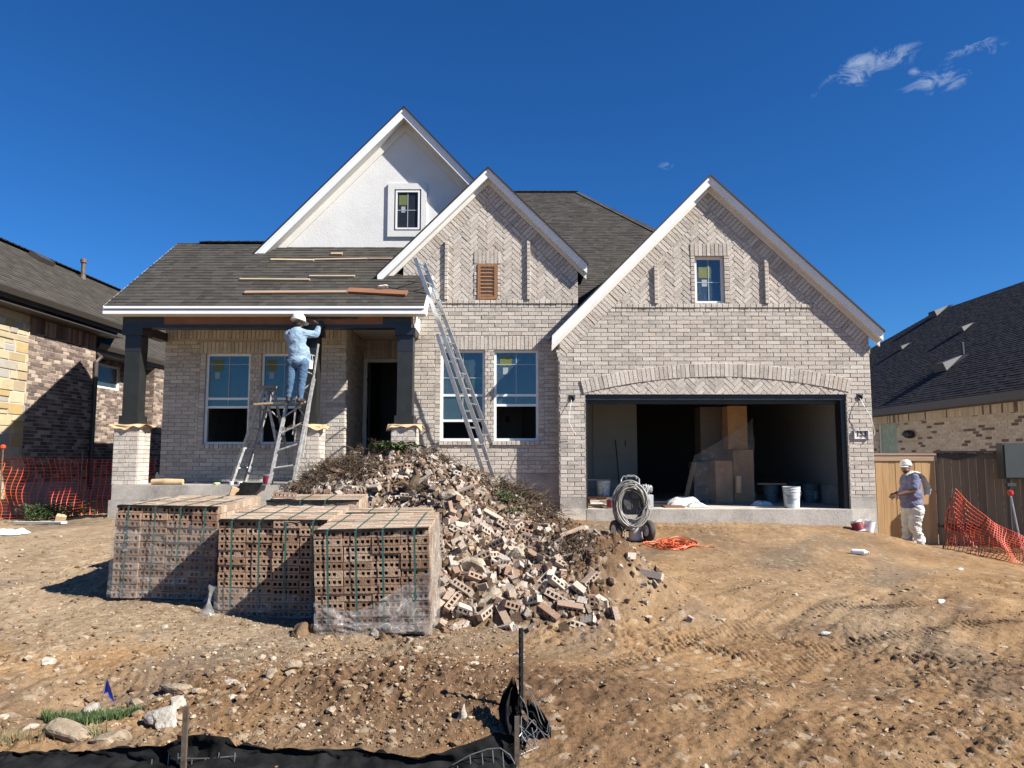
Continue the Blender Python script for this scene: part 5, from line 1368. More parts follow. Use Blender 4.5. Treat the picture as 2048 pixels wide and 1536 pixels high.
key = [(925, 1185), (955, 1165), (990, 1190), (1030, 1222), (975, 1232), (1060, 1212), (905, 1215), (940, 1232), (1110, 1200), (1085, 1170), (1075, 1125), (1050, 1140), (1025, 1165), (960, 1120), (990, 1095), (985, 1040), (1035, 1110), (1010, 1060), (935, 1075), (948, 1050), (980, 1030), (1060, 1075), (1085, 1060), (1075, 1000), (905, 1010), (930, 990), (1160, 1185), (1180, 1165), (1140, 1225), (1095, 1235), (1008, 1240), (870, 985), (845, 968), (760, 960), (790, 940), (745, 985), (820, 1000), (905, 1160), (920, 1140), (1120, 1180)]
n_b = 0
for (px_, py_) in key:
    P = hit(px_, py_, 6.3); placed.append((P.x, P.y))
    nrm = gn(P.x, P.y, .15); ez_ = rb.choice((0, 90, 90))
    e = Euler((R(rb.uniform(-55, 40)), R(rb.uniform(-45, 45)), R(rb.uniform(-70, 70))))
    put_brick(P.x, P.y, P.z+.03, e, rb.choice((0, 0, 1, 1, 4, 2))); n_b += 1
tries = 0
while n_b < 285 and tries < 20000:
    tries += 1
    x = rb.uniform(-3.2, 1.6); y = rb.uniform(6.95, 10.4)
    g0 = float(gbase(np.array(x), np.array(y))); h = gz(x, y)-g0
    if h < .10 and not (rb.random() < .12 and -.8 < x < 1.4 and y < 8): continue
    if x < -.75 and y < 8.6: continue
    if x > .95 and y < 8.8 and rb.random() < .95: continue
    if .5 < x < 1.75 and 7.3 < y < 9.2 and rb.random() < .95: continue
    if x > -.35 and y > 9.0 and rb.random() < .93: continue
    if y > 8.6 and rb.random() < .68: continue
    if any((x-a)**2+(y-b)**2 < .0065 for a, b in placed): continue
    placed.append((x, y))
    e = Euler((R(rb.uniform(-70, 60)), R(rb.gauss(0, 32)), R(rb.uniform(0, 360))))
    put_brick(x, y, gz(x, y)+rb.uniform(.0, .035), e, rb.choice((0, 2, 2, 3, 3, 4) if y < 8.3 else (2, 3, 3, 3, 3, 4))); n_b += 1
# a few strays that lie apart from the pile
for k, (px_, py_, lb) in enumerate(((1262, 1121, 'stray half brick on bare soil near the orange cord'), (1303, 1158, 'stray brick alone on bare soil right of the loam heap'), (570, 997, 'orange brick lying on top of the middle rear cube'))):
    P = hit(px_, py_, 6.3) if k < 2 else at(px_, py_, 8.3)
    put_brick(P.x, P.y, P.z+.035, (R((80, 70, 0)[k]), R(5), R((20, -35, 8)[k])), (3, 0, 0)[k], lb, group=None, name='brick')
# fragments of mortar, brick and stone (uncountable)
M_frag = brickmat('mortar_rubble', [(0, (0.073, 0.046, 0.028)), (.25, (0.165, 0.115, 0.076)), (.45, (0.317, 0.251, 0.191)), (.65, (0.396, 0.343, 0.284)), (.8, (0.264, 0.158, 0.106)), (1, (0.449, 0.409, 0.350))], (0.132, 0.092, 0.059), .5, sc=20)
fr = MB(); rf_ = random.Random(5); n = 0
while n < 6800:
    x = rf_.uniform(-3.5, 1.75); y = rf_.uniform(6.8, 10.7)
    h = gz(x, y)-float(gbase(np.array(x), np.array(y)))
    if h < .07 and rf_.random() > .10: continue
    if x < -.75 and y < 8.4: continue
    if .5 < x < 1.75 and 7.3 < y < 9.2 and rf_.random() < .9: continue
    if x > .95 and y < 8.8 and rf_.random() < .85: continue
    if x > -.3 and y > 9.0 and rf_.random() < .8: continue
    if y > 8.5 and rf_.random() < .35: continue
    s = min(.058, .020*math.exp(rf_.gauss(0, .55))*(1.2 if y < 8.4 else 1.05)); n += 1
    Rm = Euler((rf_.uniform(0, 6), rf_.uniform(0, 6), rf_.uniform(0, 6))).to_matrix(); a = (rf_.random(), rf_.random(), rf_.random()); c = (x, y, gz(x, y)+s*.25)
    if rf_.random() < .55: fr.box(c, (s*2*rf_.uniform(.7, 1.5), s*1.6, s*rf_.uniform(.5, 1.2)), Rm, 0, a, taper=rf_.uniform(.6, 1))
    else: fr.rock(c, (s*1.2, s, s*.75), rf_.randint(0, 9999), 0, a, rough=.5, sub=1, rot=Rm)
n = 0
while n < 3600:                                    # crumbs and soil lumps that fill the gaps
    x = rf_.uniform(-3.5, 1.6); y = rf_.uniform(6.9, 10.8)
    h = gz(x, y)-float(gbase(np.array(x), np.array(y)))
    if h < .08 or (x < -.75 and y < 8.4) or (x > .9 and rf_.random() < .7): continue
    s = rf_.uniform(.008, .026); n += 1
    fr.box((x, y, gz(x, y)+s*.6), (s*2.2, s*1.9, s*1.5), Euler((rf_.uniform(0, 6), rf_.uniform(0, 6), rf_.uniform(0, 6))).to_matrix(), 0, (rf_.random()**1.8*.75, rf_.random(), .5), taper=rf_.uniform(.4, .9))
o = fr.build('rubble', M_frag); o['kind'] = 'stuff'
# big pale stones in the pile
M_lime = simple('pale_limestone', (0.396, 0.350, 0.271), .95, var=.3, sc=7, bm=.7, bsc=24, dist=.02, tint=(0.304, 0.224, 0.139))
for k, (px_, py_, sz, lb) in enumerate(((955, 1142, (.16, .12, .12), 'round cream limestone block among the loose bricks right of the nearest cube'), (905, 1003, (.2, .14, .1), 'long cream limestone chunk high on the rubble above the nearest cube'),
        (1035, 1120, (.17, .13, .13), 'dusty grey boulder half buried in the middle of the rubble slope'), (1130, 1220, (.1, .07, .06), 'small yellowish stone at the foot of the rubble pile'), (990, 1195, (.22, .12, .10), 'flat whitish mortar slab low on the rubble slope'), (985, 972, (.14, .1, .1), 'pale stone below the dead roots near the top of the rubble'))):
    P = hit(px_, py_, 6.3); m = MB(); m.rock((P.x, P.y+.05, P.z+.02), sz, 20+k, rough=.35, sub=3, rot=Euler((.2, .3, k)).to_matrix())
    props(m.build('stone', M_lime, smooth=False), lb, 'stone', 'big stones in the rubble pile')
# dead roots and brush
M_root = simple('dry_roots', (.105, .07, .042), .95, var=.35, sc=10)
dr_ = MB(); rd = random.Random(8)
def tuft(cx, cy, n, ln, sp):
    for _ in range(n):
        x, y = cx+rd.gauss(0, sp), cy+rd.gauss(0, sp*.7); z = gz(x, y)
        a = rd.uniform(0, 2*PI); L = ln*rd.uniform(.4, 1.2); el_ = rd.uniform(-.1, .9); pts = []
        q = Vector((x, y, z+rd.uniform(-.01, .07))); d = Vector((math.cos(a)*math.cos(el_), math.sin(a)*math.cos(el_), math.sin(el_)))
        for k in range(5):
            pts.append(q.copy()); q = q+d*L/4; d = (d+Vector((rd.gauss(0, .3), rd.gauss(0, .3), rd.gauss(-.18, .25)))).normalized()
        dr_.tube(pts, [rd.uniform(.0022, .0055)*(1-.15*k) for k in range(5)], 3, caps=False)
for (px_, py_, n, sp) in ((935, 940, 260, .2), (985, 950, 260, .2), (1025, 985, 300, .2), (1060, 1000, 240, .17), (640, 955, 260, .2), (690, 935, 260, .18), (735, 940, 160, .16), (620, 980, 120, .14), (870, 915, 160, .2), (800, 905, 130, .25), (1090, 1050, 90, .14), (1120, 1090, 90, .13), (1075, 1030, 120, .15), (850, 985, 60, .1), (1150, 1100, 70, .14)):
    P = hit(px_, py_, 6.3); tuft(P.x, P.y, int(n*1.7), .26, sp)
o = dr_.build('dead_roots', M_root); o['kind'] = 'stuff'
for k, (px_, py_, h, lb) in enumerate(((825, 990, .34, 'dark rotten root stump standing in the rubble above the rear cubes'),)):
    P = hit(px_, py_, 6.3); m = MB(); m.tube([P-Vector((.05, 0, .05)), P+Vector((.0, 0, .12)), P+Vector((.05, .03, .24)), P+Vector((.02, .0, h))], [.09, .065, .05, .02], 9)
    m.tube([P+Vector((0, 0, .08)), P+Vector((-.12, -.05, .16)), P+Vector((-.2, -.1, .13))], [.04, .03, .012], 7); m.tube([P+Vector((0, 0, .1)), P+Vector((.13, -.04, .12))], [.04, .012], 7)
    props(m.build('root_stump', M_root), lb, 'stump')
# timber and metal scraps sticking out
for k, (a_, b_, w_, lb, mt) in enumerate((((925, 1015), (945, 1110), .05, 'split pale wooden stake leaning in the rubble beside the nearest cube', M_pine), ((597, 975), (655, 920), .09, 'long grey splintered board leaning up the left side of the rubble', M_oldwood),
        ((530, 1000), (575, 975), .10, 'short pale board end lying left of the rubble pile', M_pine), ((1120, 1085), (1165, 1066), .04, 'dark split board jutting from the right shoulder of the rubble', M_oldwood))):
    P, Q = hit(*a_, 6.3), hit(*b_, 6.3); m = MB(); m.bar(P+Vector((0, -.03, .07)), Q+Vector((0, -.05, .05)), w_, .022, (0, -1, .3)); props(m.build('board', mt), lb, 'board')
# weeds
M_leaf = simple('weed_leaf', (.075, .115, .035), .7, var=.35, sc=14)
def weed(base, n, h, sp, label, name='weed', ls=.05, seed=0, hang=0):
    rr = random.Random(seed); T = thing(name, base, label, 'weed'); sm = MB(); lm = MB()
    for i in range(n):
        a = rr.uniform(0, 2*PI); q = Vector(base)+Vector((rr.gauss(0, sp*.4), rr.gauss(0, sp*.3), 0)); q.z = max(q.z, gz(q.x, q.y))-.01; d = Vector((math.cos(a)*.5, math.sin(a)*.5, 1)).normalized(); pts = [q.copy()]
        L = h*rr.uniform(.5, 1.1)
        for k in range(6):
            q = q+d*L/6; d = (d+Vector((math.cos(a)*.22, math.sin(a)*.22, -.06-hang))).normalized(); pts.append(q.copy())
            for s in range(2):
                b = rr.uniform(0, 2*PI); t = (Vector((math.cos(b), math.sin(b), rr.uniform(-.5, .5)))).normalized(); u = t.cross(Vector((0, 0, 1))).normalized(); l = ls*rr.uniform(.6, 1.3)
                lm.add([q, q+t*l*.5+u*l*.22+Vector((0, 0, .006)), q+t*l-Vector((0, 0, l*.2)), q+t*l*.5-u*l*.22+Vector((0, 0, .006))], [(0, 1, 2, 3)])
        sm.tube(pts, .0025, 4)
    sm.build('stem', M_leaf, T); lm.build('leaf', M_leaf, T)
    return T
P = hit(775, 893, 6.3); weed(hit(778, 900, 6.3), 16, .3, .25, 'green weed with long drooping leaves on the crest of the rubble', ls=.11, seed=1, hang=.2)
weed(hit(1015, 1005, 6.3), 14, .22, .16, 'low green weed on the right slope of the rubble below the dead roots', ls=.05, seed=2)
weed(hit(1028, 1030, 6.3), 10, .18, .14, 'small green weed just under the larger one on the right slope', ls=.045, seed=3)
P = Vector((HX(95, 1000, 13.95), 13.95, 0)); P.z = gz(P.x, P.y); weed(P, 60, .5, .5, 'bushy green weed growing through the left orange netting', ls=.07, seed=4)
P = Vector((HX(150, 1000, 14.2), 14.2, 0)); P.z = gz(P.x, P.y); weed(P, 30, .3, .35, 'dry low weed right of the bushy one at the left netting', ls=.05, seed=5)
# ================================================================= people
def remesh(mb, name, mat, parent, voxel=.010, smooth=6, disp=None):
    me = bpy.data.meshes.new('tmp'); me.from_pydata([tuple(v) for v in mb.v], [], [tuple(f) for f in mb.f]); me.update()
    o = bpy.data.objects.new('tmp', me); COL.objects.link(o)
    r = o.modifiers.new('r', 'REMESH'); r.mode = 'VOXEL'; r.voxel_size = voxel
    if smooth: s = o.modifiers.new('s', 'SMOOTH'); s.iterations = smooth; s.factor = .5
    dg = bpy.context.evaluated_depsgraph_get(); dg.update()
    nm = bpy.data.meshes.new_from_object(o.evaluated_get(dg)); bpy.data.objects.remove(o); bpy.data.meshes.remove(me)
    n = len(nm.vertices); co = np.zeros(n*3, np.float32); nm.vertices.foreach_get('co', co); co = co.reshape(-1, 3)
    if disp:
        no = np.zeros(n*3, np.float32); nm.vertices.foreach_get('normal', no); no = no.reshape(-1, 3)
        co += no*disp(co)[:, None]
    co -= np.array(ORG[parent.name], np.float32); nm.vertices.foreach_set('co', co.ravel())
    nm.materials.clear()
    for m in (mat if isinstance(mat, (list, tuple)) else [mat]): nm.materials.append(m)
    nm.polygons.foreach_set('use_smooth', np.ones(len(nm.polygons), bool)); nm.update()
    ob = bpy.data.objects.new(name, nm); COL.objects.link(ob); ob.parent = parent; ORG[ob.name] = Vector(ORG[parent.name]); return ob
def ell(mb, c, r, rot=None):
    vs, fs = ico(3); mb.add([Vector(c)+((rot @ Vector((p.x*r[0], p.y*r[1], p.z*r[2]))) if rot is not None else Vector((p.x*r[0], p.y*r[1], p.z*r[2]))) for p in vs], fs)
def limb(mb, pts, rs):
    for i in range(len(pts)-1):
        mb.tube([pts[i], pts[i+1]], [rs[i], rs[i+1]], 14)
    for p, r in zip(pts, rs): ell(mb, p, (r, r, r))
def folds(amp, f=22):
    def d(co):
        n = fbm(co[:, 0]*f*.55+co[:, 2]*f*.35+3, co[:, 2]*f*1.0-co[:, 1]*f*.5, 7, 4)
        return (.5-np.abs(n)*1.6)*amp*1.6
    return d
def hand(mb, wrist, dirv, palm_n, curl, thumb_side, s=1.0):
    """palm + five fingers; dirv: forearm direction, palm_n: palm normal; curl 0..1"""
    d = Vector(dirv).normalized(); n = Vector(palm_n); n = (n-d*n.dot(d)).normalized(); t = d.cross(n)*thumb_side
    ell(mb, Vector(wrist)+d*.045*s, (.001+.040*s, .040*s, .040*s)) if False else None
    for k in (-1, -.33, .33, 1): limb(mb, [Vector(wrist), Vector(wrist)+d*.088*s+t*k*.03*s], [.017*s, .012*s])
    for k, L in zip((1, .33, -.33, -1), (.072, .080, .074, .058)):
        p = Vector(wrist)+d*.088*s+t*k*.031*s; q = d.copy(); pts = [p]
        for j, f in enumerate((.45, .32, .23)):
            a = curl*(.55+.35*j); q = (d*math.cos(a*(j+1))+n*math.sin(a*(j+1))).normalized(); pts.append(pts[-1]+q*L*f*s)
        limb(mb, pts, [.0095*s, .009*s, .0085*s, .0075*s])
    p = Vector(wrist)+d*.025*s+t*.028*s; q1 = p+(d*.6+t*.75+n*.25).normalized()*.042*s; q2 = q1+(d*.85+t*.15+n*.4).normalized()*.036*s; limb(mb, [p, q1, q2], [.014*s, .011*s, .009*s])
def clothmat(name, lo, hi, sc=9, stain=None, rough=.9):
    m, nt, p, o = newmat(name); c = coord(nt)
    n = noise(nt, sc, 5, .65, c); col = ramp(nt, n, [(.3, lo), (.7, hi)])
    if stain: col = mixc(nt, ramp(nt, noise(nt, 17, 5, .7, c), [(.60, 0.), (.66, .85)]), col, stain)
    nt.links.new(col, p.inputs['Base Color']); p.inputs['Roughness'].default_value = rough; p.inputs['Specular IOR Level'].default_value = .2
    bump(nt, p, noise(nt, 30, 4, .6, mapping(nt, c, (1, 1, 2.2)), 1.0), 1.0, .02); return m
M_denim = clothmat('pale_blue_denim', (.20, .30, .40), (.34, .45, .55), 12)
M_jeans = clothmat('blue_jeans', (.05, .10, .175), (.12, .20, .31), 8)
M_hat = simple('white_hard_hat', (.78, .78, .75), .35, var=.05, sc=8)
M_skin1 = simple('brown_skin', (.28, .15, .09), .55, var=.08, sc=20)
M_skin2 = simple('dark_brown_skin', (.14, .075, .048), .5, var=.1, sc=20)
M_shoe = simple('black_shoe', (.02, .02, .021), .6, var=.1)
M_glove = simple('dark_glove', (.03, .03, .035), .8, var=.1)
M_hair = simple('black_hair', (.012, .01, .009), .6, var=.1)
YW = 12.92
def A(px, py, dy=0): return at(px, py, YW+dy)
W1 = thing('person', A(592, 806), 'person in white hard hat and denim shirt painting the porch beam from a ladder', 'person')
neck = A(593, 659); sh_l = A(577, 670, .02); sh_r = A(609, 668, .0); el_r = A(632, 669, .10); wr_r = A(638, 653, .13)
el_l = A(583, 690, .26); wr_l = A(604, 688, .33); hipc = A(596, 722)
hip_l, kn_l, an_l = A(584, 727), A(581, 762, -.03), A(576.5, 796, .0)
hip_r, kn_r, an_r = A(607, 727), A(604, 763, -.01), A(600, 799, -.03)
b = MB(); hc = A(597, 645, .03)
ell(b, hc, (.075, .092, .105)); ell(b, hc+Vector((.055, .06, -.035)), (.03, .03, .03)); ell(b, hc+Vector((.062, .088, -.02)), (.012, .02, .014)); ell(b, hc+Vector((.078, .0, -.015)), (.012, .024, .032)); ell(b, hc+Vector((-.072, -.0, -.015)), (.012, .024, .03))
ell(b, hc+Vector((.035, .09, -.065)), (.022, .012, .006)); ell(b, hc+Vector((.05, .083, .005)), (.012, .008, .008)); ell(b, hc+Vector((.005, .094, .005)), (.012, .008, .008))
limb(b, [hc-Vector((0, .01, .06)), neck-Vector((0, 0, .05))], [.05, .055]); limb(b, [neck-Vector((0, 0, .08)), hipc], [.10, .10])
limb(b, [sh_r, el_r, wr_r], [.045, .035, .026]); limb(b, [sh_l, el_l, wr_l], [.045, .035, .026])
limb(b, [hip_l, kn_l, an_l], [.07, .05, .035]); limb(b, [hip_r, kn_r, an_r], [.07, .05, .035])
hand(b, wr_r, wr_r-el_r+Vector((.02, .03, 0)), (-.3, .9, .1), 1.1, -1, .9); hand(b, wr_l, Vector((.5, .6, .1)), (0, .3, -1), 1.0, 1, .9)
limb(b, [an_l, an_l+Vector((0, .03, -.05)), an_l+Vector((-.02, .12, -.06))], [.034, .034, .028]); limb(b, [an_r, an_r+Vector((0, .03, -.05)), an_r+Vector((.03, .12, -.06))], [.034, .034, .028])
remesh(b, 'body', M_skin1, W1, .0065, 3)
s = MB()
ell(s, neck.lerp(hipc, .30)+Vector((-.005, 0, 0)), (.175, .125, .22)); ell(s, neck.lerp(hipc, .68), (.168, .13, .24)); ell(s, neck.lerp(hipc, 1.0), (.174, .145, .12))
limb(s, [sh_l.lerp(neck, .3), sh_l], [.075, .078]); limb(s, [sh_r.lerp(neck, .3), sh_r], [.075, .078]); ell(s, neck-Vector((0, 0, .02)), (.075, .075, .05))
limb(s, [sh_r, el_r, el_r.lerp(wr_r, .85)], [.078, .062, .05]); limb(s, [sh_l, el_l, el_l.lerp(wr_l, .8)], [.078, .062, .05])
limb(s, [neck.lerp(hipc, .6)+Vector((.14, .06, 0)), neck.lerp(hipc, .98)+Vector((.17, .07, 0))], [.05, .045])
remesh(s, 'shirt', M_denim, W1, .011, 5, folds(.0032, 19))
j = MB(); ell(j, hipc+Vector((0, 0, -.02)), (.17, .135, .12))
limb(j, [hip_l, kn_l, an_l+Vector((0, 0, .03))], [.10, .068, .052]); limb(j, [hip_r, kn_r, an_r+Vector((0, 0, .03))], [.10, .070, .052])
ell(j, hip_l+Vector((0, -.02, .01)), (.095, .10, .10)); ell(j, hip_r+Vector((0, -.02, .01)), (.095, .10, .10))
remesh(j, 'jeans', M_jeans, W1, .010, 5, folds(.0028, 21))
def shoe(par, an, dr, zb_, L=.25, mat=M_shoe):
    d = Vector(dr).normalized(); f = MB(); base = Vector((an.x, an.y, zb_))
    limb(f, [base-d*.05+Vector((0, 0, .042)), base+d*.06+Vector((0, 0, .045)), base+d*(L-.12)+Vector((0, 0, .034))], [.042, .044, .036]); limb(f, [base+Vector((0, 0, .04)), base-d*.01+Vector((0, 0, .11))], [.042, .045])
    o = remesh(f, 'shoe', mat, par, .010, 3); return o
zst = A(590, 806).z
shoe(W1, an_l, (-.25, .9, 0), zst); shoe(W1, an_r, (.35, .9, 0), zst)
h = MB(); hz0 = hc+Vector((0, -.01, .035)); Mh = Matrix.Rotation(R(-10), 3, 'X') @ Matrix.Rotation(R(8), 3, 'Y')
h.lathe([(.128, -.005), (.124, .03), (.112, .075), (.085, .112), (.045, .132), (.005, .138)], hz0, 28, Mh)
h.lathe([(.124, -.008), (.138, -.012), (.138, -.002), (.124, .002)], hz0, 28, Mh, cap0=False, cap1=False)
vs = [(.0, 0, 0)]; brim = [hz0+Mh @ Vector((math.cos(t)*r_*1.0, math.sin(t)*r_, z_)) for r_, z_ in ((.125, .0), (.185, -.02)) for t in np.linspace(R(5), R(115), 14)]
h.add(brim+[q-Vector((0, 0, .006)) for q in brim], [(i, i+1, 14+i+1, 14+i) for i in range(13)]+[(28+i+1, 28+i, 42+i, 42+i+1) for i in range(13)])
h.bar(hz0+Mh @ Vector((0, -.1, .10)), hz0+Mh @ Vector((0, .08, .13)), .03, .02)
h.build('hard_hat', M_hat, W1, smooth=True)
hr = MB(); ell(hr, hc+Vector((-.01, -.04, -.035)), (.078, .062, .055)); remesh(hr, 'hair', M_hair, W1, .01, 2)
gl_ = MB(); hand(gl_, wr_r, wr_r-el_r+Vector((.02, .03, 0)), (-.3, .9, .1), 1.1, -1, 1.06); remesh(gl_, 'glove', M_glove, W1, .0065, 2)
br = thing('paint_brush', A(634, 648, .14), 'small paint brush in the gloved hand under the porch beam', 'brush')
m = MB(); bp0 = A(640, 650, .14); bp1 = A(629, 641, .21); m.bar(bp0, bp0.lerp(bp1, .6), .018, .012); m.build('handle', M_pine, br); m = MB(); m.bar(bp0.lerp(bp1, .6), bp1, .05, .015); m.build('bristles', M_white_pl, br)
pot = thing('paint_pot', A(619, 739, .02), 'white paint pot hanging from the ladder beside the painter', 'paint pot')
m = MB(); m.lathe([(.042, 0), (.05, .12), (.053, .13), (.053, .14)], A(620, 738, .02), 18); m.build('pot', M_white_pl, pot); m = MB(); c_ = A(620, 722, .02)
m.tube([c_+Vector((-.05, 0, 0)), c_+Vector((-.035, 0, .1)), c_+Vector((0, 0, .13)), c_+Vector((.035, 0, .1)), c_+Vector((.05, 0, 0))], .004, 5); m.build('bail_handle', M_steel, pot)

# ---- second person by the fence
YB = 14.5; OX, OY, S_ = 1740, 880, 6.4
def B(cx, cy, dy=0): return at(OX+cx/S_, OY+cy/S_, YB+dy)
ft = B(540, 1345); zg = gz(ft.x, ft.y)
W2 = thing('person', (ft.x, ft.y, zg), 'person in lavender polo and stained white trousers with a towel over one shoulder', 'person')
sk = MB(); hc = B(455, 345)
ell(sk, hc, (.085, .09, .108)); ell(sk, hc+Vector((-.02, -.03, -.06)), (.068, .066, .055)); ell(sk, hc+Vector((-.055, -.062, -.022)), (.018, .016, .026)); ell(sk, hc+Vector((-.058, -.066, -.045)), (.02, .016, .012))
ell(sk, hc+Vector((-.042, -.068, -.078)), (.03, .014, .008)); ell(sk, hc+Vector((-.075, -.052, .006)), (.012, .01, .008)); ell(sk, hc+Vector((-.03, -.082, .006)), (.012, .008, .008)); ell(sk, hc+Vector((.072, -.01, -.02)), (.016, .024, .034)); ell(sk, hc+Vector((-.05, -.072, .022)), (.05, .012, .008))
nk = B(500, 430); limb(sk, [hc+Vector((.02, .01, -.05)), nk+Vector((0, 0, -.06))], [.07, .085])
hipB = B(540, 880); shn = B(560, 480, -.17); shf = B(470, 480, .18)
limb(sk, [nk-Vector((0, 0, .08)), hipB], [.13, .14])
eln = B(560, 645, -.22); wrn = B(365, 700, -.20); elf = B(450, 650, .24); wrf = B(320, 690, .06)
limb(sk, [shn, eln, wrn], [.058, .050, .034]); limb(sk, [shf, elf, wrf], [.058, .048, .034])
hand(sk, wrn, wrn-eln+Vector((0, .02, -.02)), (.1, .5, -.5), .55, 1, 1.05); hand(sk, wrf, Vector((-1, -.2, -.15)), (.1, -.5, -.6), .7, -1, 1.05)
hpn, hpf = hipB+Vector((.03, -.1, -.02)), hipB+Vector((-.03, .1, -.02))
knn, ann = B(570, 1110, -.10), B(640, 1318, -.10); knf, anf = B(480, 1110, .10), B(490, 1300, .10)
ann.z = gz(ann.x, ann.y)+.10; anf.z = gz(anf.x, anf.y)+.10
limb(sk, [hpn, knn, ann], [.10, .065, .045]); limb(sk, [hpf, knf, anf], [.10, .065, .045])
for an in (ann, anf): limb(sk, [an, an+Vector((-.03, -.01, -.06)), an+Vector((-.13, -.04, -.065))], [.04, .036, .03])
remesh(sk, 'body', M_skin2, W2, .0065, 3)
M_polo = clothmat('lavender_polo', (.115, .118, .195), (.20, .205, .30), 7); M_wt = clothmat('stained_white_trousers', (.50, .50, .46), (.66, .66, .62), 8, stain=(.30, .29, .27)); M_towel = clothmat('white_towel', (.62, .62, .58), (.76, .76, .72), 9)
s = MB()
ell(s, B(520, 540), (.185, .225, .20)); ell(s, B(512, 690), (.215, .225, .20)); ell(s, B(535, 820), (.205, .205, .16)); ell(s, nk-Vector((0, 0, .05)), (.10, .11, .055))
limb(s, [B(530, 455, -.05), shn, shn.lerp(eln, .72)], [.085, .092, .088]); limb(s, [B(490, 455, .05), shf, shf.lerp(elf, .72)], [.085, .092, .088])
o = remesh(s, 'polo_shirt', M_polo, W2, .012, 5, folds(.005, 14))
t = MB(); ell(t, hipB+Vector((0, 0, -.03)), (.185, .195, .13))
limb(t, [hpn, knn, ann+Vector((0, 0, .0)), ann+Vector((-.01, 0, -.05))], [.135, .105, .092, .10]); limb(t, [hpf, knf, anf+Vector((0, 0, .02)), anf+Vector((-.02, 0, -.04))], [.135, .105, .092, .10])
remesh(t, 'trousers', M_wt, W2, .012, 4, folds(.011, 15))
for an in (ann, anf): shoe(W2, an+Vector((.01, 0, 0)), (-.95, -.3, 0), an.z-.10, .27, clothmat('dusty_shoe', (.35, .33, .30), (.5, .48, .44)) if 'dusty_shoe' not in MATS else MATS['dusty_shoe'])
c = MB(); cc = hc+Vector((.01, .01, .045)); Mc = Matrix.Rotation(R(-8), 3, 'X')
c.lathe([(.098, -.03), (.104, .0), (.100, .04), (.082, .075), (.045, .092), (.004, .097)], cc, 26, Mc)
c.lathe([(.098, -.034), (.109, -.03), (.110, .004), (.101, .01)], cc, 26, Mc, cap0=False, cap1=False)
brim = [cc+Vector((math.cos(t_)*r_, math.sin(t_)*r_, z_)) for r_, z_ in ((.098, -.02), (.15, -.045)) for t_ in np.linspace(R(200), R(262), 9)]
c.add(brim+[q-Vector((0, 0, .006)) for q in brim], [(i, i+1, 10+i, 9+i) for i in range(8)]+[(18+i+1, 18+i, 27+i, 28+i) for i in range(8)])
c.build('cap', M_towel, W2, smooth=True)
bd = MB(); ell(bd, hc+Vector((-.035, -.055, -.085)), (.045, .036, .028)); ell(bd, hc+Vector((.05, .02, -.03)), (.04, .06, .05)); remesh(bd, 'hair', M_hair, W2, .008, 2)
tw = MB()
path = [B(450, 455, -.14), B(500, 418, -.13), B(560, 425, -.10), B(625, 480, -.06), B(668, 560, -.02), B(692, 630, 0), B(690, 705, 0)]
wds = [.025, .04, .05, .055, .06, .065, .045]
n = 8; vs = []
for i, p_ in enumerate(path):
    for k in range(n+1):
        a_ = -1+2*k/n; vs.append(p_+Vector((.045*min(1, i/2)+.012*math.sin(k*2.1+i)-a_*wds[i]*.55, -.05+a_*wds[i]*1.1, .03+.012*math.cos(k*2.7+i*1.3)-abs(a_)*.02)))
tw.add(vs+[Vector(q)+Vector((-.012, 0, -.012)) for q in vs], [(i*(n+1)+k, i*(n+1)+k+1, (i+1)*(n+1)+k+1, (i+1)*(n+1)+k) for i in range(len(path)-1) for k in range(n)]+[(len(vs)+(i+1)*(n+1)+k, len(vs)+(i+1)*(n+1)+k+1, len(vs)+i*(n+1)+k+1, len(vs)+i*(n+1)+k) for i in range(len(path)-1) for k in range(n)])
tw.build('towel', M_towel, W2, smooth=True)
# ================================================================= ladders
def lad(T, a0, a1, b0, b1, rungs, rw=.03, rd=.07, mat=M_alu, rr=.014, cap=True):
    """two rails a,b (bottom,top) and rung fractions"""
    a0, a1, b0, b1 = map(Vector, (a0, a1, b0, b1)); up = (b0-a0).normalized()
    n = (a1-a0).cross(up)
    for p, q in ((a0, a1), (b0, b1)):
        m = MB(); m.bar(p, q, rw*.25, rd, n); s = 1 if p is a0 else -1
        for e in (-1, 1):
            o_ = (n.normalized())*(rd/2-.004)*e
            m.bar(p+o_+up*s*rw*.4, q+o_+up*s*rw*.4, rw*.7, .007, n)
        m.build('rail', mat, T)
    for f in rungs:
        m = MB(); m.tube([a0.lerp(a1, f)-up*.012, b0.lerp(b1, f)+up*.012], rr, 8); m.build('rung', mat, T)
EL = thing('extension_ladder', at(970, 936, 13.4), 'long aluminium extension ladder leaning against the right end of the porch roof', 'ladder')
rv = Vector((.13, .38, 0))
fb, ftp = at(966, 885, 13.3), at(830, 516, 13.3); 
lad(EL, fb, ftp, fb+rv, ftp+rv, [(i+.5)/12 for i in range(12)])
bb_, bt = at(964, 938, 13.25), at(874, 668, 13.25); g_ = gz(bb_.x, bb_.y)
dr = (bb_-bt).normalized(); bb2 = bb_+dr*max(0, (bb_.z-g_)/(-dr.z))
off_ = Vector((0, 0, 0))
nr_ = int((bb2-bt).length/.305)
lad(EL, bb2+off_, bt+off_, bb2+off_+rv*1.08, bt+off_+rv*1.08, [(i+.4)/nr_ for i in range(nr_)])
ML_ = thing('ladder', at(570, 965, 13.1), 'paint spattered articulated ladder that the painter in the hard hat stands on', 'ladder')
Yl = 13.0; zsl = zs+.004
def onz(px, py): return at(px, py, Yl)
a0, a1, b0, b1 = onz(541, 966), onz(572, 805), onz(592, 960), onz(629, 757)
b0.z = min(b0.z, zsl+.02)
a0.y = b0.y = 12.9; a1.y = b1.y = 13.02
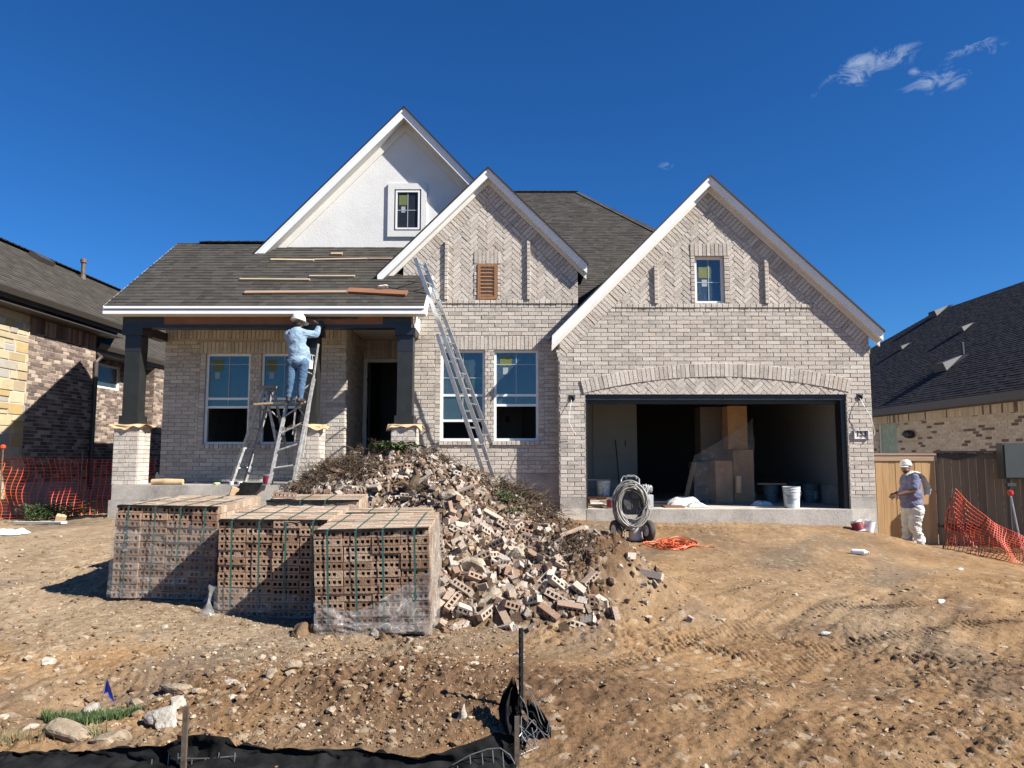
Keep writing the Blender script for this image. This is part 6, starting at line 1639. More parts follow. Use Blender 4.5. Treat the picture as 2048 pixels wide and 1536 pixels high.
lad(ML_, a0, a1, b0, b1, [.18, .39, .60, .81, .985], .05, .075, M_alu2, .016)
u0, u1, v0, v1 = onz(584, 868), onz(601, 690), onz(604, 915), onz(636, 688)
for q in (u0, u1, v0, v1): q.y += .05
lad(ML_, u0, u1, v0, v1, [.12, .33, .54, .73, .90], .03, .05, M_alu2, .014)
m = MB(); p = onz(566, 860); m.lathe([(.035, -.02), (.04, 0), (.035, .02)], p, 12, Matrix.Rotation(R(90), 3, 'X')); m.bb(p.x-.02, p.x+.03, p.y-.03, p.y+.03, p.z-.08, p.z+.05); m.build('hinge', M_steel, ML_)
m = MB(); m.bar(a1-Vector((.02, 0, 0)), onz(612, 804), .11, .03, (0, 0, 1)); m.build('step', M_alu2, ML_)
SL = thing('step_ladder', at(505, 963, 13.3), 'open grey aluminium stepladder with wooden top standing left of the painter', 'ladder')
Y1, Y2 = 13.25, 13.45
lad(SL, at(461, 966, Y1), at(527, 776, Y1+.1), at(492, 962, Y2), at(545, 782, Y2), [.15, .36, .57, .78], .05, .08, M_alu2, .014)
lad(SL, at(553, 888, Y1), at(530, 778, Y1+.1), at(580, 930, Y2+.1), at(548, 782, Y2), [.3, .62], .03, .045, M_alu2, .012)
m = MB(); c_ = at(539, 776, Y1+.15); m.bb(c_.x-.13, c_.x+.13, c_.y-.12, c_.y+.14, c_.z-.012, c_.z+.03); m.build('top_cap', M_oldwood, SL)
PK = MB(); PK.bar(at(512, 809, 13.12), at(574, 805, 13.06), .2, .03, (0, 0, 1)); props(PK.build('plank', M_pine), 'short scaffold plank bridging the stepladder and the painter’s ladder', 'plank')
# ================================================================= paint sprayer, cord, site clutter
YSP = 12.35
def S(px, py, dy=0): return at(px, py, YSP+dy)
gsp = S(1266, 1080); 
SPR = thing('paint_sprayer', (gsp.x, gsp.y, gz(gsp.x, gsp.y)), 'two wheeled airless paint sprayer with a thick grey hose coil on its handle', 'paint sprayer')
def wheel(c, r, w, yaw):
    M = Matrix.Rotation(yaw, 3, 'Z') @ Matrix.Rotation(R(90), 3, 'Y')
    m = MB(); m.lathe([(r*.55, -w*.42), (r*.82, -w/2), (r*.96, -w*.38), (r, -w*.12), (r, w*.12), (r*.96, w*.38), (r*.82, w/2), (r*.55, w*.42)], c, 28, M, cap0=False, cap1=False)
    t = m.build('wheel', M_rubber, SPR, smooth=True)
    m = MB(); m.lathe([(r*.15, -w*.5), (r*.2, -w*.3), (r*.58, -w*.40), (r*.58, w*.40), (r*.2, w*.3), (r*.15, w*.5)], c, 22, M); m.build('rim', M_white_pl, t)
c1, c2 = S(1232, 1061), S(1297, 1068, -.08)
for c in (c1, c2): c.z = gz(c.x, c.y)+.162
wheel(c1, .168, .11, R(18)); wheel(c2, .168, .11, R(18))
m = MB(); m.tube([c1, c2], .011, 8); m.build('axle', M_dark, SPR)
m = MB(); hl, hr_ = S(1243, 954), S(1279, 953)
m.tube([c1.lerp(c2, .2), S(1246, 1035, -.02), S(1243, 990, .02), S(1242, 960, .08), S(1246, 953, .1), S(1272, 953, .1), S(1278, 958, .08), S(1279, 990, .02), S(1281, 1035, -.02), c1.lerp(c2, .8)], .013, 8)
m.tube([S(1252, 957, .02), S(1254, 951, .0), S(1270, 951, .0), S(1273, 958, .02)], .011, 8); m.tube([S(1249, 1050, -.02), S(1250, 1075, -.25), S(1252, 1078, -.27)], .012, 8); m.tube([S(1283, 1050, -.02), S(1284, 1075, -.25)], .012, 8)
m.build('frame', M_steel, SPR)
rh = random.Random(3); 
hz_c = S(1261, 1004, -.06)
m = MB(); pts = []
for k in range(18):
    rx, rz = .235+rh.uniform(-.055, .045), .315+rh.uniform(-.075, .05); ox, oz, oy = rh.uniform(-.035, .035), rh.uniform(-.09, .02), -.14+.012*k; ph = rh.uniform(0, 6)
    for i in range(22):
        t = 2*PI*i/22; sg = .05*max(0, -math.sin(t))**2*rh.uniform(.3, 1)
        pts.append(hz_c+Vector((ox+rx*math.cos(t), oy+.015*i/22+.045*math.sin(t+ph), oz+rz*math.sin(t)-sg)))
m.tube(pts, .013, 7); m.tube([pts[-1], S(1288, 975, -.05), S(1292, 990, -.08), S(1290, 1030, -.1), S(1286, 1062, -.12)], .01, 6)
m.build('hose', M_hose, SPR, smooth=True)
m = MB(); e0 = S(1262, 1000, .08); m.box(e0, (.40, .3, .42)); m.box(e0+Vector((.06, -.16, .08)), (.16, .06, .10)); m.box(e0+Vector((-.09, -.16, -.06)), (.12, .06, .16)); m.tube([e0+Vector((-.1, -.2, .14)), e0+Vector((.12, -.2, .16)), e0+Vector((.15, -.19, -.05))], .018, 8); m.lathe([(.09, -.16), (.1, -.1), (.1, .14), (.06, .17)], e0+Vector((.02, 0, .09)), 16, Matrix.Rotation(R(90), 3, 'X')); m.box(e0+Vector((.0, .0, -.15)), (.2, .22, .16)); m.build('motor', simple('grimy_grey_motor', (.085, .085, .08), .45, .3, var=.4, sc=14), SPR)
m = MB(); p = S(1298, 1003, .05); m.box(p, (.12, .14, .22)); m.build('pump', M_bucket, SPR); m = MB(); m.tube([S(1292, 1020, .0), S(1292, 1075, 0)], .035, 10); m.lathe([(.03, 0), (.045, .03), (.045, .09), (.02, .12)], S(1300, 985, 0), 12); m.build('pump_tube', M_steel, SPR)
m = MB(); p = S(1289, 975, -.03); rr = random.Random(6)
for _ in range(7): m.tube(hang([p+Vector((rr.uniform(-.05, .12), rr.uniform(-.05, .05), rr.uniform(-.14, .06))) for _ in range(4)], sub=4), .006, 5)
m.build('spray_line', M_white_pl, SPR)
def bucket(loc, label, mat=M_bucket, r=.145, h=.36, lid=False, lab=None, group=None, name='bucket', cat='bucket'):
    T = thing(name, loc, label, cat, group); L = Vector(loc)
    m = MB(); m.lathe([(r*.86, 0), (r*.95, h*.75), (r*1.0, h*.76), (r*1.03, h*.78), (r, h*.80), (r*1.0, h*.88), (r*1.05, h*.90), (r*1.0, h*.92), (r*1.04, h), (r*.97, h), (r*.95, h*.6), (r*.84, h*.03)], L, 26, cap1=True); m.build('pail', mat, T, smooth=False)
    m = MB(); m.tube([L+Vector((r*1.05*math.cos(t), -r*1.08*math.sin(t)*.9, h*.84-.16*math.sin(t)*1.0)) for t in np.linspace(0, PI, 12)], .004, 5); m.build('bail_handle', M_steel, T)
    if lid: m = MB(); m.lathe([(r*1.06, h+.002), (r*1.07, h+.02), (.01, h+.022)], L, 26); m.build('lid', mat, T)
    if lab:
        m = MB(); nn = 7; ang = [R(-90+lab[0])+R(44)*(k/nn-.5) for k in range(nn+1)]; vs = [L+Vector((math.cos(a)*(r*.93+.006), math.sin(a)*(r*.93+.006), z)) for z in (h*.2, h*.62) for a in ang]
        m.add(vs, [(k, k+1, nn+1+k+1, nn+1+k) for k in range(nn)]); m.build('label', lab[1], T)
    return T
b_ = S(1272, 1077, -.02); bucket((b_.x, b_.y+.05, gz(b_.x, b_.y)), 'pale paint bucket between the wheels of the sprayer', r=.125, h=.33)
CO = MB(); rc_ = random.Random(11)
cc = hit(1350, 1093, 11)
for k in range(13):
    rx, ry = rc_.uniform(.12, .34), rc_.uniform(.10, .30); ox, oy = rc_.uniform(-.16, .16), rc_.uniform(-.18, .18); a = rc_.uniform(0, PI); hh = rc_.uniform(.01, .07)
    pts = []
    for i in range(28):
        t = 2*PI*i/28; x, y = rx*math.cos(t)+.03*math.sin(3*t+k), ry*math.sin(t); X_, Y_ = cc.x+ox+x*math.cos(a)-y*math.sin(a)*.8, cc.y+oy+x*math.sin(a)+y*math.cos(a)
        pts.append((X_, Y_, gz(X_, Y_)+.012+hh*(.5+.5*math.sin(2*t+k))))
    CO.tube(pts, .0085, 6, closed=True)
CO.tube([(cc.x-.3+.05*i, cc.y+.1+.04*math.sin(i), gz(cc.x-.3+.05*i, cc.y+.1+.04*math.sin(i))+.02) for i in range(-3, 5)], .0085, 6)
CO.tube([(cc.x+.2+.07*i, cc.y-.12-.03*i+.03*math.sin(i*2), gz(cc.x+.2+.07*i, cc.y-.12-.03*i)+.02) for i in range(6)], .0085, 6)
props(CO.build('power_cable', M_cord), 'tangled orange extension cord lying on bare soil beside the sprayer', 'cord')
# ---- garage contents
def gp(px, py, z=0.0): return atz(px, py, z)
p = gp(1606, 1020); bucket((p.x, max(p.y, 13.95), .002), 'pale bucket standing in the sunlight at the right of the garage opening', r=.155, h=.39, lab=(-30, M_paper))
M_tb = simple('teal_bucket', (.10, .14, .15), .5, var=.1)
for k, (px_, Y_, lb, r, h) in enumerate(((1541, 15.6, 'dark teal bucket with a board across it inside the garage', .15, .36), (1592, 16.6, 'dark teal bucket deepest in the garage by the right wall', .17, .40), (1622, 15.7, 'dark teal bucket behind the sunlit bucket in the garage', .16, .38))):
    x = HX(px_, 990, Y_); bucket((x, Y_, .002), lb, M_tb, r, h, lab=((20, M_paper) if k == 2 else None))
x = HX(1541, 970, 15.6); m = MB(); m.bb(x-.3, x+.3, 15.5, 15.66, .372, .397); props(m.build('board', M_pine), 'short pine board laid across the teal bucket in the garage', 'board')
x = HX(1207, 975, 15.0); bucket((x, 15.0, .17), 'paint smeared white bucket on boards at the left inside of the garage', simple('smeared_bucket', (.42, .45, .46), .5, var=.35, sc=16), .135, .30)
m = MB()
for k in range(3): m.bb(x-.34, x+.42, 14.75+.13*k, 14.87+.13*k, .128+.002*k, .168)
m.bb(x-.3, x-.18, 14.7, 15.2, 0, .127); m.bb(x+.2, x+.3, 14.7, 15.2, 0, .127)
props(m.build('board_platform', M_redwood), 'low reddish board platform under the smeared bucket in the garage', 'boards')
rs_ = random.Random(9)
for k in range(16):
    px_ = rs_.uniform(1180, 1226); Y_ = rs_.uniform(13.95, 14.5); x = HX(px_, 1005, Y_); m = MB(); a = R(rs_.uniform(-30, 30)); L = rs_.uniform(.2, .5); z = .02+.022*(k//3)
    m.bar((x-L/2*math.cos(a), Y_-L/2*math.sin(a), z), (x+L/2*math.cos(a), Y_+L/2*math.sin(a), z+rs_.uniform(0, .03)), .06, .018, (0, 0, 1), 0, (rs_.random(), .5, .5))
    props(m.build('board_offcut', (M_pine, M_oldwood, M_white, M_pine)[k % 4]), 'wood offcut in the scrap heap just inside the left of the garage', 'wood scrap', 'offcuts in the garage scrap heap')
def can(loc, label, rot=None, mats=(M_white_pl, M_label), r=.083, h=.19, rim=True):
    T = thing('paint_can', loc, label, 'paint can'); L = Vector(loc); Rm = rot.to_matrix() if rot else Matrix.Identity(3)
    m = MB(); m.lathe([(r, 0), (r, h*.97), (r*1.03, h), (r*.92, h), (r*.9, h*.3), (.01, h*.29)], L, 22, Rm); m.build('can', mats[0], T)
    m = MB(); m.lathe([(r+.0015, h*.12), (r+.0015, h*.82)], L, 22, Rm, cap0=False, cap1=False); m.build('label', mats[1], T)
    return T
p = gp(1226, 1019); can((p.x, 13.8, .002), 'dark red paint can at the garage threshold left of the sprayer', mats=(M_steel, M_label))
p = at(1730, 1066, 13.35); zg_ = gz(p.x, p.y)
can((p.x-.09, 13.35, zg_), 'white paint can with red label tipped against the garage corner', Euler((R(-12), R(-14), 0)), r=.098, h=.20); can((p.x+.09, 13.42, zg_), 'plain white paint can touching the tipped red labelled one at the garage corner', Euler((R(6), R(10), 0)), (M_white_pl, M_white_pl), r=.085)
p = gp(1477, 1005); can((p.x, p.y, .03), 'small white paint can on a rag in front of the wrapped cartons', mats=(M_white_pl, M_paper), r=.07, h=.13)
m = MB(); m.rock((p.x, p.y, .005), (.26, .16, .035), 4, rough=.5, sub=3); props(m.build('rag', M_towel, smooth=True), 'white rag under the small paint can on the garage floor', 'rag')
def crumple(c, sx, sy, h, seed, label, name='drop_cloth', mat=M_towel, cat='cloth'):
    rr = random.Random(seed); ph = [(rr.uniform(4, 14), rr.uniform(4, 14), rr.uniform(0, 6)) for _ in range(5)]; n = 22; m = MB(); vs = []
    for j in range(n+1):
        for i in range(n+1):
            u, v = -1+2*i/n, -1+2*j/n; e = max(0, 1-max(abs(u), abs(v))**3); rgh = sum(math.sin(u*a+v*b+p_) for a, b, p_ in ph)/5
            vs.append((c[0]+sx*u*(1+.12*math.sin(v*5+seed)), c[1]+sy*v*(1+.12*math.sin(u*4+seed)), c[2]+.006+h*e*(.45+.55*rgh)+h*.35*e))
    m.add(vs, [(j*(n+1)+i, j*(n+1)+i+1, (j+1)*(n+1)+i+1, (j+1)*(n+1)+i) for j in range(n) for i in range(n)])
    return props(m.build(name, mat, smooth=True), label, cat)
x = HX(1368, 1000, 14.7); crumple((x, 14.75, 0), .34, .25, .16, 3, 'rumpled white drop cloth on the garage floor left of the cartons')
x = HX(1395, 1007, 14.25); crumple((x, 14.3, 0), .17, .1, .08, 5, 'small white rag at the sunlit front of the garage floor')
x = HX(1524, 1000, 14.6); crumple((x, 14.6, 0), .2, .12, .09, 8, 'crumpled grey-white plastic bag on the garage floor right of the cartons', 'plastic_bag', M_white_pl, 'bag')
x = HX(1320, 1003, 14.3); m = MB(); m.bb(x-.14, x+.12, 14.2, 14.42, 0, .09); m.bb(x-.12, x+.1, 14.22, 14.4, .09, .1); m.bb(x-.16, x+.14, 14.19, 14.21, .08, .11); props(m.build('paint_tray', M_dark), 'black plastic tray on the garage floor right of the sprayer', 'tray')
for k in range(3):
    x = HX(1345, 1006, 14.1); m = MB(); m.bb(x-.16, x+.2, 13.98+.09*k, 14.05+.09*k, .002, .028+.004*k); props(m.build('board_offcut', M_redwood), 'reddish board offcut on the garage floor beside the black tray', 'wood scrap', 'red offcuts by the black tray')
# wrapped cartons and door slabs in the middle of the garage
CB = thing('wrapped_cartons', (HX(1455, 1000, 15.3), 15.4, 0), 'tall cardboard cartons bundled in clear film in the middle of the garage', 'cartons')
Yc = 15.25
def cart(px0, px1, py0, py1, Y0, dep, mat, name='carton'):
    x0, x1 = HX(px0, 900, Y0), HX(px1, 900, Y0); z0 = max(.002, HZ((px0+px1)/2, py1, Y0)); z1 = HZ((px0+px1)/2, py0, Y0)
    m = MB(); m.bb(x0, x1, Y0, Y0+dep, z0, z1)
    m.bb(x0+.3*(x1-x0), x0+.42*(x1-x0), Y0-.003, Y0, z0+.02, z1-.02, 0, (.9, .5, .5)); return m.build(name, mat, CB)
cart(1430, 1464, 922, 1009, Yc, .6, M_card); cart(1466, 1506, 900, 1008, Yc+.05, .7, M_card); cart(1457, 1496, 812, 899, Yc+.12, .6, M_card)
cart(1402, 1455, 814, 920, Yc+.5, .5, simple('dark_cabinet', (.10, .075, .055), .6, var=.1), 'cabinet'); cart(1388, 1428, 925, 1002, Yc+.45, .5, simple('brown_cabinet', (.16, .115, .08), .6, var=.1), 'cabinet')
m = MB(); x0, x1 = HX(1386, 900, Yc-.05), HX(1508, 900, Yc-.05)
m = MB(); n = 20; vs = []
for j in range(n+1):
    for i in range(n+1):
        u, v = i/n, j/n; zz = .02+(1.25+.45*u)*v*(.75+.25*u); vs.append((x0+(x1-x0)*u+.01*math.sin(v*20), Yc-.05-.03*math.sin(u*14+v*9)-.02*math.sin(u*31), zz))
m.add(vs, [(j*(n+1)+i, j*(n+1)+i+1, (j+1)*(n+1)+i+1, (j+1)*(n+1)+i) for j in range(n) for i in range(n)]); m.build('stretch_wrap', M_film, CB, smooth=True)
p = at(1477, 968, Yc-.12); m = MB(); m.tube([(p.x, p.y, p.z-.17), (p.x+.01, p.y, p.z+.16)], .06, 12); m.build('paper_roll', M_pine, CB)
p = at(1447, 868, Yc+.49); m = MB(); m.bb(p.x-.02, p.x+.02, Yc+.485, Yc+.5, p.z-.11, p.z+.1); m.build('label', M_paper, CB)
a_, b_ = at(1388, 925, 15.6), at(1370, 990, 15.4); b_.z = .03; m = MB(); m.bar(a_, b_, .09, .04, (0, 1, .2)); props(m.build('board', M_oldwood), 'dark board leaning on the cabinets inside the garage', 'board')
a_, b_ = at(1231, 880, 17.1), at(1240, 938, 16.6); b_.z = .0; m = MB(); m.tube([a_, b_], .013, 6); m.bb(b_.x-.14, b_.x+.14, b_.y-.04, b_.y+.04, 0, .06); props(m.build('broom', M_dark), 'broom leaning on the inner left wall of the garage', 'broom')
# ---- roof boards
kz = lambda px, py: (lambda d: d*((ze-sl_p*Ye-CZ)/(d.z-sl_p*d.y)))(ray(px, py))
def onroof(px, py): v_ = kz(px, py); return Vector((v_.x, v_.y, CZ+v_.z))
rb_ = random.Random(2)
M_roofb = woodmat('greyed_pine', (.25, .175, .11), (.46, .36, .25))
for (x0, y0, x1, y1, w_, th, mt, lb) in ((542, 522, 628, 523, .055, .03, M_pine, 'pale pine board, left end of the topmost row on the porch roof'), (627, 522, 735, 520, .055, .028, M_roofb, 'pale pine board in the middle of the topmost row on the porch roof'), (737, 520, 790, 520, .055, .028, M_roofb, 'pale pine board at the right end of the topmost row on the porch roof'),
        (662, 510, 685, 510, .08, .03, M_pine, 'tiny wood offcut just under the white stucco gable'), (480, 561, 620, 562, .055, .028, M_roofb, 'long pale board left in the second row of boards on the porch roof'), (619, 555, 710, 555, .055, .028, M_roofb, 'shorter pale board right in the second row of boards on the porch roof'),
        (490, 588, 696, 587, .10, .035, M_oldwood, 'longest, dark weathered board nearest the porch eave'), (696, 584, 814, 590, .19, .04, M_redwood, 'wide reddish board with a rag near the right of the porch eave')):
    a_, b_ = onroof(x0, y0), onroof(x1, y1); nrm = Vector((0, -sl_p, 1)).normalized(); m = MB()
    m.bar(a_+nrm*(.012+th/2), b_+nrm*(.012+th/2), w_, th, nrm, 0, (rb_.random(), .5, .5)) if False else m.bar(a_+nrm*(.012+th/2), b_+nrm*(.012+th/2), th, w_, Vector((0, 1, sl_p)), 0, (rb_.random(), .5, .5))
    props(m.build('board', mt), lb, 'board', 'boards lying on the porch roof')
p = onroof(766, 583); m = MB(); m.rock(p+Vector((0, -.02, .09)), (.13, .07, .05), 9, rough=.9, sub=3); props(m.build('rag', M_towel), 'cream rag on the reddish board on the porch roof', 'rag')
# ---- porch floor
def pz(px, py): return atz(px, py, zs)
p = at(318, 966, 13.2); m = MB(); m.tube([(p.x-.12, 13.2, zs+.05), (p.x+.12, 13.18, zs+.055), (p.x+.42, 13.2, zs+.05)], [.05, .055, .05], 14); props(m.build('paper_roll', M_kraft), 'roll of brown kraft paper on the porch slab beside the left pier', 'paper roll')
m = MB(); m.lathe([(.033, 0), (.035, .02), (.034, .15), (.014, .19), (.014, .21)], (HX(314, 955, 13.9), 13.9, zs), 14); props(m.build('bottle', M_glass), 'clear drinks bottle on the porch slab near the left pier', 'bottle')
p = at(534, 966, 13.15); can((p.x, 13.2, zs), 'crimson paint can on the porch slab between the two ladders', mats=(M_steel, simple('crimson', (.24, .012, .03), .5, var=.1)), r=.085)
for k, (px_, lb) in enumerate(((463, 'small white paint cup on the porch slab at the stepladder foot'), (480, 'white plastic bit right of the cup on the porch slab'))):
    x = HX(px_, 962, 13.12); m = MB(); m.lathe([(.03, 0), (.045, .06), (.04, .06), (.028, .01)], (x, 13.12, zs), 12); props(m.build('cup', M_white_pl), lb, 'cup')
p = at(433, 967, 13.15); m = MB(); m.rock((p.x, 13.15, zs+.02), (.07, .04, .03), 3, rough=.5); props(m.build('rag', simple('lime_rag', (.45, .55, .22), .8, var=.2)), 'lime green rag on the porch slab', 'rag')
a_ = at(500, 985, 12.9); m = MB(); m.slab([at(470, 992, 12.85), at(510, 990, 12.82), at(525, 966, 12.96), at(480, 966, 12.96)], (0, .006, .006)); props(m.build('roofing_felt', M_silt), 'black felt sheet draped over the porch slab edge left of the rubble', 'felt sheet')
p = at(468, 984, 12.9); m = MB(); m.box(p, (.12, .08, .16), Euler((.2, .3, .5)).to_matrix()); props(m.build('wood_block', M_pine), 'wood block leaning on the porch slab edge', 'block')
# ================================================================= silt fence in the foreground
SF = thing('silt_fence', (-.6, 4.0, gz(-.6, 4.0)), 'slumped black silt fence with bent wire mesh along the bottom edge', 'silt fence')
top = [(-260, 1506), (0, 1504), (120, 1503), (240, 1500), (325, 1490), (360, 1471), (400, 1469), (455, 1472), (472, 1494), (560, 1496), (640, 1497), (720, 1503), (780, 1509), (845, 1512), (890, 1503), (930, 1489), (985, 1467), (1015, 1472), (1040, 1486)]
m = MB(); NT = 260; rows = 14; vs = []
tx = np.linspace(-260, 1040, NT)
for j in range(rows+1):
    v = j/rows
    for i in range(NT):
        py_ = np.interp(tx[i], [a for a, b in top], [b for a, b in top]); Yt = 4.02+.03*math.sin(tx[i]*.013); P = at(tx[i], py_, Yt)
        fold = .03*math.sin(tx[i]*.05+v*2)*v+.02*math.sin(tx[i]*.023+1)*v
        Yq = Yt-.02*v-.42*max(0, v-.35)+fold; zg_ = gz(P.x, Yq)+.012
        zz = max(zg_, P.z-(P.z-zg_)*min(1, v*2.2)) if P.z > zg_ else P.z-.25*v
        wb = float(fbm(np.array([tx[i]*.018]), np.array([v*4.0]), 19, 4)[0])
        vs.append((P.x+.02*math.sin(v*5+tx[i]*.02), Yq+.035*wb*(v > .01), zz+(.018*abs(wb)+.006*math.sin(tx[i]*.11) if 0 < v else .008*wb)))
m.add(vs, [(j*NT+i, j*NT+i+1, (j+1)*NT+i+1, (j+1)*NT+i) for j in range(rows) for i in range(NT-1)]); m.build('fabric', M_silt, SF, smooth=True)
def bunch(cpts, wds, name, seed):
    m = MB(); n = 14; vs = []; rr = random.Random(seed)
    for i, (c, w_) in enumerate(zip(cpts, wds)):
        for k in range(n+1):
            a_ = -1+2*k/n; vs.append(Vector(c)+Vector((a_*w_, -.035*math.cos(a_*6+i*.8)-.02*math.sin(k*2.3+i), .02*math.sin(k*1.9+i*2))))
    m.add(vs, [(i*(n+1)+k, i*(n+1)+k+1, (i+1)*(n+1)+k+1, (i+1)*(n+1)+k) for i in range(len(cpts)-1) for k in range(n)]); m.build(name, M_silt, SF, smooth=True)
bunch([at(1027, 1362, 4.45), at(1022, 1385, 4.43), at(1018, 1410, 4.4), at(1022, 1440, 4.33), at(1030, 1465, 4.25), at(1040, 1492, 4.12)], [.012, .045, .06, .065, .06, .05], 'torn_fabric', 1)
bunch([at(1050, 1408, 4.4), at(1068, 1425, 4.36), at(1082, 1448, 4.3), at(1092, 1468, 4.28)], [.03, .05, .055, .03], 'torn_fabric', 2)
def post(px0, py0, Y, r, mat, label, sides=4, py1=None):
    P = at(px0, py0, Y); g = gz(P.x, Y); T = thing('fence_post', (P.x, Y, g), label, 'post'); m = MB()
    if sides == 4: m.bar((P.x, Y, g-.25), P, r*2, r*1.4, (0, 1, 0)); m.build('stake', mat, T)
    else:
        m.bb(P.x-r, P.x+r, Y-.003, Y+.003, g-.25, P.z); m.bb(P.x-.003, P.x+.003, Y-.003-r*1.3, Y-.003, g-.25, P.z)
        for k in range(9): m.bb(P.x-.008, P.x+.008, Y-r*1.3-.008, Y-r*1.3, P.z-.05-.055*k, P.z-.03-.055*k)
        m.build('t_bar', mat, T)
    return T
post(372, 1413, 3.93, .0125, M_rust, 'grey wooden stake left in the silt fence'); post(1034, 1433, 4.0, .0125, M_rust, 'rusty stake in front of the torn silt fabric'); post(1042, 1256, 4.55, .014, M_dark, 'tall black steel T post standing behind the torn silt fabric', 3)
M_wire = simple('mesh_wire', (.33, .33, .32), .4, .7, var=.2, sc=20)
m = MB(); Yw = 3.97
for px_ in (304, 338, 356, 384, 411, 438, 470): P = at(px_, 1513+8*math.sin(px_), Yw); m.tube([P, P+Vector((.0, -.02, -.18)), P+Vector((-.01, -.06, -.3))], .0028, 5)
m.tube([at(x_, 1512+5*math.sin(x_*.02), Yw) for x_ in range(340, 476, 12)], .0028, 5)
m.build('wire_mesh', M_wire, SF); m = MB()
for px_, py_ in ((915, 1532), (940, 1512), (964, 1506), (985, 1500), (1005, 1503)): P = at(px_, py_, Yw); m.tube([P, P+Vector((.01, -.02, -.1)), P+Vector((.03, -.05, -.22))], .0028, 5)
m.tube([at(x_, y_, Yw) for x_, y_ in ((905, 1530), (940, 1510), (975, 1498), (1000, 1496), (1020, 1510), (1030, 1528))], .0028, 5)
rr = random.Random(4)
for k in range(9):
    c = at(rr.uniform(1035, 1085), rr.uniform(1455, 1530), 4.1); m.tube(hang([c+Vector((rr.uniform(-.09, .12), rr.uniform(-.07, .07), rr.uniform(-.05, .09))) for _ in range(4)], sub=5), .0022, 4)
for pts in (((1040, 1392), (1052, 1412), (1056, 1440), (1050, 1470)), ((1058, 1382), (1072, 1415), (1082, 1446), (1098, 1462)), ((1045, 1432), (1062, 1440), (1085, 1460), (1108, 1462)), ((1052, 1375), (1068, 1395), (1088, 1440), (1105, 1475))): m.tube(hang([at(a, b, 4.3) for a, b in pts], sub=6), .0026, 5)
m.build('wire_mesh', M_wire, SF)
# ---- blue utility flag, rocks, grass
P = hit(196, 1424); FL = thing('marker_flag', P, 'small blue marker flag on a wire beside the grass patch', 'flag'); t_ = at(213, 1357, P.y)
m = MB(); m.tube([P-Vector((0, 0, .05)), P.lerp(t_, .5), t_], .0022, 5); m.build('wire_staff', M_wire, FL)
m = MB(); q = [at(a, b, P.y-.004*k) for k, (a, b) in enumerate(((214, 1357), (207, 1389), (216, 1384), (218, 1395), (229, 1405), (224, 1385), (219, 1370)))]
m.add(q, [(0, 1, 2, 6), (6, 2, 5), (2, 3, 4, 5)]); m.build('flag', M_blue, FL)
M_white_rock = simple('chalky_limestone', (0.408, 0.381, 0.326), .95, var=.22, sc=9, bm=.8, bsc=30, dist=.02, tint=(0.354, 0.286, 0.204)); M_tan_rock = simple('tan_limestone', (0.299, 0.231, 0.156), .95, var=.3, sc=8, bm=.8, bsc=30, dist=.02)
M_clod = simple('brown_clod', (0.177, 0.109, 0.058), .97, var=.35, sc=10, bm=.9, bsc=40, dist=.02)
for k, (px_, py_, sz, mt, lb) in enumerate(((322, 1455, (.12, .10, .085), M_white_rock, 'largest chalky white boulder right of the grass patch'), (350, 1418, (.07, .05, .05), M_white_rock, 'chalky white rock joined to the far end of the big white boulder'), (125, 1482, (.18, .09, .06), M_tan_rock, 'long flat tan rock in front of the grass patch'), (215, 1490, (.13, .08, .05), M_tan_rock, 'tan rock slab right of the long flat one at the fence'), (178, 1424, (.09, .06, .04), M_white_rock, 'low white rock behind the grass patch left of the flag'), (268, 1412, (.07, .05, .04), M_tan_rock, 'cream rock between the flag and the white boulder'),
        (90, 1330, (.06, .045, .03), M_white_rock, 'white stone alone in the gravel at far left'), (345, 1385, (.12, .05, .04), M_tan_rock, 'flat tan ledge of stone behind the white boulder'), (585, 1337, (.06, .05, .045), M_tan_rock, 'angular tan rock in the middle of the dark soil berm'), (540, 1355, (.045, .04, .035), M_tan_rock, 'rounded stone left of the angular tan rock'), (460, 1370, (.05, .035, .03), M_white_rock, 'white chip at the top edge of the dark soil berm'),
        (597, 1273, (.085, .075, .075), M_clod, 'left of two brown earth clods at the corner of the nearest cube'), (628, 1266, (.075, .07, .07), M_clod, 'right of two brown earth clods at the corner of the nearest cube'), (748, 1270, (.05, .04, .045), M_white_rock, 'white stone under the torn film of the nearest cube'), (768, 1282, (.04, .04, .05), M_clod, 'dark clod right of the white stone under the torn film'), (818, 1285, (.03, .03, .035), M_tan_rock, 'pale pebble below the right corner of the nearest cube'), (1040, 1310, (.05, .04, .02), M_white_rock, 'flat white chip on soil below the rubble foot'),
        (420, 1205, (.075, .06, .05), M_white_rock, 'white rock left of the film tail of the middle cube'), (925, 1440, (.035, .03, .06), M_white_rock, 'upright white chip on the dark berm left of the black post'), (1275, 1140, (.05, .04, .03), M_clod, 'small grey clod by the stray half brick'))):
    P = hit(px_, py_); m = MB(); m.rock((P.x, P.y+sz[1]*.5, P.z+sz[2]*.22), sz, 60+k, rough=.75, sub=3, rot=Euler((.15*math.sin(k), .15*math.cos(k), k*1.3)).to_matrix()); props(m.build('rock', mt), lb, 'rock')
M_grass = simple('short_grass', (.065, .105, .03), .7, var=.4, sc=9)
m = MB(); rg = random.Random(12)
